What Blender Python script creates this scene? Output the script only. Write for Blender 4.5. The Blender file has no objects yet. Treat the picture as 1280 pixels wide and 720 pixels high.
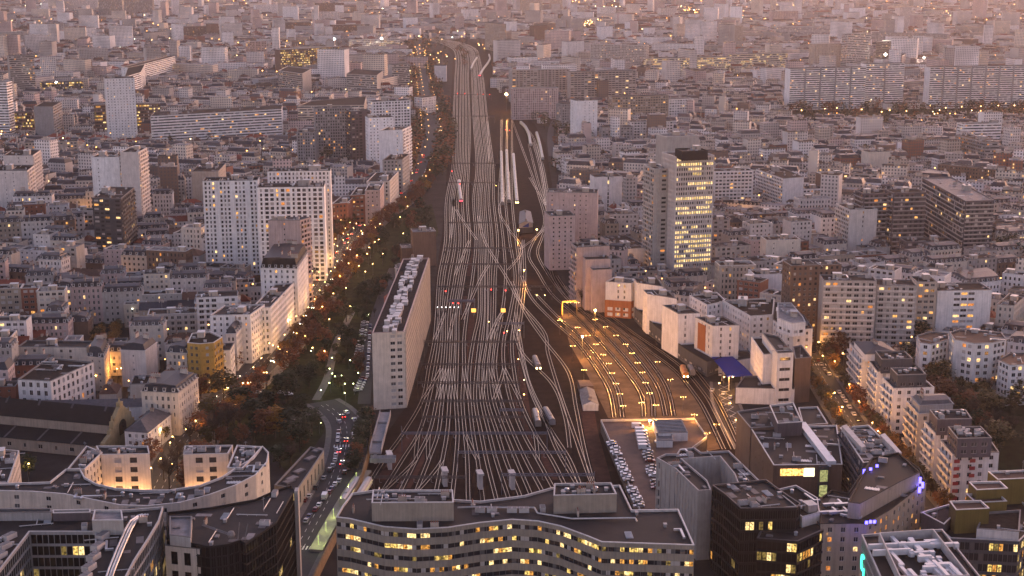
# Dusk view from a high tower over a railway corridor and the city around it.
# World: +Y is the view direction, X to the side, Z up, metres. Camera at (0, 0, 210).
import bpy, math, random
import numpy as np

R = random.Random(11)
SC = bpy.context.scene
COL = SC.collection
PI = math.pi
CH = 210.0
PITCH = math.radians(13.15)
F = 1834.0
cp, sp = math.cos(PITCH), math.sin(PITCH)
EM = 0.53      # scale of lit windows
LP = 0.75      # scale of lamp power


def G(u, v, z=0.0):
    """World XY of the spot seen at photo pixel (u, v) on the level z (used once, to survey where things stand)."""
    dx, dy, dz = (u - 640.0), F * cp + (360.0 - v) * sp, -F * sp + (360.0 - v) * cp
    t = (z - CH) / dz
    return (dx * t, dy * t)


def PX(x, y, z):
    f = y * cp - (z - CH) * sp
    up = y * sp + (z - CH) * cp
    return 640 + F * x / f, 360 - F * up / f


# ---------------------------------------------------------------- materials
MATS = {}


def nd(nt, kind, **kw):
    n = nt.nodes.new(kind)
    for k, v in kw.items():
        if k.startswith('i_'):
            n.inputs[k[2:].replace('_', ' ')].default_value = v
        elif k.startswith('n_'):
            n.inputs[int(k[2:])].default_value = v
        else:
            setattr(n, k, v)
    return n


def mat(name, rgb, rough=0.8, metal=0.0, var=0.25, scale=0.35, streak=0.0, spec=0.5, rand=0.0, coat=0.0):
    if name in MATS:
        return MATS[name]
    m = bpy.data.materials.new(name)
    m.use_nodes = True
    nt = m.node_tree
    b = nt.nodes['Principled BSDF']
    b.inputs['Roughness'].default_value = rough
    b.inputs['Metallic'].default_value = metal
    b.inputs['Specular IOR Level'].default_value = spec if rough < 0.7 else spec * 0.3 if rough < 0.88 else 0.02
    b.inputs['Coat Weight'].default_value = coat
    if var <= 0 and rand <= 0:
        b.inputs['Base Color'].default_value = (*rgb, 1)
        MATS[name] = m
        return m
    geo = nd(nt, 'ShaderNodeNewGeometry')
    n1 = nd(nt, 'ShaderNodeTexNoise', i_Scale=scale, i_Detail=5.0, i_Roughness=0.65)
    nt.links.new(geo.outputs['Position'], n1.inputs['Vector'])
    val = nd(nt, 'ShaderNodeMapRange')
    val.inputs[1].default_value = 0.3
    val.inputs[2].default_value = 0.7
    val.inputs[3].default_value = 1 - var
    val.inputs[4].default_value = 1 + var * 0.6
    nt.links.new(n1.outputs['Fac'], val.inputs[0])
    out = val.outputs[0]
    if streak > 0:
        mp = nd(nt, 'ShaderNodeMapping')
        mp.inputs['Scale'].default_value = (1.1, 1.1, 0.07)
        nt.links.new(geo.outputs['Position'], mp.inputs['Vector'])
        n2 = nd(nt, 'ShaderNodeTexNoise', i_Scale=1.3, i_Detail=3.0)
        nt.links.new(mp.outputs[0], n2.inputs['Vector'])
        v2 = nd(nt, 'ShaderNodeMapRange')
        v2.inputs[1].default_value = 0.35
        v2.inputs[2].default_value = 0.7
        v2.inputs[3].default_value = 1.0
        v2.inputs[4].default_value = 1 - streak
        nt.links.new(n2.outputs['Fac'], v2.inputs[0])
        mu = nd(nt, 'ShaderNodeMath', operation='MULTIPLY')
        nt.links.new(out, mu.inputs[0])
        nt.links.new(v2.outputs[0], mu.inputs[1])
        out = mu.outputs[0]
    if rand > 0:
        oi = nd(nt, 'ShaderNodeObjectInfo')
        v3 = nd(nt, 'ShaderNodeMapRange')
        v3.inputs[3].default_value = 1 - rand
        v3.inputs[4].default_value = 1 + rand
        nt.links.new(oi.outputs['Random'], v3.inputs[0])
        mu = nd(nt, 'ShaderNodeMath', operation='MULTIPLY')
        nt.links.new(out, mu.inputs[0])
        nt.links.new(v3.outputs[0], mu.inputs[1])
        out = mu.outputs[0]
    mx = nd(nt, 'ShaderNodeVectorMath', operation='SCALE')
    mx.inputs[0].default_value = rgb
    nt.links.new(out, mx.inputs['Scale'])
    nt.links.new(mx.outputs[0], b.inputs['Base Color'])
    if rough > 0.3:
        v4 = nd(nt, 'ShaderNodeMapRange')
        v4.inputs[3].default_value = max(0.05, rough - 0.15)
        v4.inputs[4].default_value = min(1, rough + 0.15)
        nt.links.new(n1.outputs['Fac'], v4.inputs[0])
        nt.links.new(v4.outputs[0], b.inputs['Roughness'])
    MATS[name] = m
    return m


def emat(name, rgb, strength, noise=0.0, sample=False):
    """Something that gives off light: a lamp, a screen or a lit room behind a window."""
    if name in MATS:
        return MATS[name]
    m = bpy.data.materials.new(name)
    m.use_nodes = True
    nt = m.node_tree
    nt.nodes.clear()
    o = nd(nt, 'ShaderNodeOutputMaterial')
    e = nd(nt, 'ShaderNodeEmission')
    e.inputs['Color'].default_value = (*rgb, 1)
    e.inputs['Strength'].default_value = strength
    nt.links.new(e.outputs[0], o.inputs['Surface'])
    if noise > 0:
        geo = nd(nt, 'ShaderNodeNewGeometry')
        n1 = nd(nt, 'ShaderNodeTexNoise', i_Scale=1.4, i_Detail=4.0)
        nt.links.new(geo.outputs['Position'], n1.inputs['Vector'])
        v = nd(nt, 'ShaderNodeMapRange')
        v.inputs[1].default_value = 0.35
        v.inputs[2].default_value = 0.65
        v.inputs[3].default_value = strength * (1 - noise)
        v.inputs[4].default_value = strength * (1 + noise)
        nt.links.new(n1.outputs['Fac'], v.inputs[0])
        nt.links.new(v.outputs[0], e.inputs['Strength'])
    m.cycles.emission_sampling = 'FRONT' if sample else 'NONE'
    MATS[name] = m
    return m


# painted render, stone and concrete
WALL = {
    'bright': (0.84, 0.81, 0.79), 'warmpanel': (0.29, 0.25, 0.205), 'white': (0.76, 0.71, 0.68), 'offwhite': (0.62, 0.56, 0.52), 'cream': (0.62, 0.53, 0.44), 'beige': (0.46, 0.38, 0.31),
    'stone': (0.57, 0.50, 0.43), 'grey': (0.30, 0.29, 0.29), 'dark': (0.07, 0.07, 0.08), 'pink': (0.50, 0.38, 0.35),
    'brown': (0.16, 0.105, 0.08), 'brick': (0.22, 0.085, 0.055), 'ochre': (0.42, 0.26, 0.07), 'concrete': (0.40, 0.36, 0.33),
    'black': (0.018, 0.018, 0.02), 'orange': (0.36, 0.13, 0.05), 'olive': (0.15, 0.11, 0.03), 'plum': (0.10, 0.085, 0.095),
    'panel': (0.40, 0.37, 0.34), 'blue': (0.03, 0.05, 0.22), 'tan': (0.34, 0.28, 0.22),
}


def wm(k):
    return mat('wall_' + k, WALL[k], 0.85, var=0.16, scale=0.25, streak=0.22, rand=0.10)


M_GRAVEL = mat('roof_gravel', (0.040, 0.033, 0.030), 0.9, var=0.5, scale=0.5, rand=0.3)
M_BITUMEN = mat('roof_bitumen', (0.022, 0.019, 0.019), 0.75, var=0.5, scale=0.3, rand=0.3)
M_ROOFWHITE = mat('roof_pale_membrane', (0.20, 0.18, 0.175), 0.7, var=0.4, scale=0.4, rand=0.3)
M_ZINC = mat('roof_zinc', (0.075, 0.068, 0.072), 0.55, 0.15, spec=0.25, var=0.45, scale=0.6, rand=0.2)
M_SLATE = mat('roof_slate', (0.032, 0.032, 0.04), 0.6, spec=0.2, var=0.4, scale=0.8, rand=0.3)
M_TILE = mat('roof_tile_red', (0.20, 0.055, 0.035), 0.8, var=0.4, scale=0.9, rand=0.3)
M_BROWNTILE = mat('roof_tile_brown', (0.10, 0.055, 0.04), 0.8, var=0.4, scale=0.9, rand=0.3)
M_COPING = mat('coping_pale', (0.46, 0.43, 0.41), 0.45, var=0.25, scale=0.7, rand=0.15)
M_COPDARK = mat('coping_dark', (0.14, 0.13, 0.13), 0.6, var=0.3, rand=0.2)
M_PLANT = mat('plant_box_white', (0.38, 0.35, 0.34), 0.6, var=0.3, rand=0.2)
M_METAL = mat('galvanised_metal', (0.42, 0.43, 0.45), 0.4, 0.6, var=0.25, rand=0.2)
M_CHIM = mat('chimney_render', (0.40, 0.34, 0.29), 0.9, var=0.3, rand=0.25)
M_POT = mat('chimney_pot', (0.25, 0.10, 0.06), 0.85, var=0.2)
M_FRAME = mat('window_frame_white', (0.55, 0.53, 0.52), 0.5, var=0)
M_FRAMED = mat('window_frame_dark', (0.03, 0.03, 0.035), 0.4, var=0)
M_RAIL = mat('balcony_rail', (0.06, 0.06, 0.065), 0.5, var=0)
ROOFM = {'gravel': M_GRAVEL, 'bitumen': M_BITUMEN, 'pale': M_ROOFWHITE, 'zinc': M_ZINC, 'slate': M_SLATE, 'tile': M_TILE, 'btile': M_BROWNTILE}

G_DARK = mat('glass_dark', (0.02, 0.02, 0.024), 0.12, spec=0.6, var=0)
G_MID = mat('glass_curtain_grey', (0.10, 0.095, 0.095), 0.25, spec=0.6, var=0)
G_BLIND = mat('glass_white_blind', (0.36, 0.33, 0.31), 0.4, var=0)
G_BLACK = mat('glass_black', (0.008, 0.008, 0.009), 0.08, spec=0.18, var=0)
G_LIT = [emat('lit_window_warm', (1.0, 0.46, 0.12), 0.75 * EM, 0.7), emat('lit_window_amber', (1.0, 0.34, 0.07), 0.5 * EM, 0.7),
         emat('lit_window_pale', (1.0, 0.62, 0.26), 1.0 * EM, 0.7), emat('lit_window_dim', (0.9, 0.40, 0.12), 0.22 * EM, 0.7)]
G_OFF = [emat('lit_office_yellow', (1.0, 0.66, 0.18), 0.62 * EM, 0.9), emat('lit_office_pale', (1.0, 0.68, 0.28), 0.95 * EM, 0.8),
         emat('lit_office_amber', (1.0, 0.44, 0.09), 0.45 * EM, 0.9), emat('lit_office_dim', (0.8, 0.55, 0.16), 0.16 * EM, 0.9)]
PANES = [G_DARK, G_MID, G_BLIND, G_BLACK] + G_LIT + G_OFF
PIDX = {m.name: i for i, m in enumerate(PANES)}


# ---------------------------------------------------------------- meshes
class MB:
    def __init__(s):
        s.v, s.f, s.m = [], [], []

    def quad(s, a, b, c, d, mi=0):
        n = len(s.v)
        s.v += [a, b, c, d]
        s.f.append((n, n + 1, n + 2, n + 3))
        s.m.append(mi)

    def face(s, pts, mi=0):
        n = len(s.v)
        s.v += list(pts)
        s.f.append(tuple(range(n, n + len(pts))))
        s.m.append(mi)

    def prism(s, poly, z0, z1, mi=0, top=None, bottom=False):
        """poly counter-clockwise seen from above."""
        n, k = len(s.v), len(poly)
        s.v += [(p[0], p[1], z0) for p in poly] + [(p[0], p[1], z1) for p in poly]
        for i in range(k):
            j = (i + 1) % k
            s.f.append((n + i, n + j, n + k + j, n + k + i))
            s.m.append(mi)
        s.f.append(tuple(range(n + k, n + 2 * k)))
        s.m.append(mi if top is None else top)
        if bottom:
            s.f.append(tuple(range(n + k - 1, n - 1, -1)))
            s.m.append(mi)

    def obox(s, cx, cy, z0, z1, lx, ly, ang=0.0, mi=0, top=None, bottom=False):
        c, q = math.cos(ang), math.sin(ang)
        s.prism([(cx + x * c - y * q, cy + x * q + y * c) for x, y in ((-lx / 2, -ly / 2), (lx / 2, -ly / 2), (lx / 2, ly / 2), (-lx / 2, ly / 2))], z0, z1, mi, top, bottom)

    def bar(s, a, b, r, mi=0, k=5, r2=None):
        """A round bar from a to b."""
        r2 = r if r2 is None else r2
        d = [b[i] - a[i] for i in range(3)]
        L = math.sqrt(sum(x * x for x in d)) or 1e-6
        d = [x / L for x in d]
        h = (0, 0, 1) if abs(d[2]) < 0.9 else (1, 0, 0)
        u = (d[1] * h[2] - d[2] * h[1], d[2] * h[0] - d[0] * h[2], d[0] * h[1] - d[1] * h[0])
        l = math.sqrt(sum(x * x for x in u))
        u = [x / l for x in u]
        w = (d[1] * u[2] - d[2] * u[1], d[2] * u[0] - d[0] * u[2], d[0] * u[1] - d[1] * u[0])
        n = len(s.v)
        for p, rr in ((a, r), (b, r2)):
            for i in range(k):
                t = 2 * PI * i / k
                s.v.append(tuple(p[j] + rr * (math.cos(t) * u[j] + math.sin(t) * w[j]) for j in range(3)))
        for i in range(k):
            j = (i + 1) % k
            s.f.append((n + i, n + j, n + k + j, n + k + i))
            s.m.append(mi)
        s.f.append(tuple(n + k + i for i in range(k)))
        s.m.append(mi)
        s.f.append(tuple(n + k - 1 - i for i in range(k)))
        s.m.append(mi)

    def ball(s, c, r, mi=0, k=6, rz=None):
        rz = r if rz is None else rz
        n = len(s.v)
        rings = 4
        s.v.append((c[0], c[1], c[2] - rz))
        for i in range(1, rings):
            t = -PI / 2 + PI * i / rings
            for j in range(k):
                a = 2 * PI * j / k
                s.v.append((c[0] + r * math.cos(t) * math.cos(a), c[1] + r * math.cos(t) * math.sin(a), c[2] + rz * math.sin(t)))
        s.v.append((c[0], c[1], c[2] + rz))
        e = len(s.v) - 1
        for j in range(k):
            q = (j + 1) % k
            s.f.append((n, n + 1 + q, n + 1 + j))
            s.m.append(mi)
            for i in range(rings - 2):
                a = n + 1 + i * k
                s.f.append((a + j, a + q, a + k + q, a + k + j))
                s.m.append(mi)
            a = n + 1 + (rings - 2) * k
            s.f.append((a + j, a + q, e))
            s.m.append(mi)

    def mesh(s, name, mats, off=(0, 0, 0)):
        me = bpy.data.meshes.new(name)
        if any(off):
            v = [(a - off[0], b - off[1], c - off[2]) for a, b, c in s.v]
        else:
            v = s.v
        me.from_pydata(v, [], s.f)
        for m in mats:
            me.materials.append(m)
        if len(mats) > 1:
            me.polygons.foreach_set('material_index', s.m)
        return me

    def build(s, name, mats, parent=None, smooth=False):
        """One mesh object; its vertices are given in world space."""
        if not s.f:
            return None
        mats = mats if isinstance(mats, (list, tuple)) else [mats]
        off = parent['_w'] if parent is not None and '_w' in parent else (0, 0, 0)
        me = s.mesh(name, mats, off)
        if smooth:
            me.polygons.foreach_set('use_smooth', [True] * len(me.polygons))
        o = bpy.data.objects.new(name, me)
        COL.objects.link(o)
        if parent is not None:
            o.parent = parent
        return o


def tag(o, label=None, cat=None, group=None, kind=None):
    if label:
        o['label'] = label
    if cat:
        o['category'] = cat
    if group:
        o['group'] = group
    if kind:
        o['kind'] = kind
    return o


def empty(name, loc, label, cat, group=None, rz=0.0):
    o = bpy.data.objects.new(name, None)
    o.empty_display_size = 0.5
    COL.objects.link(o)
    o.location = (loc[0], loc[1], loc[2] if len(loc) > 2 else 0.0)
    o.rotation_euler = (0, 0, rz)
    if rz == 0.0:
        o['_w'] = [o.location[0], o.location[1], o.location[2]]
    return tag(o, label, cat, group)


def child(name, me, parent, loc=(0, 0, 0), rz=0.0, scale=None):
    o = bpy.data.objects.new(name, me)
    COL.objects.link(o)
    o.parent = parent
    o.location = loc
    if rz:
        o.rotation_euler = (0, 0, rz)
    if scale:
        o.scale = scale
    return o


def copy_tree(src, loc, rz, label=None, group=None, swap=None, skip=()):
    """A copy of a thing with copies of its parts and sub-parts."""
    r = src.copy()
    COL.objects.link(r)
    r.location = loc
    r.rotation_euler = (0, 0, rz)
    if label:
        r['label'] = label
    if group:
        r['group'] = group

    def rec(a, b):
        for ch in KIDS.get(a.get('_k'), ()):
            if any(ch.name.startswith(k) for k in skip):
                continue
            c = ch.copy()
            COL.objects.link(c)
            c.parent = b
            if swap and c.data is not None and c.data.name in swap:
                c.data = swap[c.data.name]
            rec(ch, c)
    rec(src, r)
    return r


KIDS = {}


def remember(o):
    o['_k'] = o.name
    KIDS[o.name] = list(o.children)
    for c in KIDS[o.name]:
        remember(c)
    return o


# ---------------------------------------------------------------- plan geometry
def area(p):
    return 0.5 * sum(p[i][0] * p[(i + 1) % len(p)][1] - p[(i + 1) % len(p)][0] * p[i][1] for i in range(len(p)))


def ccw(p):
    return list(p) if area(p) > 0 else list(reversed(p))


def inset(poly, d):
    """Offset a counter-clockwise polygon inwards by d (outwards if negative)."""
    k, out = len(poly), []
    for i in range(k):
        a, b, c = poly[i - 1], poly[i], poly[(i + 1) % k]
        e1 = (b[0] - a[0], b[1] - a[1])
        e2 = (c[0] - b[0], c[1] - b[1])
        l1, l2 = math.hypot(*e1) or 1e-6, math.hypot(*e2) or 1e-6
        n1, n2 = (-e1[1] / l1, e1[0] / l1), (-e2[1] / l2, e2[0] / l2)
        q = 1 + n1[0] * n2[0] + n1[1] * n2[1]
        q = max(q, 0.3)
        out.append((b[0] + d * (n1[0] + n2[0]) / q, b[1] + d * (n1[1] + n2[1]) / q))
    return out


def cen(poly):
    return (sum(p[0] for p in poly) / len(poly), sum(p[1] for p in poly) / len(poly))


def lerp(a, b, t):
    return tuple(a[i] + (b[i] - a[i]) * t for i in range(len(a)))


# where something already stands (2 m cells)
GX0, GY0, CELL = -1000.0, 300.0, 2.0
OCC = np.zeros((1000, 1150), dtype=np.uint8)


def inside_mask(poly, margin=0.0):
    p = np.array(inset(poly, -margin) if margin else poly)
    x0, y0 = p.min(0)
    x1, y1 = p.max(0)
    i0, i1 = max(0, int((x0 - GX0) / CELL)), min(OCC.shape[0], int((x1 - GX0) / CELL) + 2)
    j0, j1 = max(0, int((y0 - GY0) / CELL)), min(OCC.shape[1], int((y1 - GY0) / CELL) + 2)
    if i1 <= i0 or j1 <= j0:
        return None
    xs = GX0 + (np.arange(i0, i1) + 0.5) * CELL
    ys = GY0 + (np.arange(j0, j1) + 0.5) * CELL
    X, Y = np.meshgrid(xs, ys, indexing='ij')
    ins = np.zeros(X.shape, bool)
    k = len(p)
    for a in range(k):
        xa, ya = p[a]
        xb, yb = p[(a + 1) % k]
        if ya == yb:
            continue
        c = ((ya > Y) != (yb > Y)) & (X < (xb - xa) * (Y - ya) / (yb - ya) + xa)
        ins ^= c
    return (i0, i1, j0, j1, ins)


def occupy(poly, margin=0.0, v=1):
    q = inside_mask(poly, margin)
    if q:
        i0, i1, j0, j1, ins = q
        OCC[i0:i1, j0:j1][ins] = np.maximum(OCC[i0:i1, j0:j1][ins], v)


def is_free(poly, margin=0.0):
    q = inside_mask(poly, margin)
    if not q:
        return False
    i0, i1, j0, j1, ins = q
    return not OCC[i0:i1, j0:j1][ins].any()


def at_free(x, y):
    i, j = int((x - GX0) / CELL), int((y - GY0) / CELL)
    return 0 <= i < OCC.shape[0] and 0 <= j < OCC.shape[1] and OCC[i, j] == 0


def strip_poly(pts, w):
    """The outline of a ribbon of width w along pts."""
    l, r = [], []
    for i, p in enumerate(pts):
        a, b = pts[max(0, i - 1)], pts[min(len(pts) - 1, i + 1)]
        d = math.hypot(b[0] - a[0], b[1] - a[1]) or 1e-6
        n = (-(b[1] - a[1]) / d, (b[0] - a[0]) / d)
        l.append((p[0] + n[0] * w / 2, p[1] + n[1] * w / 2))
        r.append((p[0] - n[0] * w / 2, p[1] - n[1] * w / 2))
    return l, r


def smooth(pts, n=6):
    """Catmull-Rom through pts."""
    out = []
    for i in range(len(pts) - 1):
        p0, p1, p2, p3 = pts[max(0, i - 1)], pts[i], pts[i + 1], pts[min(len(pts) - 1, i + 2)]
        for k in range(n):
            t = k / n
            out.append(tuple(0.5 * (2 * p1[j] + (p2[j] - p0[j]) * t + (2 * p0[j] - 5 * p1[j] + 4 * p2[j] - p3[j]) * t * t + (3 * p1[j] - p0[j] - 3 * p2[j] + p3[j]) * t ** 3) for j in range(2)))
    out.append(pts[-1])
    return out


def walk(pts, step, off=0.0, start=0.0):
    """Points every step metres along pts, moved sideways by off, with the heading."""
    out, need = [], start
    for a, b in zip(pts, pts[1:]):
        L = math.hypot(b[0] - a[0], b[1] - a[1])
        if L < 1e-6:
            continue
        e = ((b[0] - a[0]) / L, (b[1] - a[1]) / L)
        s = need
        while s < L:
            out.append((a[0] + e[0] * s - e[1] * off, a[1] + e[1] * s + e[0] * off, math.atan2(e[1], e[0])))
            s += step
        need = s - L
    return out
# ---------------------------------------------------------------- facades and buildings
def S(fh=3.0, bw=3.0, ww=1.3, wh=1.6, sill=0.9, mar=0.8, lit=0.06, g0=0.6, run=0, balc=0.0, fin=0.0, blank=False, pal='home', blind=0.25, frame='w', skip=0.0, bm=None, bcol=None, rows=False):
    return dict(locals())


ST = {
    'blank': S(blank=True),
    'gable': S(bw=5.5, ww=0.7, wh=1.0, mar=2.0, skip=0.45),
    'home': S(),
    'haus': S(fh=3.1, bw=2.3, ww=1.1, wh=1.9, sill=0.5, g0=1.0),
    'tall': S(fh=2.8, bw=2.6, ww=1.3, wh=1.5),
    'small': S(fh=2.9, bw=3.4, ww=1.0, wh=1.1, sill=1.0),
    'wide': S(fh=2.9, bw=3.2, ww=2.2, wh=1.5, sill=0.9, blind=0.4),
    'balc': S(fh=2.9, bw=3.4, ww=2.5, wh=2.0, sill=0.3, balc=1.2),
    'balc2': S(fh=2.8, bw=3.0, ww=2.2, wh=1.9, sill=0.3, balc=0.9, lit=0.08),
    'band': S(fh=2.8, bw=2.2, ww=2.2, wh=1.3, sill=1.0, mar=0.3, lit=0.05),
    'band2': S(fh=2.9, bw=1.6, ww=1.6, wh=1.25, sill=1.1, mar=0.2, lit=0.03),
    'off': S(fh=3.3, bw=1.7, ww=1.5, wh=1.7, sill=1.0, mar=0.5, lit=0.35, run=4, pal='office', frame='d'),
    'offdark': S(fh=3.3, bw=1.7, ww=1.5, wh=1.7, sill=1.0, mar=0.5, lit=0.10, run=3, pal='office', frame='d'),
    'offlit': S(fh=3.2, bw=1.8, ww=1.5, wh=1.9, sill=0.8, mar=0.4, lit=0.8, run=6, pal='office', frame='d'),
    'curtain': S(fh=3.4, bw=1.5, ww=1.38, wh=2.9, sill=0.3, mar=0.15, lit=0.10, run=4, pal='black', frame='d', g0=0.2),
    'curtlit': S(fh=3.3, bw=1.6, ww=1.45, wh=2.7, sill=0.3, mar=0.15, lit=0.62, run=6, pal='office', frame='d', g0=0.2),
    'tower': S(fh=3.05, bw=1.55, ww=1.0, wh=1.8, sill=0.8, mar=0.5, lit=0.34, run=7, pal='office', fin=0.25, frame='d'),
    'strip': S(fh=2.75, bw=2.4, ww=1.3, wh=1.7, sill=0.6, mar=0.6, fin=0.3, lit=0.06),
    'slab': S(fh=2.8, bw=2.0, ww=1.5, wh=1.6, sill=0.75, mar=0.2, fin=0.55, lit=0.04, blind=0.5),
    'house': S(fh=2.9, bw=3.2, ww=1.0, wh=1.5, sill=0.8, g0=0.2, lit=0.10),
    'arch': S(fh=4.5, bw=3.6, ww=1.3, wh=3.0, sill=0.8, lit=0.0),
    'duo': S(fh=3.3, bw=8.0, ww=3.4, wh=1.9, sill=0.8, mar=3.0, lit=0.06),
    'hotel': S(fh=3.0, bw=4.0, ww=1.5, wh=1.7, sill=0.8, mar=1.0, lit=0.3),
    'sparse': S(fh=3.0, bw=4.2, ww=1.3, wh=1.5, sill=0.9, mar=1.5, skip=0.25),
    'panel': S(fh=3.3, bw=3.0, ww=1.2, wh=2.5, sill=0.3, mar=0.2, lit=0.0, skip=0.85, fin=0.2),
}


def sty(base, **kw):
    d = dict(ST[base])
    d.update(kw)
    return d


def lit_pane(s):
    return R.choice(G_OFF if s['pal'] in ('office', 'black') else G_LIT)


def dark_pane(s):
    if s['pal'] == 'black':
        return G_BLACK
    t = R.random()
    return G_BLIND if t < s['blind'] * 0.55 else G_MID if t < s['blind'] else G_DARK


def facade(wb, p0, p1, z0, z1, s, rec, panes, face_id, far_panes=None):
    L = math.hypot(p1[0] - p0[0], p1[1] - p0[1])
    if L < 0.05:
        return
    e = ((p1[0] - p0[0]) / L, (p1[1] - p0[1]) / L)
    n = (e[1], -e[0])
    th = math.atan2(e[1], e[0])

    def P(a, z, o=0.0):
        return (p0[0] + e[0] * a + n[0] * o, p0[1] + e[1] * a + n[1] * o, z)
    mid = P(L / 2, 0)
    view = -(n[0] * mid[0] + n[1] * mid[1]) / math.hypot(mid[0], mid[1])   # how squarely the wall faces the tower
    nf = int((z1 - z0 - s['g0'] - 0.4) / s['fh'])
    m = int((L - 2 * s['mar']) / s['bw'] + 0.3)
    if s['blank'] or nf < 1 or m < 1 or view < -0.25:
        wb.quad(P(0, z0), P(L, z0), P(L, z1), P(0, z1))
        return
    step = (L - 2 * s['mar']) / m
    cont = s['ww'] >= s['bw'] - 0.01
    ww = step if cont else min(s['ww'], step - 0.15)
    fh = (z1 - z0 - s['g0'] - 0.4) / nf if nf > 2 else s['fh']
    fh = min(fh, s['fh'] * 1.15)
    D = rec
    if not D:
        wb.quad(P(0, z0), P(L, z0), P(L, z1), P(0, z1))
    zp = z0
    pat = [1] if cont or s['skip'] or s['run'] or m < 5 else R.choice([[1], [1], [1, 0.6], [1, 1, 0.55], [1, 0.7, 1, 0], [0.6, 1, 1]])
    cols = [pat[i % len(pat)] * (R.random() > s['skip']) for i in range(m)]
    left = 0
    for f in range(nf):
        zb = z0 + s['g0'] + f * fh + s['sill']
        zt = min(zb + s['wh'], z1 - 0.15)
        xs = [(s['mar'] + i * step + (step - ww * cols[i]) / 2, s['mar'] + i * step + (step + ww * cols[i]) / 2) for i in range(m) if cols[i]]
        row_p = R.choice((0.05, 0.25, 0.5, 0.7, 0.9)) if s['rows'] else 0
        if D:
            wb.quad(P(0, zp), P(L, zp), P(L, zb), P(0, zb))
            cur = 0.0
            for a, b in xs:
                if a - cur > 1e-3:
                    wb.quad(P(cur, zb), P(a, zb), P(a, zt), P(cur, zt))
                wb.quad(P(a, zb), P(b, zb), P(b, zb, -D), P(a, zb, -D))
                wb.quad(P(a, zt, -D), P(b, zt, -D), P(b, zt), P(a, zt))
                if not cont or a == xs[0][0]:
                    wb.quad(P(a, zb), P(a, zb, -D), P(a, zt, -D), P(a, zt))
                if not cont or b == xs[-1][1]:
                    wb.quad(P(b, zb, -D), P(b, zb), P(b, zt), P(b, zt, -D))
                cur = b
            wb.quad(P(cur, zb), P(L, zb), P(L, zt), P(cur, zt))
        for a, b in xs:
            if s['rows']:
                if left <= 0:
                    left = R.randint(2, 7)
                    on_ = R.random() < row_p
                left -= 1
                pm = R.choice((G_OFF[0], G_OFF[1], G_LIT[2])) if on_ else dark_pane(s)
            elif left > 0:
                left -= 1
                pm = lit_pane(s) if R.random() < 0.8 else dark_pane(s)
            elif R.random() < (s['lit'] / max(1.0, s['run'] * 0.55) if s['run'] else s['lit']):
                pm = lit_pane(s)
                left = R.randint(0, s['run']) if s['run'] else 0
            else:
                pm = dark_pane(s)
            o = -D if D else 0.05
            panes.append((view, P((a + b) / 2, (zb + zt) / 2, o), th, round(b - a, 1), round(zt - zb, 1), pm, s['frame'], (P(a, zb, o), P(b, zb, o), P(b, zt, o), P(a, zt, o))))
        zp = zt
    if D:
        wb.quad(P(0, zp), P(L, zp), P(L, z1), P(0, z1))
    if s['fin']:
        for i in range(m + 1):
            a = s['mar'] + i * step
            q = 0.18
            wb.prism([P(a - q, 0)[:2], P(a - q, 0, s['fin'])[:2], P(a + q, 0, s['fin'])[:2], P(a + q, 0)[:2]], z0, z1 - 0.1)
    if s['balc']:
        d = s['balc']
        lo, hi = s['mar'] * 0.6, L - s['mar'] * 0.6
        for f in range(0 if s['bm'] == 'all' else 1, nf):
            z = z0 + s['g0'] + f * fh
            face_id.append((P(lo, z), P(hi, z), P(hi, z, d), P(lo, z, d), z, s['bcol']))


WMESH = {}


def window_mesh(w, h, pm, frame):
    k = (w, h, pm.name, frame)
    if k not in WMESH:
        b = MB()
        b.quad((-w / 2, 0, -h / 2), (w / 2, 0, -h / 2), (w / 2, 0, h / 2), (-w / 2, 0, h / 2), 0)
        t, y = 0.07, -0.02

        def r(x0, x1, z0, z1):
            b.quad((x0, y, z0), (x1, y, z0), (x1, y, z1), (x0, y, z1), 1)
        r(-w / 2, w / 2, -h / 2, -h / 2 + t)
        r(-w / 2, w / 2, h / 2 - t, h / 2)
        r(-w / 2, -w / 2 + t, -h / 2 + t, h / 2 - t)
        r(w / 2 - t, w / 2, -h / 2 + t, h / 2 - t)
        if w > 0.9:
            r(-t / 2, t / 2, -h / 2 + t, h / 2 - t)
        WMESH[k] = b.mesh('window', [pm, M_FRAME if frame == 'w' else M_FRAMED])
    return WMESH[k]


SMALL = {}


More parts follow.
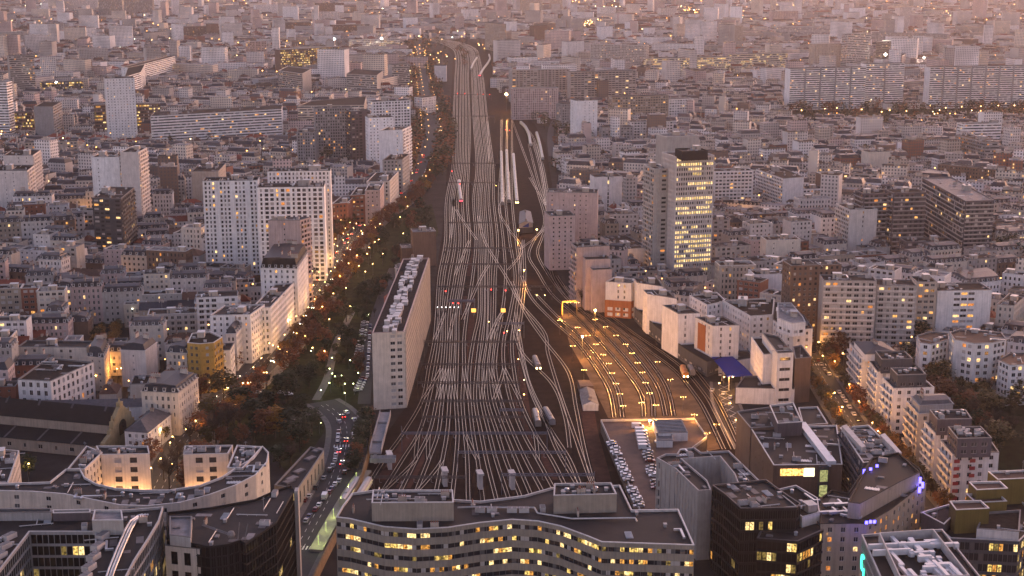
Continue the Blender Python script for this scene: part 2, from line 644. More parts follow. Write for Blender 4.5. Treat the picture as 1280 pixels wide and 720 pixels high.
def small_mesh(kind):
    if kind in SMALL:
        return SMALL[kind]
    b = MB()
    if kind == 'chimney':
        b.obox(0, 0, 0, 1.7, 0.55, 2.6)
        b.obox(0, 0, 1.7, 1.85, 0.7, 2.75)
        for i in range(4):
            b.bar((0, -1.0 + i * 0.66, 1.85), (0, -1.0 + i * 0.66, 2.45), 0.14, 1, 5)
        ms = [M_CHIM, M_POT]
    elif kind == 'vent':
        b.obox(0, 0, 0, 0.9, 1.3, 0.9)
        b.obox(0, 0, 0.9, 1.05, 1.5, 1.1, 0, 1)
        ms = [M_METAL, M_PLANT]
    elif kind == 'airbox':
        b.obox(0, 0, 0, 1.5, 3.2, 1.7)
        b.obox(-0.8, 0, 1.5, 1.62, 1.3, 1.4, 0, 1)
        b.obox(0.8, 0, 1.5, 1.62, 1.3, 1.4, 0, 1)
        ms = [M_PLANT, M_COPDARK]
    elif kind == 'duct':
        b.obox(0, 0, 0.25, 0.85, 7.0, 0.7)
        b.obox(3.2, 1.2, 0.25, 0.85, 0.7, 1.8)
        b.obox(-2.5, 0, 0, 0.25, 0.3, 0.6)
        b.obox(2.5, 0, 0, 0.25, 0.3, 0.6)
        ms = [M_METAL]
    elif kind == 'skylight':
        b.obox(0, 0, 0, 0.35, 2.2, 1.3)
        b.obox(0, 0, 0.35, 0.5, 2.0, 1.1, 0, 1)
        ms = [M_COPDARK, M_ROOFWHITE]
    elif kind == 'lift':
        b.obox(0, 0, 0, 2.6, 4.4, 3.4)
        b.obox(0, 0, 2.6, 2.8, 4.7, 3.7, 0, 1)
        b.obox(-1.0, -1.72, 0, 2.0, 0.9, 0.06, 0, 2)
        ms = [wm('beige'), M_COPING, M_COPDARK]
    elif kind == 'liftbig':
        b.obox(0, 0, 0, 3.6, 7.5, 4.6)
        b.obox(0, 0, 3.6, 3.85, 7.9, 5.0, 0, 1)
        b.obox(2, -2.32, 0, 2.0, 0.9, 0.06, 0, 2)
        b.obox(-1.5, 0.3, 3.85, 4.9, 1.6, 1.6)
        ms = [wm('concrete'), M_COPING, M_COPDARK]
    elif kind in ('patch', 'patch2', 'patch3'):
        b.obox(0, 0, 0, 0.12, 5.0, 2.2)
        if kind == 'patch3':
            for i in range(5):
                b.obox(-2 + i, 0, 0.12, 0.4, 0.15, 2.0)
        ms = [{'patch': M_ROOFWHITE, 'patch2': M_ZINC, 'patch3': M_METAL}[kind]]
    elif kind == 'pipe':
        b.bar((-5, 0, 0.4), (5, 0, 0.4), 0.16, 0, 5)
        for i in range(4):
            b.bar((-4.5 + i * 3, 0, 0), (-4.5 + i * 3, 0, 0.4), 0.08, 0, 4)
        ms = [M_COPING]
    elif kind == 'fan':
        b.bar((0, 0, 0), (0, 0, 1.1), 0.55, 0, 8)
        b.bar((0, 0, 1.1), (0, 0, 1.35), 0.75, 0, 8, 0.5)
        ms = [M_METAL]
    elif kind == 'aerial':
        b.bar((0, 0, 0), (0, 0, 5), 0.06, 0, 4)
        b.bar((-0.7, 0, 4.4), (0.7, 0, 4.4), 0.04, 0, 4)
        b.bar((-0.5, 0, 4.8), (0.5, 0, 4.8), 0.04, 0, 4)
        ms = [M_METAL]
    elif kind == 'dormer':
        b.obox(0, 0, 0, 1.7, 1.3, 1.5)
        b.obox(0, -0.05, 1.7, 1.85, 1.6, 1.8, 0, 1)
        b.quad((-0.42, -0.77, 0.35), (0.42, -0.77, 0.35), (0.42, -0.77, 1.5), (-0.42, -0.77, 1.5), 2)
        ms = [M_FRAME, M_ZINC, G_DARK]
    SMALL[kind] = b.mesh({'patch': 'roof_patch', 'patch2': 'roof_patch', 'patch3': 'roof_grating', 'pipe': 'roof_pipe', 'fan': 'roof_fan', 'lift': 'lift_housing', 'liftbig': 'lift_housing', 'airbox': 'air_handler', 'vent': 'roof_vent'}.get(kind, kind), ms)
    return SMALL[kind]


NICE = {'patch': 'roof_patch', 'patch2': 'roof_patch', 'patch3': 'roof_grating', 'pipe': 'roof_pipe', 'fan': 'roof_fan', 'lift': 'lift_housing', 'liftbig': 'lift_housing', 'airbox': 'air_handler', 'vent': 'roof_vent'}
LANDMARKS = []   # (short name, x, y)
N_WIN = [0]
NEAR_D, REC_D = 860.0, 1350.0


def put(kind, root, x, y, z, rz=0.0, sc=None):
    w = root['_w']
    return child(NICE.get(kind, kind), small_mesh(kind), root, (x - w[0], y - w[1], z - w[2]), rz, sc)


def ring(b, poly, z0, z1, d0, d1, mi=0):
    """A ring between the polygon inset by d0 and by d1."""
    a, c = inset(poly, d0), inset(poly, d1)
    k = len(poly)
    for i in range(k):
        j = (i + 1) % k
        b.quad((*a[i], z0), (*a[j], z0), (*a[j], z1), (*a[i], z1), mi)
        b.quad((*a[i], z1), (*a[j], z1), (*c[j], z1), (*c[i], z1), mi)
        b.quad((*c[j], z0), (*c[i], z0), (*c[i], z1), (*c[j], z1), mi)


def pt_in(poly, d):
    """A random point well inside the polygon."""
    q = poly
    x0, x1 = min(p[0] for p in q), max(p[0] for p in q)
    y0, y1 = min(p[1] for p in q), max(p[1] for p in q)
    for _ in range(60):
        x, y = R.uniform(x0, x1), R.uniform(y0, y1)
        ok, dist = False, 1e9
        for i in range(len(q)):
            (xa, ya), (xb, yb) = q[i], q[(i + 1) % len(q)]
            if (ya > y) != (yb > y) and x < (xb - xa) * (y - ya) / (yb - ya) + xa:
                ok = not ok
            l2 = (xb - xa) ** 2 + (yb - ya) ** 2 or 1e-9
            t = max(0, min(1, ((x - xa) * (xb - xa) + (y - ya) * (yb - ya)) / l2))
            dist = min(dist, math.hypot(x - xa - t * (xb - xa), y - ya - t * (yb - ya)))
        if ok and dist > d:
            return x, y
    return None


def main_axis(poly):
    best, ang = 0, 0
    for i in range(len(poly)):
        a, b = poly[i], poly[(i + 1) % len(poly)]
        L = math.hypot(b[0] - a[0], b[1] - a[1])
        if L > best:
            best, ang = L, math.atan2(b[1] - a[1], b[0] - a[0])
    return ang, best


def volume(root, poly, z0, h, wall, styles, roof='flat', rmat='gravel', coping=None, clutter=1.0, near=None, roofh=3.4, part='wall', lift=True, extra=(), win=True, dorm=True):
    """One body of a building: walls with window openings, panes, roof and what stands on it."""
    poly = ccw(poly)
    cx, cy = cen(poly)
    dist = math.hypot(cx, cy)
    near = dist < NEAR_D if near is None else near
    rec = 0.22 if dist < REC_D else 0.0
    wallm = wm(wall) if isinstance(wall, str) else wall
    wb, panes, balcs = MB(), [], []
    he = h - roofh if roof in ('mansard', 'hip', 'gable') else h - 0.25
    k = len(poly)
    for i in range(k):
        s = styles[i % len(styles)] if isinstance(styles, list) else styles
        if isinstance(s, str):
            s = ST[s]
        facade(wb, poly[i], poly[(i + 1) % k], z0, he, s, rec, panes, balcs)
    ang, _ = main_axis(poly)
    if roof == 'gable':   # gable ends belong to the wall
        pass
    wob = wb.build(part, [wallm], root)
    w = root['_w']
    # balconies
    if balcs:
        sb = MB()
        for a, b, c, d, z, bc in balcs:
            q = MB() if near else sb
            q.prism([a[:2], d[:2], c[:2], b[:2]] if area([a[:2], d[:2], c[:2], b[:2]]) > 0 else [a[:2], b[:2], c[:2], d[:2]], z - 0.12, z + 0.06, 0, bottom=True)
            for (p, r_) in ((d, c), (a, d), (c, b)):
                e = (r_[0] - p[0], r_[1] - p[1])
                L = math.hypot(*e) or 1
                nn = (-e[1] / L * 0.08, e[0] / L * 0.08)
                pl = ccw([p[:2], r_[:2], (r_[0] + nn[0], r_[1] + nn[1]), (p[0] + nn[0], p[1] + nn[1])])
                q.prism(pl, z + 0.06, z + 1.0, 1)
            if near:
                q.build('balcony', [wallm, wm(bc) if bc else wallm], root)
        if not near:
            tag(sb.build('balcony', [wallm, wm(balcs[0][5]) if balcs[0][5] else wallm], root), kind='stuff' if len(balcs) > 100 else None)
    # windows
    if panes and win:
        panes.sort(key=lambda q: -q[0])
        N_WIN[0] += 0
        used = root.get('_nw', 0)
        cut = max(0, 100 - used) if near else 0
        for q in panes[:cut]:
            o = child('window', window_mesh(q[3], q[4], q[5], q[6]), root, (q[1][0] - w[0], q[1][1] - w[1], q[1][2] - w[2]), q[2])
        root['_nw'] = used + min(cut, len(panes))
        if len(panes) > cut:
            b = MB()
            for q in panes[cut:]:
                b.quad(*q[7], PIDX[q[5].name])
            o = b.build('window', PANES, root)
            tag(o, kind='stuff')
    rm = ROOFM[rmat] if isinstance(rmat, str) else rmat
    rb = MB()
    if roof in ('flat', 'deck'):
        cm = coping or (M_COPING if R.random() < (0.75 if dist < 640 else 0.4) else M_COPDARK)
        rb.face([(*p, h - 0.8) for p in inset(poly, 0.3)])
        rb.build('roof', [rm], root)
        pb = MB()
        ring(pb, poly, h - 0.25, h, -0.05, 0.4)
        ins = inset(poly, 0.32)
        for i in range(k):
            j = (i + 1) % k
            pb.quad((*ins[j], h - 0.8), (*ins[i], h - 0.8), (*ins[i], h - 0.25), (*ins[j], h - 0.25))
        pb.build('parapet', [cm], root)
        zr = h - 0.8
        A = area(poly)
        if clutter > 0 and dist < 1700:
            if lift and A > 120:
                p = pt_in(poly, 3.0)
                if p:
                    put('liftbig' if A > 600 else 'lift', root, p[0], p[1], zr, ang)
            for _ in range(int(min(14 if dist > 580 else 46, A / 45 * clutter * (2.2 if dist < 580 else 1 if dist < 1000 else 0.5)))):
                p = pt_in(poly, 1.6)
                if p:
                    kd = R.choice(['vent', 'vent', 'airbox', 'duct', 'skylight', 'skylight', 'chimney', 'patch', 'patch', 'patch2', 'patch3', 'pipe', 'pipe', 'fan'])
                    if kd in ('duct', 'pipe', 'patch', 'patch2', 'patch3') and A < 200:
                        kd = 'vent'
                    put(kd, root, p[0], p[1], zr, ang + R.choice([0, PI / 2]))
            if R.random() < 0.3 and dist < 1000:
                p = pt_in(poly, 1.5)
                if p:
                    put('aerial', root, p[0], p[1], zr, R.random() * 3)
    elif roof == 'mansard':
        up = inset(poly, 1.5)
        ring(rb, poly, he - 0.2, he + 0.12, -0.35, 0.3, 1)
        for i in range(k):
            j = (i + 1) % k
            rb.quad((*inset(poly, 0.1)[i], he), (*inset(poly, 0.1)[j], he), (*up[j], h - 0.5), (*up[i], h - 0.5), 0)
        c = cen(up)
        if k == 4:
            l0 = math.hypot(up[1][0] - up[0][0], up[1][1] - up[0][1])
            l1 = math.hypot(up[2][0] - up[1][0], up[2][1] - up[1][1])
            q = up if l0 >= l1 else up[1:] + up[:1]
            r0, r1 = lerp(q[0], q[3], 0.5), lerp(q[1], q[2], 0.5)
            a, b = (*r0, h + 0.2), (*r1, h + 0.2)
            z = h - 0.5
            rb.quad((*q[0], z), (*q[1], z), b, a, 2)
            rb.quad((*q[2], z), (*q[3], z), a, b, 2)
            rb.face([(*q[1], z), (*q[2], z), b], 2)
            rb.face([(*q[3], z), (*q[0], z), a], 2)
        else:
            rb.face([(*p, h - 0.5) for p in up], 2)
        rb.build('roof', [rm, wallm, M_ZINC], root)
        if dist < 1300 and dorm:
            for i in range(k):
                a, b = poly[i], poly[(i + 1) % k]
                L = math.hypot(b[0] - a[0], b[1] - a[1])
                e = ((b[0] - a[0]) / L, (b[1] - a[1]) / L)
                n = (e[1], -e[0])
                if -(n[0] * a[0] + n[1] * a[1]) < 0 or L < 6:
                    continue
                m = int((L - 2) / 3.0)
                for t in range(m):
                    s_ = (t + 0.5) * L / m
                    put('dormer', root, a[0] + e[0] * s_ - n[0] * 0.75, a[1] + e[1] * s_ - n[1] * 0.75, he + 0.35, math.atan2(e[1], e[0]))
        if dist < 1500:
            for _ in range(max(2, int(area(poly) / 110))):
                t = R.random()
                i = R.randrange(k)
                p = lerp(lerp(up[i], up[(i + 1) % k], R.random()), c, R.uniform(0.0, 0.5))
                put('chimney', root, p[0], p[1], h - 0.6, ang + (PI / 2 if R.random() < 0.3 else 0), (1, R.uniform(0.8, 1.7), R.uniform(0.9, 1.4)))
    elif roof in ('hip', 'gable') and k == 4:
        q = poly
        l0 = math.hypot(q[1][0] - q[0][0], q[1][1] - q[0][1])
        l1 = math.hypot(q[2][0] - q[1][0], q[2][1] - q[1][1])
        if l0 < l1:
            q = q[1:] + q[:1]
        r0, r1 = lerp(q[0], q[3], 0.5), lerp(q[1], q[2], 0.5)
        if roof == 'hip':
            t = min(0.4, 0.5 * min(l0, l1) / max(l0, l1))
            r0, r1 = lerp(r0, r1, t), lerp(r1, r0, t)
        ov = inset(q, -0.35)
        a, b = (*r0, h), (*r1, h)
        rb.quad((*ov[0], he), (*ov[1], he), b, a, 0)
        rb.quad((*ov[2], he), (*ov[3], he), a, b, 0)
        mi = 0 if roof == 'hip' else 1
        rb.face([(*ov[1], he), (*ov[2], he), b], mi)
        rb.face([(*ov[3], he), (*ov[0], he), a], mi)
        rb.build('roof', [rm, wallm], root)
        if dist < 1200:
            for _ in range(R.randint(1, 3)):
                p = lerp(lerp(r0, r1, R.random()), cen(q), 0.1)
                put('chimney', root, p[0], p[1], h - 0.5, ang, (1, 0.6, 0.8))
    return root


def new_root(name, label, cat, poly, short=None, group=None):
    c = cen(poly)
    root = empty(name, (c[0], c[1], 0), label, cat, group)
    if short:
        LANDMARKS.append((short, c[0], c[1]))
    return root


ALLB = []


def building(name, label, cat, poly, h, wall, styles, short=None, group=None, z0=0.0, margin=2.0, **kw):
    poly = ccw(poly)
    root = new_root(name, label, cat, poly, short, group)
    volume(root, poly, z0, h, wall, styles, **kw)
    occupy(poly, margin)
    ALLB.append(root)
    return root


def para(a, b, c):
    return [a, b, c, (a[0] + c[0] - b[0], a[1] + c[1] - b[1])]


def pxp(pts, h):
    return [G(x, y, h) for x, y in pts]


def h_of(y_top, y_base):
    D = G(640, y_base, 0)[1]
    d = PITCH + math.atan((y_top - 360) / F)
    return CH - D * math.tan(d)


def quad_front(x1, y1, x2, y2, h, depth):
    A, B = G(x1, y1, h), G(x2, y2, h)
    L = math.hypot(B[0] - A[0], B[1] - A[1])
    e = ((B[0] - A[0]) / L, (B[1] - A[1]) / L)
    n = (-e[1], e[0])
    return [A, B, (B[0] + n[0] * depth, B[1] + n[1] * depth), (A[0] + n[0] * depth, A[1] + n[1] * depth)]


def B(label, short, x1, y1, x2, y2, hb, depth, wall, front='home', side=None, name='apartment_building', cat='apartment block', **kw):
    """A block by its front roof edge. hb: height in metres, or (over 100) the photo row of its foot."""
    h = h_of(y1, hb - 100000) if hb > 90000 else hb
    p = quad_front(x1, y1, x2, y2, h, depth)
    side = side or front
    return building(name, label, cat, p, h, wall, [front, side, front, side], short, **kw)


def Q(label, short, pts, h, wall, styles='home', name='apartment_building', cat='apartment block', **kw):
    """A block by the outline of its roof; three points make a parallelogram."""
    p = pxp(pts, h)
    if len(p) == 3:
        p = para(*p)
    if area(p) < 0:
        p.reverse()
        if isinstance(styles, list):
            styles = list(reversed(styles[:len(p) - 1])) + [styles[-1]] if len(styles) == len(p) else styles
    return building(name, label, cat, p, h, wall, styles, short, **kw)


def Y(yb):
    return 100000 + yb
# ---------------------------------------------------------------- ground, roads, park
def sheet(name, poly, z, m, kind='structure'):
    b = MB()
    b.face([(p[0], p[1], z) for p in ccw(poly)])
    return tag(b.build(name, [m]), kind=kind)


def ribbon(name, pts, w, z, m, off=0.0):
    l, r = [], []
    for i, p in enumerate(pts):
        a, c = pts[max(0, i - 1)], pts[min(len(pts) - 1, i + 1)]
        d = math.hypot(c[0] - a[0], c[1] - a[1]) or 1e-6
        n = (-(c[1] - a[1]) / d, (c[0] - a[0]) / d)
        l.append((p[0] + n[0] * (off + w / 2), p[1] + n[1] * (off + w / 2), z))
        r.append((p[0] + n[0] * (off - w / 2), p[1] + n[1] * (off - w / 2), z))
    b = MB()
    for i in range(len(pts) - 1):
        b.quad(r[i], r[i + 1], l[i + 1], l[i])
    return b, name, m


def ribbon_obj(name, pts, w, z, m, off=0.0, parent=None):
    b, n, m = ribbon(name, pts, w, z, m, off)
    o = b.build(n, [m], parent)
    return o


M_GROUND = mat('city_ground', (0.035, 0.031, 0.03), 0.9, var=0.5, scale=0.06)
M_ASPH = mat('asphalt', (0.05, 0.048, 0.05), 0.75, var=0.3, scale=0.4)
M_PAVE = mat('pavement', (0.16, 0.145, 0.135), 0.85, var=0.3, scale=0.5)
M_LAWN = mat('park_earth', (0.03, 0.032, 0.014), 0.95, var=0.6, scale=0.15)
M_BALL = mat('rail_bed', (0.024, 0.014, 0.012), 0.95, var=0.55, scale=0.16)
M_BALL2 = mat('track_ballast', (0.018, 0.012, 0.011), 0.95, var=0.5, scale=0.5)
M_YARD = mat('yard_ground', (0.13, 0.09, 0.062), 0.9, var=0.5, scale=0.1)
M_REDB = mat('red_gravel', (0.075, 0.036, 0.028), 0.95, var=0.4, scale=0.3)
M_MARK = mat('road_paint', (0.72, 0.70, 0.66), 0.7, var=0.2)
M_DECK = mat('parking_surface', (0.13, 0.085, 0.07), 0.85, var=0.3, scale=0.2)

sheet('ground', [(-4300, -150), (4300, -150), (4300, 8800), (-4300, 8800)], 0.0, M_GROUND)

# railway corridor
LEFT_EDGE = [(430, 640), (470, 560), (510, 505), (534, 440), (541, 390), (547, 330), (553, 290), (558, 220), (562, 150), (565, 100), (566, 70), (556, 55), (520, 48)]
RIGHT_EDGE = [(520, 43), (580, 47), (612, 62), (620, 80), (614, 100), (640, 130), (668, 155), (682, 180), (690, 230), (685, 290), (690, 330), (715, 370), (760, 400), (815, 425), (862, 465), (900, 520), (935, 575), (900, 590), (850, 640)]
corr = [G(x, y) for x, y in LEFT_EDGE + RIGHT_EDGE]
sheet('railway_ground', corr, 0.008, M_BALL)
occupy(ccw(corr), 3)
yard = [G(x, y) for x, y in ((700, 385), (745, 395), (800, 425), (850, 470), (885, 520), (905, 560), (880, 565), (760, 522), (735, 470), (712, 430))]
sheet('yard_ground', yard, 0.016, M_YARD)
for k, pts in enumerate(([(690, 600), (672, 560), (655, 520), (648, 470), (642, 430)], [(730, 505), (735, 540), (745, 580), (752, 610)], [(583, 500), (592, 450), (586, 410), (586, 370)], [(585, 345), (596, 320), (602, 280), (603, 240)], [(504, 610), (522, 575), (535, 545)], [(478, 600), (500, 565), (518, 540)])):
    tag(ribbon_obj('gravel_strip', smooth([G(x, y) for x, y in pts]), [7, 9, 7, 8, 6, 5][k], 0.024, M_REDB), kind='structure')

AVENUE = smooth([G(x, y) for x, y in ((348, 745), (368, 705), (390, 665), (412, 622), (426, 585), (433, 553), (432, 530), (420, 514), (402, 502))])
BOUL = smooth([G(x, y) for x, y in ((196, 625), (225, 565), (262, 515), (300, 480), (335, 447), (372, 400), (402, 357), (430, 315), (460, 280), (500, 250), (523, 222), (536, 190), (539, 165), (532, 120), (526, 85), (521, 58))])
RSTREET = smooth([G(x, y) for x, y in ((1205, 720), (1165, 655), (1110, 585), (1070, 535), (1040, 490), (1018, 452), (1003, 415))])
YROAD = smooth([G(x, y) for x, y in ((985, 640), (955, 585), (925, 540), (908, 505), (905, 478))])
SIDE = smooth([G(x, y) for x, y in ((92, 500), (112, 470), (126, 445), (138, 415))])
SLABROAD = smooth([G(x, y) for x, y in ((455, 505), (458, 470), (462, 430), (470, 395), (482, 360), (492, 335))])
PARKROAD = smooth([G(x, y) for x, y in ((440, 510), (447, 480), (455, 440), (470, 400))])
FARST = smooth([G(x, y) for x, y in ((690, 195), (688, 175), (690, 158), (700, 140))])
for pts, w in ((AVENUE, 19), (BOUL, 34), (RSTREET, 19), (YROAD, 13), (SIDE, 11), (SLABROAD, 7), (FARST, 8)):
    l, r = strip_poly(pts, w)
    for a in range(len(pts) - 1):
        occupy(ccw([l[a], l[a + 1], r[a + 1], r[a]]), 2)


def road(name, pts, w, pave):
    tag(ribbon_obj(name, pts, w, 0.032, M_ASPH), kind='structure')
    for sgn in (-1, 1):
        b = MB()
        l, r = strip_poly(pts, w)
        lo, ro = strip_poly(pts, w + 2 * pave)
        inn, out = (l, lo) if sgn > 0 else (r, ro)
        for i in range(len(pts) - 1):
            b.quad((*inn[i], 0.14), (*inn[i + 1], 0.14), (*out[i + 1], 0.14), (*out[i], 0.14))
            b.quad((*inn[i], 0.0), (*inn[i + 1], 0.0), (*inn[i + 1], 0.14), (*inn[i], 0.14))
            b.quad((*out[i + 1], 0.0), (*out[i], 0.0), (*out[i], 0.14), (*out[i + 1], 0.14))
        tag(b.build('pavement', [M_PAVE]), kind='structure')


road('sunken_road', AVENUE, 13.5, 2.5)
road('boulevard_road', BOUL, 17.0, 6.0)
road('street_road', RSTREET, 12.0, 3.5)
road('yard_road', YROAD, 11.0, 1.5)
road('side_street_road', SIDE, 7.0, 1.6)
tag(ribbon_obj('lane_road', SLABROAD, 6.0, 0.034, M_ASPH), kind='structure')
tag(ribbon_obj('far_street_road', FARST, 7.0, 0.034, M_ASPH), kind='structure')
# painted markings
b = MB()
for pts, off in ((AVENUE, 0.0), (AVENUE, 2.6), (BOUL, 0.0), (BOUL, 3.2), (BOUL, -3.2), (RSTREET, 0.0)):
    for x, y, a in walk(pts[:70], 7.0, off):
        if y < 1100:
            b.obox(x, y, 0.034, 0.038, 3.0, 0.16, a)
zz = walk(YROAD, 9.0, 0)
for i, (x, y, a) in enumerate(zz):
    b.obox(x, y, 0.034, 0.038, 11.0, 0.22, a + 0.55)
    b.obox(x, y, 0.034, 0.038, 11.0, 0.22, a - 0.55)
for pts in (AVENUE, RSTREET):
    for i, (x, y, a) in enumerate(walk(pts, 110.0, 0, 40)):
        for k in range(9):
            o = -5 + k * 1.25
            b.obox(x - math.sin(a) * o, y + math.cos(a) * o, 0.034, 0.039, 3.2, 0.55, a)
tag(b.build('road_marking', [M_MARK]), kind='structure')

park = [G(x, y) for x, y in ((232, 575), (262, 530), (305, 492), (342, 462), (380, 412), (412, 365), (440, 322), (470, 290), (505, 262), (540, 255), (548, 290), (535, 330), (505, 345), (468, 410), (455, 505), (440, 530), (410, 505), (405, 540), (365, 600), (335, 560), (285, 560))]
sheet('park_lawn', park, 0.004, M_LAWN)
occupy(ccw(park), 1)
park2 = [G(x, y) for x, y in ((1135, 470), (1180, 485), (1300, 480), (1300, 600), (1250, 590), (1215, 545), (1165, 510))]
sheet('park_lawn', park2, 0.004, M_LAWN)
occupy(ccw(park2), 1)
park3 = [G(x, y) for x, y in ((970, 146), (1000, 138), (1300, 135), (1300, 147), (1180, 149), (1080, 153), (1000, 151))]
sheet('park_lawn', park3, 0.004, M_LAWN)
occupy(ccw(park3), 1)
occupy(ccw([G(x, y) for x, y in ((500, 252), (560, 252), (565, 60), (515, 60), (525, 160), (500, 230))]), 1)
occupy(ccw([G(x, y) for x, y in ((300, 720), (430, 720), (440, 500), (400, 500))]), 1)
b = MB()
for pts in ([(395, 500), (410, 470), (420, 430), (440, 390)], [(300, 545), (330, 530), (365, 525), (390, 515)]):
    bb, _, _ = ribbon('x', smooth([G(x, y) for x, y in pts]), 4, 0.02, M_PAVE)
    n = len(b.v)
    b.v += bb.v
    b.f += [tuple(i + n for i in f) for f in bb.f]
    b.m += bb.m
tag(b.build('park_path', [M_PAVE]), kind='structure')
for pts in ([(505, 268), (528, 268), (522, 300), (497, 300)], [(470, 315), (492, 315), (486, 335), (462, 335)], [(388, 470), (420, 470), (410, 492), (372, 492)]):
    sheet('lawn', [G(x, y) for x, y in pts], 0.012, mat('lawn_green', (0.03, 0.036, 0.014), 0.95, var=0.4))

for pl in (((436, 498), (512, 512), (490, 600), (420, 640)), ((890, 436), (1040, 436), (1085, 570), (905, 530)), ((-60, 556), (200, 548), (240, 545), (345, 540), (345, 730), (-60, 730)), ((878, 452), (1000, 436), (1012, 520), (905, 522)), ((1000, 436), (1034, 470), (1085, 560), (1000, 560)), ((800, 640), (1000, 600), (1300, 600), (1300, 740), (800, 740))):
    occupy(ccw([G(x, y) for x, y in pl]), 0)
# retaining wall of the sunken road
wl = walk(AVENUE, 6.0, -10.5)
rt = empty('retaining_wall', (wl[0][0], wl[0][1], 0), 'tan retaining wall between the sunken road and the station tracks', 'wall')
b = MB()
l, r = strip_poly([(x, y) for x, y, _ in wl[:30]], 0.6)
for i in range(len(l) - 1):
    b.prism(ccw([l[i], l[i + 1], r[i + 1], r[i]]), 0, 4.2)
b.build('wall_face', [mat('wall_tan_stone', (0.30, 0.20, 0.11), 0.9, var=0.3, streak=0.3)], rt)

# ---------------------------------------------------------------- tracks
M_RAIL_ = mat('rail_steel', (0.66, 0.56, 0.44), 0.34, 1.0, var=0.15, scale=0.05)
LV = [615, 575, 540, 500, 460, 425, 390, 345, 300, 250, 205, 150, 100, 72]
TR = [[455, 480, 505, 528, 536, 543, 546, 549, 557, 558, 566, 567, 569, 570], [478, 503, 524, 536, 544, 549, 551, 555, 563, 563, 570, 571, 572, 573],
      [500, 520, 537, 546, 552, 555, 556, 562, 569, 567, 574, 575, 576, 576], [520, 536, 548, 553, 559, 561, 562, 569, 575, 572, 578, 579, 579, 579],
      [545, 553, 559, 562, 565, 567, 568, 575, 581, 578, 582, 583, 582, 582], [566, 570, 572, 570, 571, 572, 573, 580, 587, 584, 586, 587, 585, 585],
      [585, 584, 581, 578, 580, 580, 584, 591, 595, 592, 596, 592, 590, 588], [602, 597, 591, 587, 587, 592, 599, 599, 600, 597, 600, 595, 593, 590],
      [618, 608, 601, 594, 596, 600, 604, 604, 605, 601, 604, 598, 595, 592], [633, 620, 611, 602, 601, 606, 608, 608, 609, 606, 608, 602, 598, 594],
      [648, 632, 621, 609, 607, 611, 612, 613, 615, 611, 612, 605, 601, 597], [662, 645, 631, 617, 613, 616, 618, 619, 622, 617, 616, 609, 604, 599],
      [678, 657, 641, 626, 619, 622, 628, 632, 629, 624, 626, 627, None, None], [694, 672, 653, 638, 630, 630, 638, 644, 637, 632, 633, 634, None, None],
      [710, 690, 668, 650, 642, 640, 645, 650, 645, 640, 640, 640, None, None], [728, 712, 690, 668, 655, 648, 652, 656, 654, None, None, None, None, None]]
PATHS = [[(x, y) for x, y in zip(t, LV) if x is not None] for t in TR]
for p in PATHS[:16]:     # on under the long office
    (xa, ya), (xb, yb) = p[0], p[1]
    p.insert(0, (xa + (xa - xb) * 0.8, ya + (ya - yb) * 0.8))
for p in PATHS[:12]:     # where the main lines bend away in the distance
    x = p[-1][0]
    p += [(x - 6, 60), (x - 28, 52), (x - 62, 47)]
PATHS += [
    [(752, 630), (735, 592), (715, 535), (700, 492), (685, 442), (680, 415), (650, 378), (632, 345), (606, 302), (598, 270)],
    [(757, 640), (742, 605), (730, 560), (720, 510), (710, 465), (680, 425), (655, 388), (640, 352)],
    [(742, 640), (725, 612), (695, 560), (680, 520), (660, 475), (650, 425), (645, 390)],
    [(712, 560), (706, 520), (690, 480), (652, 440), (640, 400)],
    [(768, 522), (762, 490), (745, 460), (720, 427), (690, 400), (664, 372), (652, 345)],
    [(778, 522), (772, 488), (754, 456), (728, 424), (697, 396), (670, 368)],
    [(805, 521), (800, 490), (770, 450), (722, 397), (690, 368), (672, 340), (661, 320), (668, 300), (682, 282), (684, 262), (662, 222)],
    [(817, 521), (812, 488), (781, 446), (732, 394), (702, 366), (682, 338), (672, 316), (678, 296), (685, 270), (672, 225), (661, 180)],
    [(832, 520), (820, 480), (782, 430), (757, 407), (720, 384), (700, 362), (688, 336), (686, 300), (680, 230), (668, 175), (655, 158)],
    [(842, 520), (830, 478), (792, 428), (764, 404), (728, 382), (706, 358)],
    [(905, 562), (885, 520), (870, 495), (840, 460), (786, 422), (752, 396), (716, 372), (696, 345)],
    [(916, 562), (896, 520), (880, 492), (848, 456), (794, 418), (760, 393), (726, 370)],
    [(926, 562), (906, 518), (889, 489), (857, 452), (806, 414)],
    [(650, 312), (680, 282), (672, 240), (660, 205), (650, 178), (640, 150)],
    [(688, 262), (680, 215), (672, 180)], [(682, 255), (675, 210), (666, 178)],
    [(635, 338), (652, 312), (635, 285), (624, 262), (634, 238), (636, 215)],
    [(596, 300), (578, 275), (570, 262)], [(578, 400), (600, 350), (612, 330)],
]
NYARD = len(PATHS)
q_ = random.Random(4)
for k in range(24):      # crossovers between neighbouring tracks
    i = q_.randrange(0, 15)
    lv = q_.choice([0, 1, 1, 2, 3, 4, 5, 6, 7, 8, 9, 10])
    j = min(15, max(0, i + q_.choice((-1, -1, 1, 1, 2))))
    if None in TR[i][lv:lv + 2] or None in TR[j][lv:lv + 2] or i == j:
        continue
    PATHS.append([(TR[i][lv], LV[lv]), ((TR[i][lv] * 2 + TR[i][lv + 1] + TR[j][lv] ) / 4.0, (LV[lv] * 3 + LV[lv + 1]) / 4), ((TR[i][lv + 1] + TR[j][lv] + TR[j][lv + 1] * 2) / 4.0, (LV[lv] + 3 * LV[lv + 1]) / 4), (TR[j][lv + 1], LV[lv + 1])])
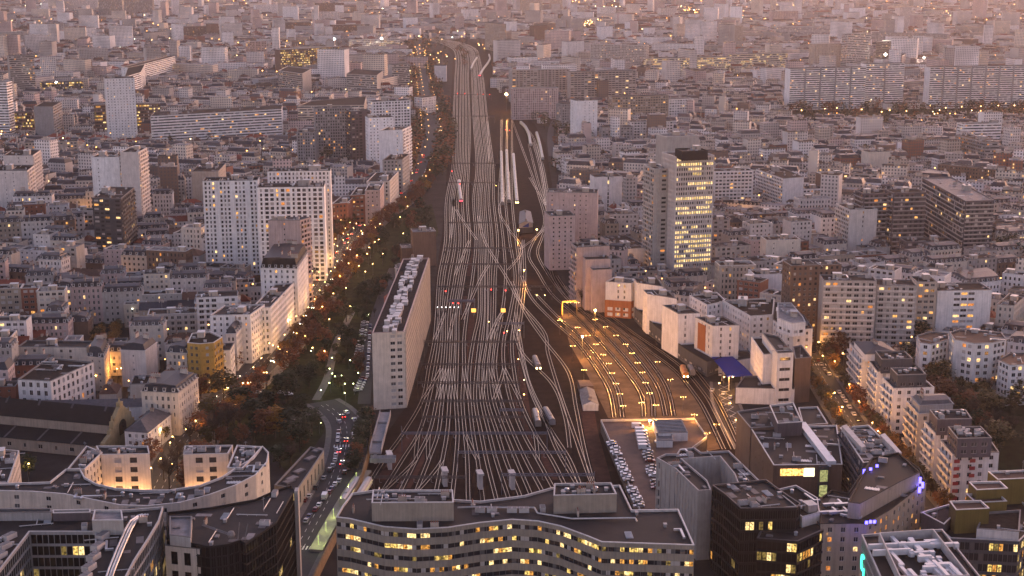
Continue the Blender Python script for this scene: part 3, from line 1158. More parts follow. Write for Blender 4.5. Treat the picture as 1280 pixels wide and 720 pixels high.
for k, pth in enumerate(PATHS):
    c = smooth([G(x, y) for x, y in pth], 8)
    lab = ('main line track with bright worn rails running through the corridor' if k < 12 else 'siding track branching off the main lines towards the sheds' if k < 16 else 'yard track curving through the railway yard' if k < NYARD else 'short crossover track linking two main lines')
    grp = 'main line tracks' if k < 12 else 'siding tracks' if k < 16 else 'yard tracks' if k < NYARD else 'crossover tracks'
    rt = empty('railway_track', (*c[0], 0), lab, 'track', grp)
    ribbon_obj('track_bed', c, 3.0, 0.04 + 0.004 * (k % 9), M_BALL2, 0, rt)
    for sgn in (-1, 1):
        b = MB()
        l, r = strip_poly(c, 1.435 * 1 + 0.0)
        q = l if sgn > 0 else r
        # heads widened with distance: their bright glint is put into the shape
        l2, r2 = [], []
        for i, pp in enumerate(q):
            aa, cc = q[max(0, i - 1)], q[min(len(q) - 1, i + 1)]
            dd = math.hypot(cc[0] - aa[0], cc[1] - aa[1]) or 1e-6
            ww_ = min(0.22, max(0.12, 0.12 + (pp[1] - 700) * 0.00009)) / 2
            l2.append((pp[0] - (cc[1] - aa[1]) / dd * ww_, pp[1] + (cc[0] - aa[0]) / dd * ww_))
            r2.append((pp[0] + (cc[1] - aa[1]) / dd * ww_, pp[1] - (cc[0] - aa[0]) / dd * ww_))
        for i in range(len(q) - 1):
            a0, a1, b0_, b1 = r2[i], r2[i + 1], l2[i + 1], l2[i]
            z = 0.26
            b.quad((*a0, z), (*a1, z), (*b0_, z), (*b1, z))
            b.quad((*a0, 0.05), (*a1, 0.05), (*a1, z), (*a0, z))
            b.quad((*b0_, 0.05), (*b1, 0.05), (*b1, z), (*b0_, z))
        b.build('rail', [M_RAIL_], rt)
    # sleepers
    if k < NYARD:
        b = MB()
        for x, y, a in walk(c, 1.2):
            if y > 900:
                break
            b.obox(x, y, 0.06, 0.12, 0.35, 2.4, a)
        o = b.build('sleeper', [mat('sleeper_concrete', (0.055, 0.042, 0.038), 0.9, var=0.2)], rt)
        if o:
            tag(o, kind='stuff')

# ---------------------------------------------------------------- gantries over the tracks
M_GANT = mat('gantry_paint', (0.15, 0.15, 0.18), 0.5, 0.3, var=0.2)
M_GANTD = mat('gantry_dark', (0.09, 0.07, 0.06), 0.6, 0.2, var=0.2)
GANT = [(527, 501, 652, 1), (528, 521, 655, 0), (625, 512, 655, 2), (502, 541, 684, 3), (572, 565, 707, 2), (627, 593, 743, 2), (467, 596, 582, 0), (522, 478, 650, 1), (526, 455, 648, 1), (530, 427, 648, 0), (622, 404, 655, 2), (560, 376, 593, 4), (547, 358, 690, 0), (553, 330, 640, 0), (556, 310, 640, 0), (560, 278, 640, 0), (558, 228, 625, 0), (562, 204, 625, 0), (566, 145, 618, 0), (566, 118, 614, 0)]
GLAB = ['dark slender wire gantry spanning the tracks', 'brown wire gantry spanning the tracks', 'short pale steel half gantry over the busiest tracks', 'long blue grey steel gantry across all the tracks', 'thick pale signal bridge over two tracks']
for i, (x0, y, x1, st_) in enumerate(GANT):
    a, c = G(x0, y, 8.5), G(x1, y, 8.5)
    m = M_GANT if st_ in (2, 3, 4) else M_GANTD
    rt = empty('track_gantry', (a[0], a[1], 0), GLAB[st_], 'gantry', 'gantries over the tracks: ' + GLAB[st_].split(' over ')[0].split(' across ')[0].split(' spanning ')[0])
    b = MB()
    t = 0.2 if st_ in (2, 3) else 0.6 if st_ == 4 else 0.2
    for dy in (-0.4, 0.4):
        for z in (8.0, 8.8):
            b.bar((a[0], a[1] + dy, z), (c[0], c[1] + dy, z), t * 0.5, 0, 4)
    n = max(3, int((c[0] - a[0]) / 2.2))
    for k in range(n):
        p, q = lerp(a, c, k / n), lerp(a, c, (k + 1) / n)
        b.bar((p[0], p[1] - 0.4, 8.0), (q[0], q[1] - 0.4, 8.8), t * 0.3, 0, 4)
        b.bar((p[0], p[1] + 0.4, 8.8), (q[0], q[1] + 0.4, 8.0), t * 0.3, 0, 4)
    b.build('beam', [m], rt)
    for p in ([a, c] if st_ != 4 else [c, lerp(a, c, 0.5)]):
        b = MB()
        b.bar((*p, 0), (*p, 11.5 if st_ == 3 else 9.6), t * 0.75, 0, 6)
        b.build('post', [m], rt)
    for k in range(n):
        if k % 3 == 1:
            p = lerp(a, c, k / n)
            b = MB()
            b.bar((p[0], p[1], 8.0), (p[0], p[1], 6.3), 0.06, 0, 4)
            b.bar((p[0], p[1], 6.3), (p[0] + 0.9, p[1], 6.1), 0.05, 0, 4)
            b.build('wire_hanger', [M_METAL], rt)

# station footbridge piers and dark cross beam at the throat, platform with trains
for x, y in ((487, 585), (556, 606), (600, 610), (640, 610)):
    p = G(x, y)
    rt = empty('concrete_pier', (*p, 0), 'pale concrete pier standing among the tracks at the station throat', 'pier', 'piers at the station throat')
    b = MB()
    b.obox(p[0], p[1], 0, 6.0, 1.6, 4.5, 0.2)
    b.obox(p[0], p[1], 6.0, 6.8, 2.4, 5.5, 0.2)
    b.build('shaft', [wm('offwhite')], rt)
p0, p1 = G(462, 577, 7), G(494, 577, 7)
rt = empty('footbridge', (*p0, 0), 'pale concrete footbridge with zigzag stair tower beside the station throat', 'footbridge')
b = MB()
b.prism(ccw([p0, p1, (p1[0], p1[1] + 4), (p0[0], p0[1] + 4)]), 6.4, 7.2, bottom=True)
b.build('deck', [wm('grey')], rt)
for sgn in (0, 1):
    b = MB()
    b.prism(ccw([(p0[0], p0[1] + 3.8 * sgn), (p1[0], p1[1] + 3.8 * sgn), (p1[0], p1[1] + 3.8 * sgn + 0.2), (p0[0], p0[1] + 3.8 * sgn + 0.2)]), 7.2, 8.3)
    b.build('parapet', [wm('grey')], rt)
for k in range(4):
    a = G(469 + k * 3.2, 565 - k * 12, 5)
    c = G(472 + k * 3.2, 553 - k * 12, 5)
    b = MB()
    l, r = strip_poly([a, c], 4.4)
    b.prism(ccw([l[0], l[1], r[1], r[0]]), 4.0 + (k % 2) * 0.9, 4.8 + (k % 2) * 0.9, bottom=True)
    l2, r2 = strip_poly([a, c], 5.0)
    b.prism(ccw([l[0], l[1], l2[1], l2[0]]), 4.0, 6.6)
    b.prism(ccw([r[0], r[1], r2[1], r2[0]]), 4.0, 6.6)
    b.obox(a[0], a[1], 0, 4.0, 1.2, 1.2)
    b.build('stair_flight', [wm('grey')], rt)
# ---------------------------------------------------------------- buildings near the tower
OFFC = 'office_building'

# --- curved office over the station end
p = pxp([(420, 646), (437, 648), (458, 653), (480, 658), (520, 661), (560, 659), (600, 653), (640, 649), (672, 651), (700, 657), (735, 670), (752, 677), (810, 679), (868, 681), (848, 636), (790, 637), (775, 606), (690, 609), (655, 619), (600, 626), (566, 624), (560, 612), (470, 612), (440, 616), (428, 632)], 36)
st = sty('off', fh=3.5, bw=1.35, ww=1.35, wh=1.5, sill=1.3, mar=0.0, lit=0.27, run=2, g0=1.0)
root = building('curved_office_building', 'long curved pale office with ribbon windows closing off the railway tracks', 'office', p, 36, 'warmpanel', st, 'the long curved office', roof='flat', rmat='bitumen', coping=M_COPING, clutter=0.15, lift=False)
for pts, top in (([(464.5, 628), (567, 627.5), (566, 612), (466, 612)], 41.5), ([(692, 619), (771, 617), (764, 603), (693, 604)], 41.5)):
    q = pxp(pts, top)
    volume(root, q, 35.2, top, 'warmpanel', 'blank', rmat='bitumen', coping=M_COPING, clutter=1.6, lift=False, part='penthouse')
q = pxp([(700, 640), (760, 650), (800, 652), (800, 646), (755, 642)], 35.4)
bb = MB()
rail = [G(x, y, 36) for x, y in ((572, 634), (600, 633), (625, 634), (668, 634), (672, 641), (715, 648), (794, 647), (796, 651))]
for a, b in zip(rail, rail[1:]):
    bb.bar((*a, 35.9), (*b, 35.9), 0.28, 0, 4)
bb.build('roof_edge_kerb', [M_COPING], root)
for x, y in ((600, 637), (615, 637), (640, 637), (655, 637)):
    a = G(x, y, 36)
    put('airbox', root, a[0], a[1], 35.2)
# joints between the facade panels
b = MB()
pl_ = ccw(p)
for i in range(len(pl_)):
    a, c = pl_[i], pl_[(i + 1) % len(pl_)]
    L = math.hypot(c[0] - a[0], c[1] - a[1])
    e = ((c[0] - a[0]) / L, (c[1] - a[1]) / L)
    n_ = (e[1], -e[0])
    if n_[1] > -0.3:
        continue
    m_ = max(1, int(L / 1.9))
    for k in range(m_):
        x, y = a[0] + e[0] * L * k / m_ + n_[0] * 0.012, a[1] + e[1] * L * k / m_ + n_[1] * 0.012
        b.quad((x - e[0] * .05, y - e[1] * .05, 0), (x + e[0] * .05, y + e[1] * .05, 0), (x + e[0] * .05, y + e[1] * .05, 35.7), (x - e[0] * .05, y - e[1] * .05, 35.7))
tag(b.build('panel_joint', [M_COPDARK], root), kind='stuff')
# --- glass U-shaped office at the lower corner
p = pxp([(-70, 640), (160, 637), (204, 633), (199, 650), (186, 672), (168, 700), (150, 735), (98, 735), (119, 690), (119, 664), (37, 664), (5, 705), (-30, 750), (-110, 750)], 38)
p = list(reversed(p)) if area(p) < 0 else p
root = building('glass_office_building', 'dark glass office wrapped round a court with pipes on its roof', 'office', p, 38, 'grey', sty('curtain', lit=0.16, bw=1.8, ww=1.7), 'the glass court office', rmat='bitumen', coping=M_COPING, clutter=0.5, lift=False)
volume(root, pxp([(115, 650), (154, 650), (152, 637), (118, 637)], 42), 37.2, 42, 'panel', 'blank', rmat='pale', clutter=0, part='penthouse')
volume(root, pxp([(-60, 641), (64, 640), (64, 635), (-60, 636)], 40), 37.2, 40, 'grey', 'blank', rmat='bitumen', clutter=0, part='penthouse')
volume(root, pxp([(66, 641), (113, 640), (113, 636), (66, 637)], 40), 37.2, 40, 'plum', 'blank', rmat='bitumen', clutter=0, part='penthouse')
for k, off in enumerate((0, 5, 9)):
    b = MB()
    pts = [G(x + off * 0.8, y, 38.4) for x, y in ((126, 740), (136, 710), (146, 685), (157, 660), (163, 650), (172, 644), (178, 642))]
    for a, c in zip(pts, pts[1:]):
        b.bar((*a, 38.1), (*c, 38.1), 0.35, 0, 6)
    b.build('roof_pipe', [M_METAL], root)
for k in range(5):
    a = G(128 - k * 5.5, 672 + k * 13, 37.5)
    put('airbox', root, a[0], a[1], 37.2, 1.25, (1.3, 1.4, 1.1))
    a = G(12 - k * 6, 672 + k * 12, 37.5)
    put('airbox', root, a[0], a[1], 37.2, 1.1, (1.3, 1.2, 1.0))
# --- black glass building with the curved terrace
p = pxp([(208, 672), (262, 683), (285, 680), (300, 675), (307, 679), (345, 653), (368, 612), (365, 606), (345, 612), (318, 624), (262, 634), (208, 640)], 34)
stl = sty('curtain', lit=0.05, fh=3.2)
root = building('black_office_building', 'black glass office with curved front and roof crane beside the sunken road', 'office', p, 34, 'black', stl, 'the black curved office', rmat='bitumen', coping=M_BITUMEN, clutter=0.4, lift=False)
volume(root, pxp([(206, 681), (261, 687), (257, 673), (208, 668)], 32.5), 0, 32.5, 'stone', sty('arch', fh=5.5, bw=4.2, ww=2.2, wh=4.2, pal='black'), rmat='pale', clutter=0, part='stone_bay')
volume(root, pxp([(212, 668), (238, 671), (240, 645), (212, 645)], 36.5), 33, 36.5, 'panel', 'blank', rmat='pale', clutter=0.3, lift=False, part='penthouse')
b = MB()
a0, a1 = G(253, 655, 35.5), G(289, 668, 35.5)
for d in (-0.5, 0.5):
    b.bar((a0[0], a0[1] + d, 35.3), (a1[0], a1[1] + d, 35.3), 0.18, 0, 4)
b.ball((a1[0], a1[1], 35.5), 1.3, 0, 8)
b.bar((a1[0] + 2, a1[1], 34), (a1[0] + 2.5, a1[1] + 1, 39), 0.12, 0, 4)
b.bar((a1[0] + 4, a1[1], 34), (a1[0] + 5, a1[1] + 1, 38.5), 0.12, 0, 4)
b.build('cleaning_crane', [M_ROOFWHITE], root)
b = MB()
q = pxp([(371, 612), (374, 611), (379, 690), (375, 694)], 30)
q = strip_poly([G(371.5, 610, 34), G(370, 614.5, 34)], 1.2)
b.prism(ccw(q[0] + list(reversed(q[1]))), 0, 34.2)
b.build('wall_fin', [wm('panel')], root)
# --- low hall with green windows along the road
Q('long low brick hall with green windows and skylights beside the sunken road', 'the green-windowed hall', [(343, 606), (372, 611), (405, 563), (388, 558)], 9, 'tan', sty('wide', fh=7, bw=5.5, ww=1.6, wh=4.8, sill=1.2, pal='black'), name='market_hall', cat='hall', rmat='bitumen', coping=M_COPDARK, clutter=0.0, lift=False)
hall = ALLB[-1]
for x, y in ((361, 600), (365, 596), (374, 587), (388, 571), (397, 561)):
    a = G(x, y, 9)
    put('skylight', hall, a[0], a[1], 8.2, 1.0, (2.2, 2.2, 1.2))

# --- the crescent with its two lit pavilions
cres = pxp([(-40, 606), (0, 613), (40, 614), (80, 617), (115, 624), (150, 631), (185, 632), (225, 628), (262, 618), (295, 606), (320, 593), (334, 577), (336, 565), (328, 557), (316, 572), (295, 584), (277, 596), (250, 606), (212, 612), (180, 612), (145, 610), (120, 604), (106, 596), (100, 585), (82, 586), (62, 602), (0, 604), (-40, 598)], 27)
root = building('crescent_building', 'pale crescent block with columned court and two uplit end pavilions', 'crescent block', cres, 27, 'stone', sty('duo', fh=3.0, bw=5.5, ww=1.8, wh=1.5), 'the crescent block', rmat='bitumen', coping=M_COPING, clutter=1.1, lift=False)
for pts in ([(126, 568), (187, 567), (185, 557), (120, 557)], [(229, 568), (285, 566.5), (291, 556), (231, 557)]):
    volume(root, pxp(pts, 27), 0, 27, 'stone', [sty('duo', fh=3.6, bw=5.5, ww=2.6, wh=2.1, mar=3.2, skip=0.0), 'home', 'home', 'home'], rmat='bitumen', coping=M_COPING, clutter=1.0, lift=False, part='pavilion')
for pts in ([(84, 586), (106, 586), (128, 565), (108, 557)], [(284, 584), (303, 585), (328, 558), (296, 556)]):
    volume(root, pxp(pts, 27.15), 10, 27.15, 'stone', 'home', rmat='bitumen', coping=M_COPING, clutter=1.6, lift=False, part='arm')
Q('pale terraced block with stepped end at the far tip of the crescent', None, [(-30, 603), (10, 603), (24, 563), (-12, 560)], 24, 'stone', 'home', rmat='bitumen', clutter=1.0)

# --- church behind the crescent
e0, e1 = G(-25, 517, 11.5), G(139, 532, 11.5)
ex = ((e1[0] - e0[0]), (e1[1] - e0[1]))
L = math.hypot(*ex)
ex = (ex[0] / L, ex[1] / L)
nx = (-ex[1], ex[0])
cp_ = lambda a, o: (e1[0] - ex[0] * a + nx[0] * o, e1[1] - ex[1] * a + nx[1] * o)
LN = L + 15
root = new_root('church', 'long dark roofed church with clerestory and yellow stone gable front', 'church', [cp_(0, 0), cp_(0, 14), cp_(LN, 14), cp_(LN, 0)], 'the church')
occupy([cp_(-3, -11), cp_(-3, 25), cp_(LN, 25), cp_(LN, -11)] if area([cp_(-3, -11), cp_(-3, 25), cp_(LN, 25), cp_(LN, -11)]) > 0 else [cp_(LN, -11), cp_(LN, 25), cp_(-3, 25), cp_(-3, -11)], 2)
volume(root, [cp_(LN, 0), cp_(0, 0), cp_(0, 13), cp_(LN, 13)], 0, 17.5, 'tan', sty('arch', fh=4.4, bw=7.2, ww=4.0, wh=2.5, sill=0.9, g0=6.9, pal='black'), roof='gable', rmat=M_BITUMEN, roofh=6, part='nave')
b = MB()
b.quad((*cp_(LN, -9.5), 5.2), (*cp_(2, -9.5), 5.2), (*cp_(2, 0.05), 7.6), (*cp_(LN, 0.05), 7.6))
b.quad((*cp_(2, 22.5), 5.2), (*cp_(LN, 22.5), 5.2), (*cp_(LN, 12.95), 7.6), (*cp_(2, 12.95), 7.6))
b.build('aisle_roof', [M_BITUMEN], root)
b = MB()
for a in (14, 30, 46, 62, 78):
    b.quad((*cp_(a + 0.5, -9.5), 5.35), (*cp_(a - 0.5, -9.5), 5.35), (*cp_(a - 0.5, 0), 7.75), (*cp_(a + 0.5, 0), 7.75))
    b.quad((*cp_(a - 8, 0.2), 11.6), (*cp_(a - 9, 0.2), 11.6), (*cp_(a - 9, 6.5), 17.65), (*cp_(a - 8, 6.5), 17.65))
b.build('roof_flashing', [M_ZINC], root)
volume(root, [cp_(LN, -9), cp_(2, -9), cp_(2, -0.1), cp_(LN, -0.1)], 0, 5.3, 'tan', sty('arch', fh=4.6, bw=7.2, ww=2.0, wh=1.8, sill=1.6, g0=0, pal='black'), clutter=0, part='aisle_wall', lift=False, rmat='bitumen', coping=M_BITUMEN)
b = MB()
gable = [(-9, 0), (-9, 8.5), (-3.5, 11), (-3.5, 13), (-1.2, 13), (-1.2, 17.2), (0.2, 17.2), (0.2, 18.2), (5.2, 23.2), (5.2, 25.5), (7.8, 25.5), (7.8, 23.2), (12.8, 18.2), (12.8, 17.2), (14.2, 17.2), (14.2, 13), (16.5, 13), (16.5, 11), (22, 8.5), (22, 0)]
gable = [(o, z * 0.79) for o, z in gable]
fr, bk = [(*cp_(-1.6, o), z) for o, z in gable], [(*cp_(0.2, o), z) for o, z in gable]
b.face(fr)
b.face(list(reversed(bk)))
for i in range(len(gable)):
    j = (i + 1) % len(gable)
    b.quad(bk[i], bk[j], fr[j], fr[i])
for o, z in ((-2.4, 10.3), (-0.5, 13.6), (6.5, 20.1), (13.5, 13.6), (15.3, 10.3)):
    q = cp_(-0.7, o)
    b.bar((*q, z - 0.3), (*q, z + 2.4), 0.55, 0, 4, 0.15)
b.build('gable_front', [mat('church_stone', (0.33, 0.26, 0.15), 0.9, var=0.25, streak=0.2)], root)
b = MB()
pts = [(3.5 + 3 * (1 - math.cos(t)), 9.5 + 3.0 * math.sin(t)) for t in [PI * i / 8 for i in range(9)]]
b.face([(*cp_(-1.68, o), z) for o, z in [(9.5, 6)] + [(3.5, 6)] + pts])
b.build('arched_window', [G_BLACK], root)

# --- row behind the church
B('long white block with shallow grey zinc roof standing behind the church', 'the white block behind the church', 45, 505, 192, 502, 12, 11, 'white', 'sparse', roof='gable', rmat='zinc', roofh=2.2)
Q('white house with blue grey hipped zinc roof at the end of the church street', 'the hipped zinc house', [(155, 529), (184, 531), (213, 508), (186, 503)], 14, 'white', 'home', roof='hip', rmat='zinc', roofh=3.5, name='apartment_building')
Q('cream corner block with grey mansard and row of dormers at the square', 'the mansard corner block', [(176, 480), (222, 482), (247, 463)], 23, 'cream', sty('haus', lit=0.03), roof='mansard', rmat='slate', name='mansard_building')
Q('white modern office with bent front and tall window bays behind the church', 'the bent white office', [(22, 474), (63, 476), (117, 452), (60, 447)], 20, 'white', [sty('home', bw=3.6, ww=1.6, fh=3.4, wh=2.3), sty('home', bw=3.4, ww=1.6, fh=3.4, wh=2.3)], rmat='gravel', clutter=1.2, lift=False)
B('long cream terrace with black roof edge facing the bent white office', None, 22, 433, 108, 434, 17, 12, 'cream', 'sparse', rmat='bitumen', clutter=0.7, coping=M_COPDARK)
Q('cream corner tower with dark slate crown above the lamplit side street', None, [(108, 433), (129, 435), (136, 420)], 22, 'cream', sty('small', lit=0.05), roof='mansard', rmat='slate', name='mansard_building', roofh=5)
B('cream gable block with slate blue crown and wall lamp by the side street', 'the lamplit gable block', 150, 429, 181, 430, 22, 16, 'offwhite', sty('gable'), roof='mansard', rmat='slate', name='mansard_building', dorm=False)
Q('ochre yellow curved apartment house with iron balconies at the boulevard corner', 'the ochre apartment house', [(234, 428), (250, 429.5), (267, 428), (278, 421), (262, 414), (240, 416)], 25, 'ochre', sty('balc', bw=3.0, ww=1.4, balc=0.6, fh=3.1, wh=2.0), rmat='gravel', clutter=0.8)
B('narrow slate mansard house with white dormers leaning on the ochre house', None, 207, 432, 233, 433, 21, 12, 'stone', 'haus', roof='mansard', rmat='slate', name='mansard_building')
Q('narrow white block with stacked bay windows beside the ochre house', None, [(270, 438), (288, 437), (293, 428)], 18, 'white', 'wide', rmat='gravel', clutter=0.5)
Q('white mansard house with tall windows on the boulevard above the ochre house', None, [(281, 409), (295, 409), (305, 397)], 23, 'white', 'haus', roof='mansard', rmat='zinc', name='mansard_building')
Q('broad white block with black tarred roof stepping up the boulevard', 'the broad white boulevard block', [(262, 394), (313, 393), (331, 380)], 26, 'white', 'home', rmat='bitumen', clutter=1.3)
Q('long white boulevard block with shops and glinting roof kerbs', 'the long white boulevard block', [(313, 386), (338, 384), (367, 353)], 25, 'white', 'haus', rmat='bitumen', clutter=1.5)
Q('white block topped by a black mansard storey on the boulevard', 'the black crowned boulevard block', [(325, 322), (371, 323), (384, 304)], 38, 'white', sty('home', bw=3.4), roof='mansard', rmat=M_BITUMEN, roofh=6, name='mansard_building')
Q('plain pinkish tower block with zinc caps beside the tall white slab', 'the pinkish tower', [(335, 275), (375, 275), (388, 271)], 52, 'pink', ['gable', 'balc2', 'blank', 'blank'], name='tower_block', cat='tower block', rmat='zinc')
for k, (x1, x2, yy, yb, dep, h) in enumerate(((253, 322, 226, 345, 16, 0), (321, 405, 234, 352, 16, 0), (334, 413, 214, 336, 15, 0))):
    B(['broad white slab tower with lit rooms and narrow window columns', 'white slab tower with loggia columns standing before a taller twin', 'tall white slab tower with plain end wall rising over the boulevard'][k], ['the broad white slab tower', 'the loggia slab tower', 'the tall white slab tower'][k], x1, yy, x2, yy - 1, Y(yb), dep, 'bright', ['strip', 'balc2', 'strip'][k] if k != 1 else sty('balc2', balc=0.0, fin=0.35, bw=3.2), 'gable', name='tower_block', cat='tower block', rmat='gravel', clutter=1.5)
Q('dark glazed tower with white balconied flank and roof garden', 'the dark glazed tower', [(115, 247), (151, 248), (168, 234)], 44, 'dark', [sty('balc2', lit=0.12, bw=4, ww=3.2), 'balc2', 'blank', 'blank'], name='tower_block', cat='tower block', rmat='gravel', clutter=2)
Q('pale tower with two window columns behind the dark glazed tower', 'the pale twin tower', [(114, 196), (149, 196), (162, 189)], 55, 'bright', ['gable', 'balc2', 'blank', 'blank'], name='tower_block', cat='tower block', clutter=1.6)
Q('slim pale tower with ladder of balconies beside its pale twin', None, [(150, 190), (173, 190), (184, 184)], 60, 'offwhite', ['blank', 'balc2', 'blank', 'blank'], name='tower_block', cat='tower block')
Q('stepped pale tower with rounded flank at the edge of the quarter', None, [(-12, 213), (34, 213), (43, 206)], 40, 'offwhite', ['gable', 'balc2', 'blank', 'blank'], name='tower_block', cat='tower block')
Q('pale tower with curved balconied flank rising behind the stepped tower', None, [(4, 194), (41, 194), (51, 187)], 47, 'offwhite', ['gable', 'balc2', 'blank', 'blank'], name='tower_block', cat='tower block')
B('slender bright white tower with regular small windows above the park trees', 'the slender white tower', 131, 98, 168, 97, Y(178), 20, 'bright', 'small', name='tower_block', cat='tower block')
Q('very long white slab with continuous balcony bands and shed roofs', 'the long banded slab', [(188, 145), (352, 136), (353, 131)], 34, 'bright', ['band', 'gable', 'band', 'gable'], name='slab_block', cat='slab block', clutter=0.6)
B('white banded tower cut by the edge of the quarter', None, -15, 103, 8, 103, Y(175), 18, 'bright', 'band2', name='tower_block', cat='tower block')
B('concrete tower with red beacon lamps and window bands', 'the beacon tower', 11, 70, 42, 69, Y(123), 18, 'concrete', ['band', 'gable'][0], 'gable', name='tower_block', cat='tower block')
B('low office blazing with yellow light on every floor', 'the blazing yellow office', 52, 103, 103, 101, Y(125), 14, 'dark', sty('offlit', bm=None), name=OFFC, cat='office')
Q('grey slab tower with striped flank beside the lit offices', None, [(42, 133), (66, 133), (77, 127)], 38, 'grey', ['blank', 'band2', 'blank', 'band2'], name='tower_block', cat='tower block')
B('brown office with warm lit windows between grey slab and park', None, 8, 141, 42, 140, Y(169), 14, 'brown', 'offlit', name=OFFC, cat='office')
B('brown office with lit windows behind the slender white tower', None, 117, 131, 200, 129, Y(168), 14, 'brown', 'off', name=OFFC, cat='office')
B('beige school block with rows of square windows by the park', 'the beige school block', 30, 178, 97, 176, Y(199), 13, 'beige', sty('wide', lit=0.2), name='school_building', cat='school')
B('white curved slab of many storeys with banded balconies far up the quarter', 'the curved banded slab', 163, 84, 219, 70, Y(114), 14, 'bright', 'band', 'gable', name='slab_block', cat='slab block')
Q('white stepped slab wing with dark recesses joined to the curved slab', None, [(156, 96), (176, 90), (181, 80), (160, 84)], 36, 'bright', 'band', name='slab_block', cat='slab block')
B('dark brown office slab glowing with many yellow windows', 'the glowing brown office slab', 350, 62, 424, 58, Y(98), 16, 'brown', sty('off', lit=0.6), 'blank', name=OFFC, cat='office')
Q('grey slab with dark end wall in front of the glowing office', None, [(348, 88), (378, 92), (389, 86)], 35, 'panel', ['band', 'blank', 'blank', 'blank'], name='slab_block', cat='slab block')
Q('grey slab with dark end wall beside the rail side trees', None, [(433, 92), (471, 94), (479, 88)], 32, 'panel', ['band', 'blank', 'blank', 'blank'], name='slab_block', cat='slab block')
B('grey pinstriped tower with dark flank before the rail side trees', None, 490, 81, 512, 80, Y(113), 14, 'panel', 'band', 'blank', name='slab_block', cat='slab block')
B('dark grey slab with pale piers and scattered lit rooms', 'the pale piered slab', 393, 135, 440, 134, Y(206), 14, 'grey', 'strip', 'gable', name='tower_block', cat='tower block')
B('grey block of enclosed balconies joined to the pale piered slab', None, 438, 139, 463, 138, Y(208), 15, 'plum', 'balc', name='tower_block', cat='tower block')
B('white tower with small windows next to enclosed balconies', None, 460, 147, 492, 146, Y(212), 16, 'bright', 'small', name='tower_block', cat='tower block')
Q('plain white tower with blank front close to the rail avenue', 'the plain white rail tower', [(474, 163), (503, 162), (514, 157)], 46, 'bright', ['gable', 'balc2', 'blank', 'blank'], name='tower_block', cat='tower block')
B('white tower with dark glazed centre behind the plain white one', None, 465, 127, 513, 125, Y(190), 15, 'bright', sty('wide', blind=.2), name='tower_block', cat='tower block')
Q('ramped cream block of diagonal gallery bands behind the piered slab', None, [(372, 132), (455, 131), (458, 120), (388, 126)], 34, 'cream', 'band2', name='slab_block', cat='slab block')
B('grey window striped block beside the shadowy garden tree', None, 371, 165, 394, 165, Y(212), 14, 'grey', 'strip', name='tower_block', cat='tower block')
Q('sunset tinted beige tower with plain front and roof terrace', 'the beige plain tower', [(239, 214), (273, 214), (282, 204)], 33, 'beige', ['blank', 'small', 'blank', 'blank'], name='tower_block', cat='tower block', clutter=2)
Q('red brick block beside the tall white slab tower', None, [(414, 255), (434, 253), (446, 243)], 22, 'brick', 'home')
Q('red brick terrace with pale lines on the rail avenue', None, [(438, 244), (456, 243), (464, 232)], 24, 'brick', 'wide')
Q('salmon block with small square windows on the rail avenue', None, [(456, 238), (475, 237), (480, 228)], 27, 'pink', 'small')
Q('grey stone block with rounded corner on the rail avenue', None, [(458, 227), (487, 226), (498, 214)], 26, 'stone', 'home')
Q('grey courtyard block under the plain white rail tower', None, [(478, 200), (503, 199), (512, 192)], 30, 'panel', 'home')
B('white low block with dark zinc roof behind the brick blocks', None, 413, 222, 440, 222, 18, 14, 'white', 'home', roof='gable', rmat='zinc')
B('brown brick block standing alone between avenue and tracks', 'the brown trackside block', 516, 290, 545, 289, Y(333), 13, 'brown', 'blank', clutter=2.5, rmat='pale')
B('low grey annex in front of the brown trackside block', None, 502, 310, 533, 309, 12, 14, 'brown', 'blank', rmat='pale', coping=M_COPDARK, clutter=1.4)

# --- the long slab beside the tracks
A_, B_, C_ = G(465, 416, 37), G(505, 414, 37), G(536, 322, 37)
M_ = lerp(A_, B_, 0.5)
D_ = (A_[0] + C_[0] - B_[0], A_[1] + C_[1] - B_[1])
root = building('trackside_slab_block', 'very long slab of flats with gridded balconies running along the tracks', 'slab block', [A_, M_, B_, C_, D_], 37, 'cream', ['blank', sty('wide', fh=3.0, bw=3.0, ww=2.2, mar=0.5, lit=0.03), sty('balc2', bw=3.0, ww=2.3, wh=1.8, fh=3.0, fin=0.75, balc=0.6, blind=0.6, bm='all'), 'blank', 'wide'], 'the trackside slab', rmat='gravel', clutter=0, lift=False, coping=mat('coping_rose', (0.42, 0.30, 0.27), 0.6, var=0.2))
dv = (C_[0] - B_[0], C_[1] - B_[1])
wv = (A_[0] - B_[0], A_[1] - B_[1])
sa = math.atan2(dv[1], dv[0])
b0 = MB()
b0.obox(0, 0, 0, 2.0, 3.4, 2.6)
b0.obox(0, 0, 2.0, 2.15, 3.7, 2.9, 0, 1)
me = b0.mesh('plant_housing', [M_PLANT, M_COPING])
for i in range(46):
    for j in (0.36, 0.6):
        if R.random() < 0.85:
            t = (i + 0.5 + R.uniform(-0.2, 0.2)) / 46
            f = j + R.uniform(-0.07, 0.07)
            x, y = B_[0] + dv[0] * t + wv[0] * f, B_[1] + dv[1] * t + wv[1] * f
            child('plant_housing', me, root, (x - root['_w'][0], y - root['_w'][1], 36.2), sa, (R.uniform(0.6, 1.3), R.uniform(0.6, 1.2), R.uniform(0.6, 1.2)))

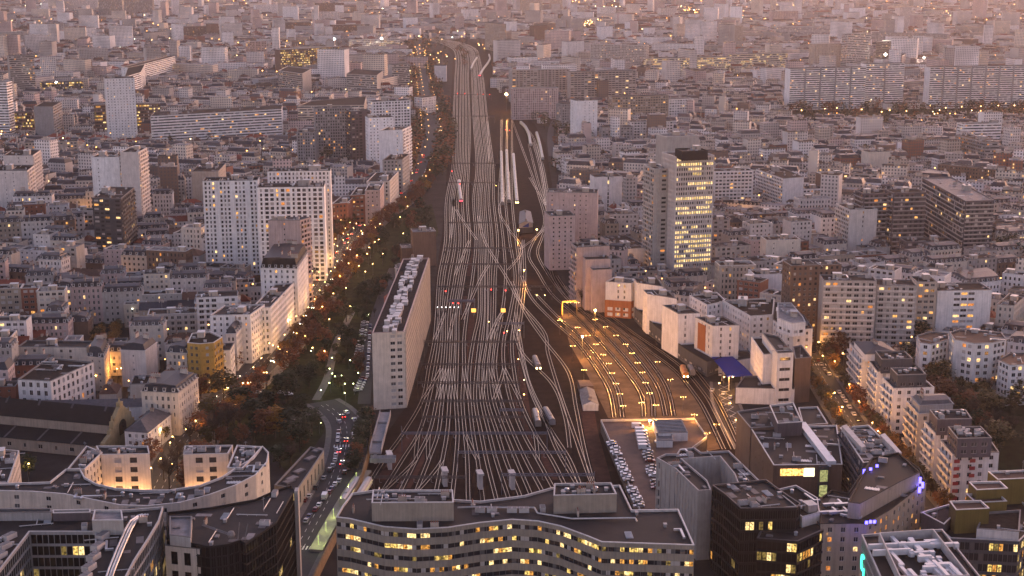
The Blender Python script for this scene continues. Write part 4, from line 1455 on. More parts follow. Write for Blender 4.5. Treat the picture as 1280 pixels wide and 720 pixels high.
# --- other side of the tracks
B('pinkish tower block with lit stairwell close to the tracks', 'the pinkish trackside tower', 687, 270, 719, 269, Y(338), 18, 'pink', sty('small', lit=0.1), name='tower_block', cat='tower block', rmat='bitumen')
B('broad pinkish block with staggered top behind the trackside tower', None, 683, 240, 747, 241, Y(322), 16, 'pink', sty('gable', skip=0.3, bw=4), name='tower_block', cat='tower block', rmat='bitumen')
root = B('pale blank block stepping down in three gables beside the yard', 'the stepped blank block', 721, 309, 762, 307, Y(384), 14, 'pink', 'blank', 'balc2', name='stepped_building', cat='apartment block', rmat='gravel')
for i, (x1, x2, y, hh) in enumerate(((732, 763, 324, 0), (741, 765, 337, 0))):
    hh = h_of(y, 388 + i * 3)
    volume(root, quad_front(x1, y, x2, y - 1, hh, 10), 0, hh, 'pink', 'blank', part='step_wall', clutter=0.5, lift=False)
B('salmon block with lamp glow on its wall facing the yard', None, 745, 356, 762, 355, Y(390), 14, 'pink', 'small', clutter=1)
B('grey hall with long flat roof and green lamplight along its flank', 'the flat roofed hall', 781, 311, 813, 309, 16, 46, 'offwhite', 'blank', name='market_hall', cat='hall', rmat='gravel', margin=4)
# tower group
B('tall office tower with rows of bright windows and concrete ribs', 'the bright office tower', 845, 196, 893, 194, Y(349), 24, 'offwhite', sty('tower', ww=0.95, rows=True, fin=0.35), sty('tower', lit=0.05), name='office_tower', cat='office tower', coping=M_COPING, clutter=0, rmat='bitumen')
tw = ALLB[-1]
q = quad_front(853, 188, 885, 187, h_of(195, 349) + 5, 14)
volume(tw, q, h_of(196, 349) - 0.9, h_of(196, 349) + 5, 'black', 'blank', part='crown', rmat='bitumen', coping=M_BITUMEN)
B('grey tower with a single ladder of balconies leaning on the office tower', 'the grey ladder tower', 818, 211, 843, 210, Y(345), 20, 'panel', [sty('balc2', bw=5, ww=3, mar=4, skip=0.0, lit=0.3), 'balc2'][0], 'balc2', name='tower_block', cat='tower block')
B('blue grey tower with arched lit crown behind the office tower', None, 834, 171, 874, 169, 76, 18, 'panel', 'blank', name='tower_block', cat='tower block', rmat='pale')
B('white double gabled block with dark slots near the rail sheds', 'the double gabled block', 743, 221, 778, 220, Y(276), 15, 'white', sty('gable', bw=14, ww=1.2, wh=2.5, fh=3, skip=0), 'blank')
# white cubes on the black plinth
PL = pxp([(793, 384), (803, 392), (818, 405), (838, 421), (860, 437), (884, 450), (900, 446), (880, 428), (850, 405), (822, 386), (805, 376)], 8)
Q('black windowed plinth curving along the yard under white cubes', 'the black plinth', [(793, 384), (803, 393), (818, 406), (838, 422), (860, 438), (884, 452), (902, 446), (880, 427), (850, 405), (822, 386), (805, 376)], 8, 'dark', sty('wide', fh=3.4, bw=5, ww=3.4, wh=1.2, lit=0.03, blind=1.0), name='plinth_building', cat='plinth block', rmat='bitumen', clutter=0, coping=M_BITUMEN, margin=1)
WC = [([(757, 352), (789, 354), (803, 349), (768, 346)], 21, 'white cube block with orange brick base and lit stair facing the yard', 'the brick based white cube'),
      ([(796, 353), (829, 358), (822, 347), (792, 347.5)], 23, 'white cube block with rooftop well next to the brick based cube', None),
      ([(809, 367), (846, 373), (834, 362), (804, 362)], 23, 'white cube block with stepped roofs above the black plinth', None),
      ([(828, 381), (848, 392), (875, 391), (856, 380)], 24, 'white cube block with sawtooth skylights above the plinth curve', None),
      ([(869, 396), (891, 407), (924, 406), (905, 395)], 24, 'white cube block with orange tile strip at the plinth end', 'the orange striped cube')]
for pts, h, lab, sh in WC:
    Q(lab, sh, pts, h, 'white', sty('gable', bw=4.0, ww=1.0, wh=1.8, skip=0.5), name='cube_building', clutter=1.0, rmat='gravel', margin=0)
# orange brick wraps the foot of the first cube
root = ALLB[-5]
q = ccw(inset(ccw(pxp([(757, 352), (789, 354), (803, 349), (768, 346)], 21)), -0.18))
volume(root, q, 0, 10.5, 'orange', sty('balc', bw=4, ww=3, balc=0, lit=0.1, fh=3.2), part='brick_base', clutter=0, lift=False, rmat='bitumen')
b = MB()
pq = pxp([(869, 396), (891, 407)], 24)
for t0, t1 in ((0.18, 0.62),):
    a, c = lerp(pq[0], pq[1], t0), lerp(pq[0], pq[1], t1)
    d = (c[1] - a[1], -(c[0] - a[0]))
    l = math.hypot(*d)
    d = (d[0] / l * 0.12, d[1] / l * 0.12)
    b.prism(ccw([a, c, (c[0] + d[0], c[1] + d[1]), (a[0] + d[0], a[1] + d[1])]), 8.3, 22)
b.build('tile_strip', [wm('orange')], ALLB[-1])
Q('white red walled block with sloping terraces behind the white cubes', None, [(862, 369), (884, 381), (908, 376), (896, 365)], 23, 'white', [sty('home', lit=.04)] * 4, rmat='gravel', clutter=1)
Q('long white L-shaped block with roof glints behind the blue canopy', 'the white L-shaped block', [(903, 375), (938, 395), (966, 393), (968, 372)], 24, 'white', 'home', rmat='gravel', clutter=1.4)
root = Q('white block with rounded stepped end and penthouse at the street corner', 'the rounded corner block', [(966, 399), (980, 408), (992, 412), (1016, 410), (1006, 395), (988, 381), (968, 377)], 22, 'white', sty('home', bw=3.4), rmat='bitumen', clutter=0.6)
volume(root, pxp([(972, 397), (990, 404), (1007, 402), (1004, 396), (989, 378), (972, 378)], 28), 21, 28, 'white', sty('wide', fh=2.9), part='penthouse', rmat='pale', clutter=1)
B('plain white block with lit windows behind the L-shaped block', 'the plain white block', 943, 343, 988, 342, Y(394), 14, 'white', 'sparse')
# clinic with blue canopy
root = Q('white clinic of two slabs joined by a dark slot beside the yard', 'the white clinic', [(939, 421), (954, 443), (968, 442), (955, 421)], 22, 'white', [sty('small', bw=2.6, ww=1.0, wh=1.1), 'blank', 'blank', 'blank'], name='clinic_building', cat='clinic', clutter=0, lift=False, rmat='gravel')
volume(root, pxp([(953, 416), (972, 441), (992, 440), (974, 420)], 26), 0, 26, 'white', ['blank', sty('wide', bw=6, ww=5.2, wh=1.5, mar=0.8, fh=4.4, sill=1.6, lit=0, blind=0), 'blank', 'blank'], part='tall_wing', rmat='bitumen', clutter=0.6, lift=False)
volume(root, pxp([(991, 433), (994, 448), (1014, 446), (1002, 431)], 22), 0, 22, 'brown', 'blank', part='brick_wing', rmat='gravel', clutter=0.4, lift=False)
volume(root, pxp([(920, 484), (993, 486), (997, 468), (930, 470)], 8), 0, 8, 'white', 'blank', part='podium', rmat='bitumen', clutter=0.4, lift=False)
b = MB()
b.prism(ccw(pxp([(919.5, 485), (993.5, 487), (994, 485.5), (920, 483.5)], 4.4)), 0, 4.4)
b.build('blue_plinth', [wm('blue')], root)
Q('low grey roofed pavilion behind the blue canopy', None, [(886, 445), (905, 452), (942, 447), (936, 438), (900, 438)], 7, 'white', 'blank', name='pavilion_building', cat='pavilion', rmat='gravel', clutter=0.3, coping=M_COPDARK)
# blue canopy on posts
pts = pxp([(889, 446), (900, 458), (909, 470), (941, 469), (930, 458), (915, 445)], 7.5)
rt = new_root('filling_canopy', 'bright blue canopy roof on white posts over a lit forecourt', 'canopy', pts, 'the blue canopy')
b = MB()
b.prism(ccw(pts), 7.0, 7.6, bottom=True)
b.build('canopy_roof', [mat('canopy_blue', (0.006, 0.018, 0.20), 0.75, var=0.15)], rt)
for q in inset(ccw(pts), 1.2):
    b = MB()
    b.bar((*q, 0), (*q, 7.0), 0.25, 0, 6)
    b.build('post', [M_PLANT], rt)
occupy(ccw(pts), 2)
# mid right blocks
B('brown brick slab dotted with lit windows beside the grey flats', 'the brown brick slab', 989, 332, 1052, 330, Y(432), 14, 'brown', sty('tall', lit=0.12, bw=3.0), rmat='bitumen', coping=M_COPDARK)
B('long grey slab of flats with paired balconies and lit kitchens', 'the grey balcony slab', 1029, 350, 1096, 351, Y(443), 14, 'concrete', sty('balc', lit=0.09, fh=2.85, bw=3.6, balc=0.5, bcol='offwhite'), [sty('gable')][0], name='slab_block', cat='slab block', coping=M_COPDARK)
B('grey slab of flats set back at the end of the grey balcony slab', None, 1096, 356, 1146, 357, Y(440), 14, 'concrete', sty('balc', lit=0.12, fh=2.85, bw=3.6, balc=0.5, bcol='offwhite'), name='slab_block', cat='slab block', coping=M_COPDARK)
B('white tower block with one lit window column and beige flank', 'the white column tower', 1172, 363, 1240, 362, Y(428), 18, 'white', sty('wide', mar=9, bw=4.4, ww=3.4, lit=0.3, fh=2.9), 'gable', name='tower_block', cat='tower block', coping=M_COPDARK)
B('grey apartment block between the grey slab and white column tower', None, 1146, 352, 1172, 352, Y(430), 14, 'beige', sty('wide', lit=0.15), coping=M_COPDARK)
B('white wall gable block with dark stair slot in front of dark flats', 'the white gable block', 1062, 262, 1097, 261, Y(322), 26, 'offwhite', [sty('gable', bw=12, ww=0.8, wh=1.6, fh=3.2, skip=0), 'balc2', 'blank', 'balc2'][0], 'balc2')
B('dark flats with stacked glazed balconies behind the white gable', 'the dark balcony flats', 1080, 242, 1117, 241, Y(318), 16, 'plum', sty('balc', lit=0.08, bcol='grey'), name='tower_block', cat='tower block')
B('dark flats with continuous balcony bands joined to their neighbour', None, 1117, 241, 1158, 240, Y(320), 16, 'plum', sty('balc', lit=0.06, bcol='grey'), name='tower_block', cat='tower block')
Q('long dark tower slab with serrated balconies and white roof sheds', 'the serrated dark slab', [(1207, 251), (1243, 250), (1190, 221), (1153, 222)], 44, 'plum', [sty('balc2', lit=0.06, bcol='panel'), 'balc', 'blank', sty('balc', lit=0.08, bcol='panel')], name='tower_block', cat='tower block', clutter=1.6, rmat='pale')
B('low dark balcony block below the serrated dark slab', None, 1133, 302, 1193, 301, Y(338), 14, 'plum', 'balc', clutter=0.7)
B('grey flats with lit balconies beyond the serrated slab', None, 1242, 280, 1300, 279, Y(318), 14, 'grey', sty('balc', lit=0.14))
Q('pale apartment house with mansard turrets below the serrated slab', None, [(1187, 338), (1207, 348), (1252, 344), (1235, 332)], 20, 'white', 'haus', roof='mansard', rmat='zinc', name='mansard_building')
Q('stone corner house at the far edge by the white column tower', None, [(1246, 380), (1268, 382), (1285, 368), (1262, 366)], 22, 'stone', 'haus', clutter=1)

# --- right street: modern apartments with dark penthouses
ROW = [([(1078, 446), (1126, 446), (1108, 428), (1062, 428)], 21, [(1082, 437), (1124, 436), (1102, 421), (1068, 421)], 26, 'white', 'hip', 'white apartment block with grey hipped crown at the head of the street row'),
       ([(1097, 464), (1142, 463), (1132, 451), (1087, 451)], 21, [(1102, 449), (1141, 448), (1131, 438.5), (1094, 438.5)], 27, 'dark', 'flat', 'white apartment block with a plum penthouse second in the street row'),
       ([(1117, 485), (1168, 484), (1153, 471), (1103, 472)], 21, [(1122, 468.5), (1158, 467.5), (1150, 459), (1113, 459.5)], 27, 'dark', 'flat', 'broad white apartment block with terraced plum penthouse in the middle of the street row'),
       ([(1148, 517), (1193, 515), (1180, 501), (1133, 501)], 21, [(1150, 501), (1192, 499), (1183, 489), (1140, 490)], 26, 'grey', 'barrel', 'beige apartment block under a pale vaulted crown in the street row'),
       ([(1169, 541), (1216, 539), (1204, 526), (1155, 527)], 20, [(1172, 524), (1215, 523), (1207, 511.5), (1162, 512)], 26, 'plum', 'flat', 'white apartment block with plum penthouse next to the red balconied one'),
       ([(1191, 567), (1249, 565), (1237, 548), (1176, 550)], 21, [(1197, 548), (1240, 547), (1226, 532.5), (1185, 533)], 28, 'plum', 'flat', 'white apartment block with red balcony panels and plum penthouse')]
for i, (pts, h, pp, hp, pw, rk, lab) in enumerate(ROW):
    root = Q(lab, ['the hipped crown block', None, 'the terraced white block', 'the vaulted crown block', None, 'the red panelled block'][i], pts, h, ['white', 'white', 'white', 'cream', 'white', 'white'][i], [sty('wide', bw=4.5, ww=1.6, fh=3.0, wh=1.7), 'wide', 'wide', sty('balc', bw=5, ww=2.4, lit=0.06)], name='modern_apartment_building', rmat='bitumen', clutter=0, lift=False)
    q = ccw(pxp(pp, hp))
    if rk == 'hip':
        volume(root, q, h - 0.8, hp, 'white', sty('wide', lit=0.15), part='penthouse', roof='hip', rmat='slate', roofh=2.2)
    elif rk == 'barrel':
        volume(root, q, h - 0.8, hp, 'grey', 'wide', part='penthouse', roof='mansard', rmat='zinc', roofh=2.0, dorm=False)
    else:
        volume(root, q, h - 0.8, hp, pw, sty('wide', lit=0.05, blind=0), part='penthouse', rmat='gravel', clutter=2.2, lift=False)
rr = ALLB[-1]
q = ccw(pxp(ROW[5][0], 21))
e = ((q[1][0] - q[0][0]), (q[1][1] - q[0][1]))
el = math.hypot(*e)
e = (e[0] / el, e[1] / el)
for k in range(6):
    for j, s0 in enumerate((1.8, 8.0)):
        b = MB()
        a = (q[0][0] + e[0] * s0 + e[1] * 0.25, q[0][1] + e[1] * s0 - e[0] * 0.25)
        b.obox(a[0], a[1], 2.2 + k * 3.0, 3.6 + k * 3.0, 2.2, 0.18, math.atan2(e[1], e[0]))
        b.build('red_panel', [mat('panel_red', (0.30, 0.03, 0.03), 0.6, var=0.15)], rr)

# --- white cluster of angled cubes
for pts, h, lab, sh in (([(1146, 419), (1150, 428), (1164, 430), (1186, 424), (1186, 416), (1163, 414)], 23, 'white faceted block with garden roof in the cluster of angled cubes', None),
                    ([(1187, 415), (1193, 424), (1218, 429), (1241, 428), (1258, 424), (1252, 415), (1200, 411)], 27, 'tallest white faceted block with dark red recesses in the angled cluster', 'the white faceted block'),
                    ([(1248, 449), (1262, 456), (1305, 454), (1300, 440), (1262, 441)], 20, 'white faceted block with glass balustrades cut off by the picture edge', None)):
    Q(lab, sh, pts, h, 'white', sty('home', bw=2.9, ww=1.9, wh=1.8, lit=0.14, skip=0.06, blind=0.1), name='faceted_building', rmat='btile', clutter=0.8, lift=False)

# --- foreground right
# white ribbed panel building round a court
p = pxp([(821, 572), (844, 585), (847, 588), (873, 613), (889, 612), (884, 600), (852, 573), (900, 570), (918, 592), (926, 612), (950, 601), (911, 563), (876, 565), (868, 559), (850, 561), (846, 567), (832, 567)], 26)
root = building('panel_office_building', 'white ribbed panel office round a small court beside the parking deck', 'office', p, 26, 'panel', sty('panel', fh=3.4), 'the white panel office', rmat='bitumen', coping=M_PLANT, clutter=0.6, lift=False)
# black glass octagon
p = pxp([(890, 606), (905, 616), (926, 635), (996, 634), (1001, 629), (987, 620), (966, 605), (958, 599)], 31)
root = building('octagon_office_building', 'black glass office with chamfered corners and sloped glass eaves', 'office', p, 31, 'black', sty('curtain', lit=0.07, run=5), 'the black chamfered office', rmat='bitumen', coping=M_ZINC, clutter=0.9, lift=False)
volume(root, pxp([(946, 672), (997, 676), (1032, 660), (1016, 646), (960, 646)], 23), 0, 23, 'black', sty('curtain', lit=0.22, run=5), part='lower_wing', rmat='bitumen', clutter=0.4, lift=False, coping=M_ZINC)
Q('blank white service core behind the black chamfered office', None, [(960, 614), (1003, 646), (1025, 640), (1022, 622), (995, 606)], 26, 'offwhite', 'blank', name='service_block', cat='service block', rmat='gravel', clutter=0.3)
# theatre / mall
root = Q('broad dark roofed theatre with white skylight spine and lit foyer window', 'the dark roofed theatre', [(967, 581), (1053, 580), (1046, 531), (938, 534)], 20, 'brown', ['blank', 'blank', 'blank', sty('gable', bw=6)], name='theatre_building', cat='theatre', rmat='bitumen', clutter=0.5, lift=False, coping=M_COPING)
volume(root, pxp([(938, 534.5), (1004, 531), (992, 504), (921, 514)], 20.5), 0, 20.5, 'brown', 'blank', part='stage_wing', rmat='bitumen', clutter=0.8, lift=False)
volume(root, pxp([(972, 529), (1003, 527), (992, 503), (962, 506)], 25), 19, 25, 'plum', 'blank', part='fly_tower', rmat='bitumen', clutter=0.8, lift=False)
volume(root, pxp([(1004, 531), (1035, 529), (1022, 508), (998, 509)], 16), 0, 16, 'brown', 'blank', part='side_wing', rmat='bitumen', clutter=0.4, lift=False)
b = MB()
l, r = strip_poly([G(1002, 528, 21), G(1040, 577, 21)], 3.2)
b.prism(ccw(l + list(reversed(r))), 19, 21.2)
b.build('skylight', [mat('skylight_white', (0.55, 0.55, 0.57), 0.35, var=0.15)], root)
b = MB()
f0, f1 = G(967, 581, 20), G(1053, 580, 20)
for t0, t1, z0, z1, mi in ((0.10, 0.44, 15.6, 18.4, 0), (0.44, 0.60, 15.2, 18.6, 1)):
    n = 10
    for k in range(n):
        a, c = lerp(f0, f1, t0 + (t1 - t0) * k / n), lerp(f0, f1, t0 + (t1 - t0) * (k + 0.93) / n)
        q = MB()
        q.quad((a[0], a[1] - 0.12, z0), (c[0], c[1] - 0.12, z0), (c[0], c[1] - 0.12, z1), (a[0], a[1] - 0.12, z1))
        q.build('foyer_window', [emat('foyer_amber', (1.0, 0.48, 0.13), 1.6 * EM, 0.7) if mi == 0 else emat('foyer_pale', (1.0, 0.82, 0.5), 1.8 * EM, 0.3)], root)
q = MB()
a, c = lerp(f0, f1, 0.655), lerp(f0, f1, 0.80)
q.prism(ccw([(a[0], a[1] - 1.2), (c[0], c[1] - 1.2), (c[0], c[1] + 0.1), (a[0], a[1] + 0.1)]), 0, 19.4)
q.build('stair_tower', [wm('dark')], root)
q = MB()
for z in (7.5, 13.5):
    q.quad((a[0] + .4, a[1] - 1.28, z), (c[0] - .4, c[1] - 1.28, z), (c[0] - .4, c[1] - 1.28, z + 4.6), (a[0] + .4, a[1] - 1.28, z + 4.6))
q.build('stair_glazing', [emat('stair_green', (0.62, 0.62, 0.25), 0.38 * EM, 0.6)], root)
# balcony block behind the hotel
root = Q('dark apartment block with slanting white balconies between theatre and hotel', 'the slanting balcony block', [(1079, 578), (1128, 572), (1086, 531), (1050, 534)], 25, 'plum', ['blank', 'home', 'blank', sty('balc', bw=4, ww=3, lit=0.08)], rmat='bitumen', clutter=1.5, lift=False)
for pts in ([(1052, 534), (1077, 561), (1082, 559), (1058, 532)], [(1100, 545), (1122, 568), (1127, 567), (1106, 543)]):
    q = ccw(pxp(pts, 26))
    b = MB()
    b.prism(q, 24, 26.5)
    b.build('light_shelf', [M_PLANT], root)
# hotel
root = Q('beige hotel with dark curved roof and blue lit roof terrace', 'the beige hotel', [(1026, 654), (1083, 654), (1114, 636), (1158, 602), (1149, 584), (1123, 567), (1088, 574), (1060, 616), (1040, 612), (1026, 622)], 25, 'tan', sty('hotel', lit=0.35), name='hotel_building', cat='hotel', rmat='bitumen', clutter=0.4, lift=False, coping=M_BITUMEN)
hotel_root = root
volume(root, pxp([(1060, 627), (1075, 629), (1128, 600), (1150, 590), (1123, 565), (1090, 572)], 30), 24, 30, 'tan', sty('hotel', lit=0.3, fh=5), part='top_storey', roof='flat', rmat='bitumen', clutter=0.2, lift=False, coping=M_BITUMEN)
for k in range(4):
    a = G(1034 + k * 7, 640 - (k % 2) * 10, 25)
    put('duct', root, a[0], a[1], 24.2, 0.2, (1, 1.6, 1.4))
# office with machinery on the roof, lower right corner
root = Q('office with white ducts crowding its sunken roof and a green loop sign', 'the ducted roof office', [(1108, 738), (1238, 736), (1178, 661), (1077, 668)], 33, 'grey', sty('curtain', lit=0.05), name=OFFC, cat='office', rmat='bitumen', clutter=0, lift=False, coping=M_PLANT)
ducted = root
ins = inset(ccw(pxp([(1108, 738), (1238, 736), (1178, 661), (1077, 668)], 33)), 4.5)
b = MB()
ring(b, ins, 32.3, 35.2, 0, 0.4)
b.build('roof_screen', [M_PLANT], root)
DW = mat('duct_white', (0.62, 0.60, 0.60), 0.4, var=0.2)
for k in range(26):
    q = pt_in(ins, 1.6)
    if q:
        b = MB()
        ax = R.choice((0.05, 0.05 + PI / 2))
        ln = R.uniform(4, 13)
        b.obox(q[0], q[1], 32.4 + R.random(), 33.8 + R.random() * 1.2, ln, R.uniform(0.8, 1.6), ax + math.radians(4))
        b.obox(q[0] + ln / 2 * math.cos(ax), q[1] + ln / 2 * math.sin(ax), 32.3, 34.2, 1.5, 1.5, ax)
        b.build('roof_duct', [DW], root)
# ochre cubes
pts = [(1188, 672), (1274, 676), (1300, 650), (1270, 618), (1190, 640), (1150, 640)]
root = Q('cultural centre of stacked ochre cubes over a lit glass base', 'the ochre cube centre', pts, 16, 'dark', sty('curtlit', lit=0.5), name='cube_centre_building', cat='cultural centre', rmat='bitumen', clutter=0.3, lift=False)
for k, (q, h, z0, w_) in enumerate((([(1195, 637), (1237, 635), (1226, 625), (1187, 626)], 24, 15, 'olive'), ([(1221, 612), (1260, 610), (1250, 601), (1211, 602)], 25, 0, 'olive'), ([(1220, 628), (1259, 626), (1248, 616), (1208, 617)], 22, 0, 'olive'), ([(1247, 599), (1292, 597), (1282, 587), (1235, 589)], 25, 0, 'olive'), ([(1221, 660), (1274, 664), (1276, 637), (1230, 640)], 19, 15, 'offwhite'), ([(1152, 640), (1180, 655), (1196, 640), (1186, 630)], 19, 0, 'plum'), ([(1262, 612), (1300, 610), (1300, 596), (1258, 598)], 20, 0, 'white'))):
    volume(root, pxp(q, h), z0, h, w_, 'blank', part='cube_volume' if k < 4 else 'side_volume', rmat='btile' if k < 4 else 'gravel', clutter=0.2, lift=False, coping=M_COPING if k < 4 else None)
# ---------------------------------------------------------------- blocks farther out
T = dict(name='tower_block', cat='tower block')
SL = dict(name='slab_block', cat='slab block')
O = dict(name=OFFC, cat='office')
B('white block with deep dark balconies behind the office tower', None, 893, 214, 942, 213, Y(265), 15, 'white', 'balc2')
Q('oblique block with rose and white banded gable and long balconies', 'the rose banded block', [(979, 223), (1005, 221), (975, 208), (945, 211)], 27, 'white', ['blank', 'band', 'blank', 'balc2'], name='slab_block', cat='slab block')
B('brown balcony block with white end wall beside the rose banded one', None, 1028, 218, 1061, 217, Y(255), 14, 'brown', sty('balc', lit=0.12), 'blank')
B('white blank gabled block with lit roof terrace by the rose banded one', None, 1003, 236, 1032, 235, Y(262), 14, 'white', ['balc2'][0], 'blank')
B('long grey balcony block behind the dark flats', None, 1062, 216, 1096, 218, Y(250), 14, 'panel', 'band', 'blank')
B('white walled block with small dome beside the serrated slab', None, 1096, 226, 1118, 225, Y(250), 14, 'white', 'blank')
B('cream double block with blank walls below the white gable', 'the cream double block', 958, 300, 1001, 299, Y(345), 14, 'cream', 'gable')
B('beige block with window rows between office tower and brown slab', None, 900, 332, 945, 331, Y(385), 13, 'beige', 'haus', clutter=1)
B('grey mansard house crouched at the foot of the office tower', None, 836, 352, 868, 351, 16, 14, 'beige', 'haus', roof='mansard', rmat='slate', name='mansard_building')
B('long oblique flats with dark galleries beyond the serrated slab', 'the dark galleried flats', 1194, 168, 1232, 178, 30, 14, 'grey', 'balc', 'band2', **SL)
B('broad white banded block behind the dark galleried flats', None, 1204, 155, 1252, 154, Y(185), 14, 'bright', 'band', **SL)
B('brown brick terrace of repeated gables at the park road', 'the brown gabled terrace', 1172, 205, 1246, 212, 20, 12, 'brown', 'tall', clutter=1)
B('salmon block with lit corner rooms near the picture edge', None, 1241, 234, 1276, 233, Y(262), 14, 'pink', 'small')
B('ochre beige blank gable block on the lamplit crossroads', None, 1086, 190, 1113, 189, Y(222), 14, 'cream', 'blank')
B('white block with garden roof near the ochre beige gable', None, 1028, 194, 1052, 193, Y(212), 14, 'white', 'blank', rmat='gravel')
B('huge white slab of dark banded balconies by the park', 'the huge banded slab', 988, 86, 1083, 84, Y(138), 16, 'bright', sty('band', fh=2.75), 'blank', **SL)
B('white banded slab wing joined to the huge banded slab', None, 1083, 80, 1131, 79, Y(134), 16, 'bright', sty('band', fh=2.75), 'blank', **SL)
B('second huge white banded slab behind the park lamps', 'the second banded slab', 1163, 84, 1285, 82, Y(136), 16, 'bright', sty('band', fh=2.75), 'blank', **SL)
B('long brown grey slab with dark pier stripes above the rail junction', 'the dark piered slab', 640, 88, 712, 86, Y(128), 14, 'concrete', sty('band', fin=0.6, bw=5, ww=4), 'blank', **SL)
B('brown grey slab with dark pier stripes continuing the row', None, 713, 90, 795, 88, Y(130), 14, 'concrete', sty('band', fin=0.6, bw=5, ww=4), 'blank', **SL)
B('low pinkish slab with white columns by the rail junction lamp', None, 641, 111, 698, 110, Y(150), 14, 'pink', 'tall', **SL)
B('plain white tower with narrow window column above the rail sheds', 'the rail shed tower', 721, 126, 747, 125, Y(180), 18, 'bright', 'gable', **T)
B('grey block with curved roof beside the rail shed tower', None, 702, 130, 721, 129, Y(165), 14, 'grey', 'home')
B('tan slab with lit windows behind the double gabled block', None, 765, 121, 836, 119, Y(158), 14, 'tan', 'wide', **SL)
B('white office with square windows beside the tan slab', None, 836, 124, 867, 123, Y(155), 14, 'white', 'wide', **O)
B('white low house with square windows below the rail shed tower', None, 706, 202, 744, 201, Y(224), 14, 'white', 'wide')
B('white twin gabled house above the square windowed one', None, 703, 180, 746, 179, Y(200), 14, 'white', 'blank', roof='gable', rmat='pale')
B('grey school with long window rows near the rail shed tower', None, 752, 159, 792, 158, Y(182), 12, 'grey', 'wide', name='school_building', cat='school')
B('white apartment block with full window grid near the office tower', None, 788, 152, 842, 151, Y(178), 13, 'white', 'wide')
B('cream lit office strip on the far side of the roofs', 'the lit office strip', 808, 73, 914, 71, Y(96), 14, 'cream', sty('off', lit=0.5), **O)
B('cream block continuing the lit office strip', None, 915, 68, 985, 66, Y(90), 14, 'cream', sty('off', lit=0.2), **O)
B('pale grey slab above the piered slabs', None, 738, 55, 808, 57, Y(84), 14, 'panel', 'tall', **SL)
B('white block with bright sign beside the pale grey slab', None, 708, 52, 730, 51, Y(82), 14, 'white', 'gable')
B('beige tower with small blue lit roof sign', 'the blue sign tower', 1018, 55, 1056, 54, Y(88), 16, 'beige', 'small', **T)
B('pale tower with pier stripes behind the huge banded slab', None, 1060, 42, 1089, 41, Y(88), 16, 'offwhite', 'band', **T)
B('round shouldered office with white lit roof sign', 'the white sign office', 1103, 52, 1130, 51, Y(84), 16, 'tan', 'band', **O)
B('long grey slab on the far hillside', None, 1090, 40, 1184, 43, Y(62), 14, 'concrete', 'tall', **SL)
B('pale slab tower standing alone by the rail curve', None, 606, 28, 625, 30, Y(62), 14, 'beige', 'tall', **T)
B('blue grey shed block beside the rail curve', None, 625, 47, 668, 46, Y(62), 14, 'panel', 'blank')
B('brown tower behind the blue grey shed', None, 668, 32, 684, 31, Y(55), 14, 'brown', 'gable', **T)
B('dark and white far tower on the skyline', None, 914, 8, 928, 8, Y(36), 20, 'bright', 'gable', **T)
B('broad pale far tower near the skyline', None, 893, -8, 915, -8, Y(18), 20, 'bright', 'wide', **T)
B('tan paired far tower slab on the skyline', 'the tan skyline slab', 650, -6, 678, -6, Y(18), 20, 'beige', 'tall', **T)
B('tan far tower beside the skyline slab', None, 687, -4, 703, -4, Y(15), 20, 'beige', 'tall', **T)
B('brown banded far slab on the skyline over the curved slab', 'the brown skyline slab', 122, -6, 152, -6, Y(26), 20, 'concrete', 'band', **T)
B('brown far tower closing the skyline group', None, 153, -8, 190, -8, Y(22), 20, 'concrete', 'band', **T)
B('pale far slab beyond the beacon tower', None, 70, 0, 122, 0, Y(14), 20, 'offwhite', 'tall', **SL)
B('grey office cube under the brown skyline slab', None, 92, 12, 118, 12, Y(27), 20, 'grey', 'tall', **O)
B('pale low slab beyond the beacon tower', None, 46, 30, 86, 29, Y(46), 14, 'panel', 'tall', **SL)
B('bright white cube block under the grey office cube', None, 100, 35, 120, 34, Y(52), 18, 'bright', 'tall')
B('white block with plain flank next to the bright cube', None, 80, 39, 95, 38, Y(56), 18, 'white', 'gable')
B('mauve slab far beyond the glowing brown office', None, 338, 28, 388, 28, Y(44), 14, 'brown', 'tall', **SL)
B('white stepped far tower above the glowing office', None, 353, 8, 372, 8, Y(28), 16, 'bright', 'gable', **T)
B('red brown tower near the glowing office', None, 312, 52, 333, 51, Y(86), 14, 'pink', 'balc2', **T)
B('brown rose slab above the rail side trees', None, 414, 31, 462, 30, Y(46), 14, 'brown', 'tall', **SL)
B('white office of curved bands by the floodlights', 'the floodlit white office', 440, 50, 500, 48, Y(64), 16, 'white', 'off', **O)
B('white low block beside the rail avenue trees', None, 528, 122, 545, 120, Y(142), 14, 'white', 'tall')
B('white round water tank tower with green lit top by the tracks', 'the green lit tank tower', 543, 82, 558, 82, Y(102), 12, 'white', 'blank', name='tank_tower', cat='tower', clutter=0)
B('white villa terrace seen beyond the curved banded slab', None, 188, 57, 220, 56, Y(63), 14, 'white', 'blank')
B('rust lit slab by the edge beyond the beige school', None, 310, 208, 330, 206, Y(222), 14, 'brick', 'wide')
B('white office with dark glass wing above the grey striped block', None, 432, 88 + 25, 478, 112, Y(128), 12, 'panel', 'band2')
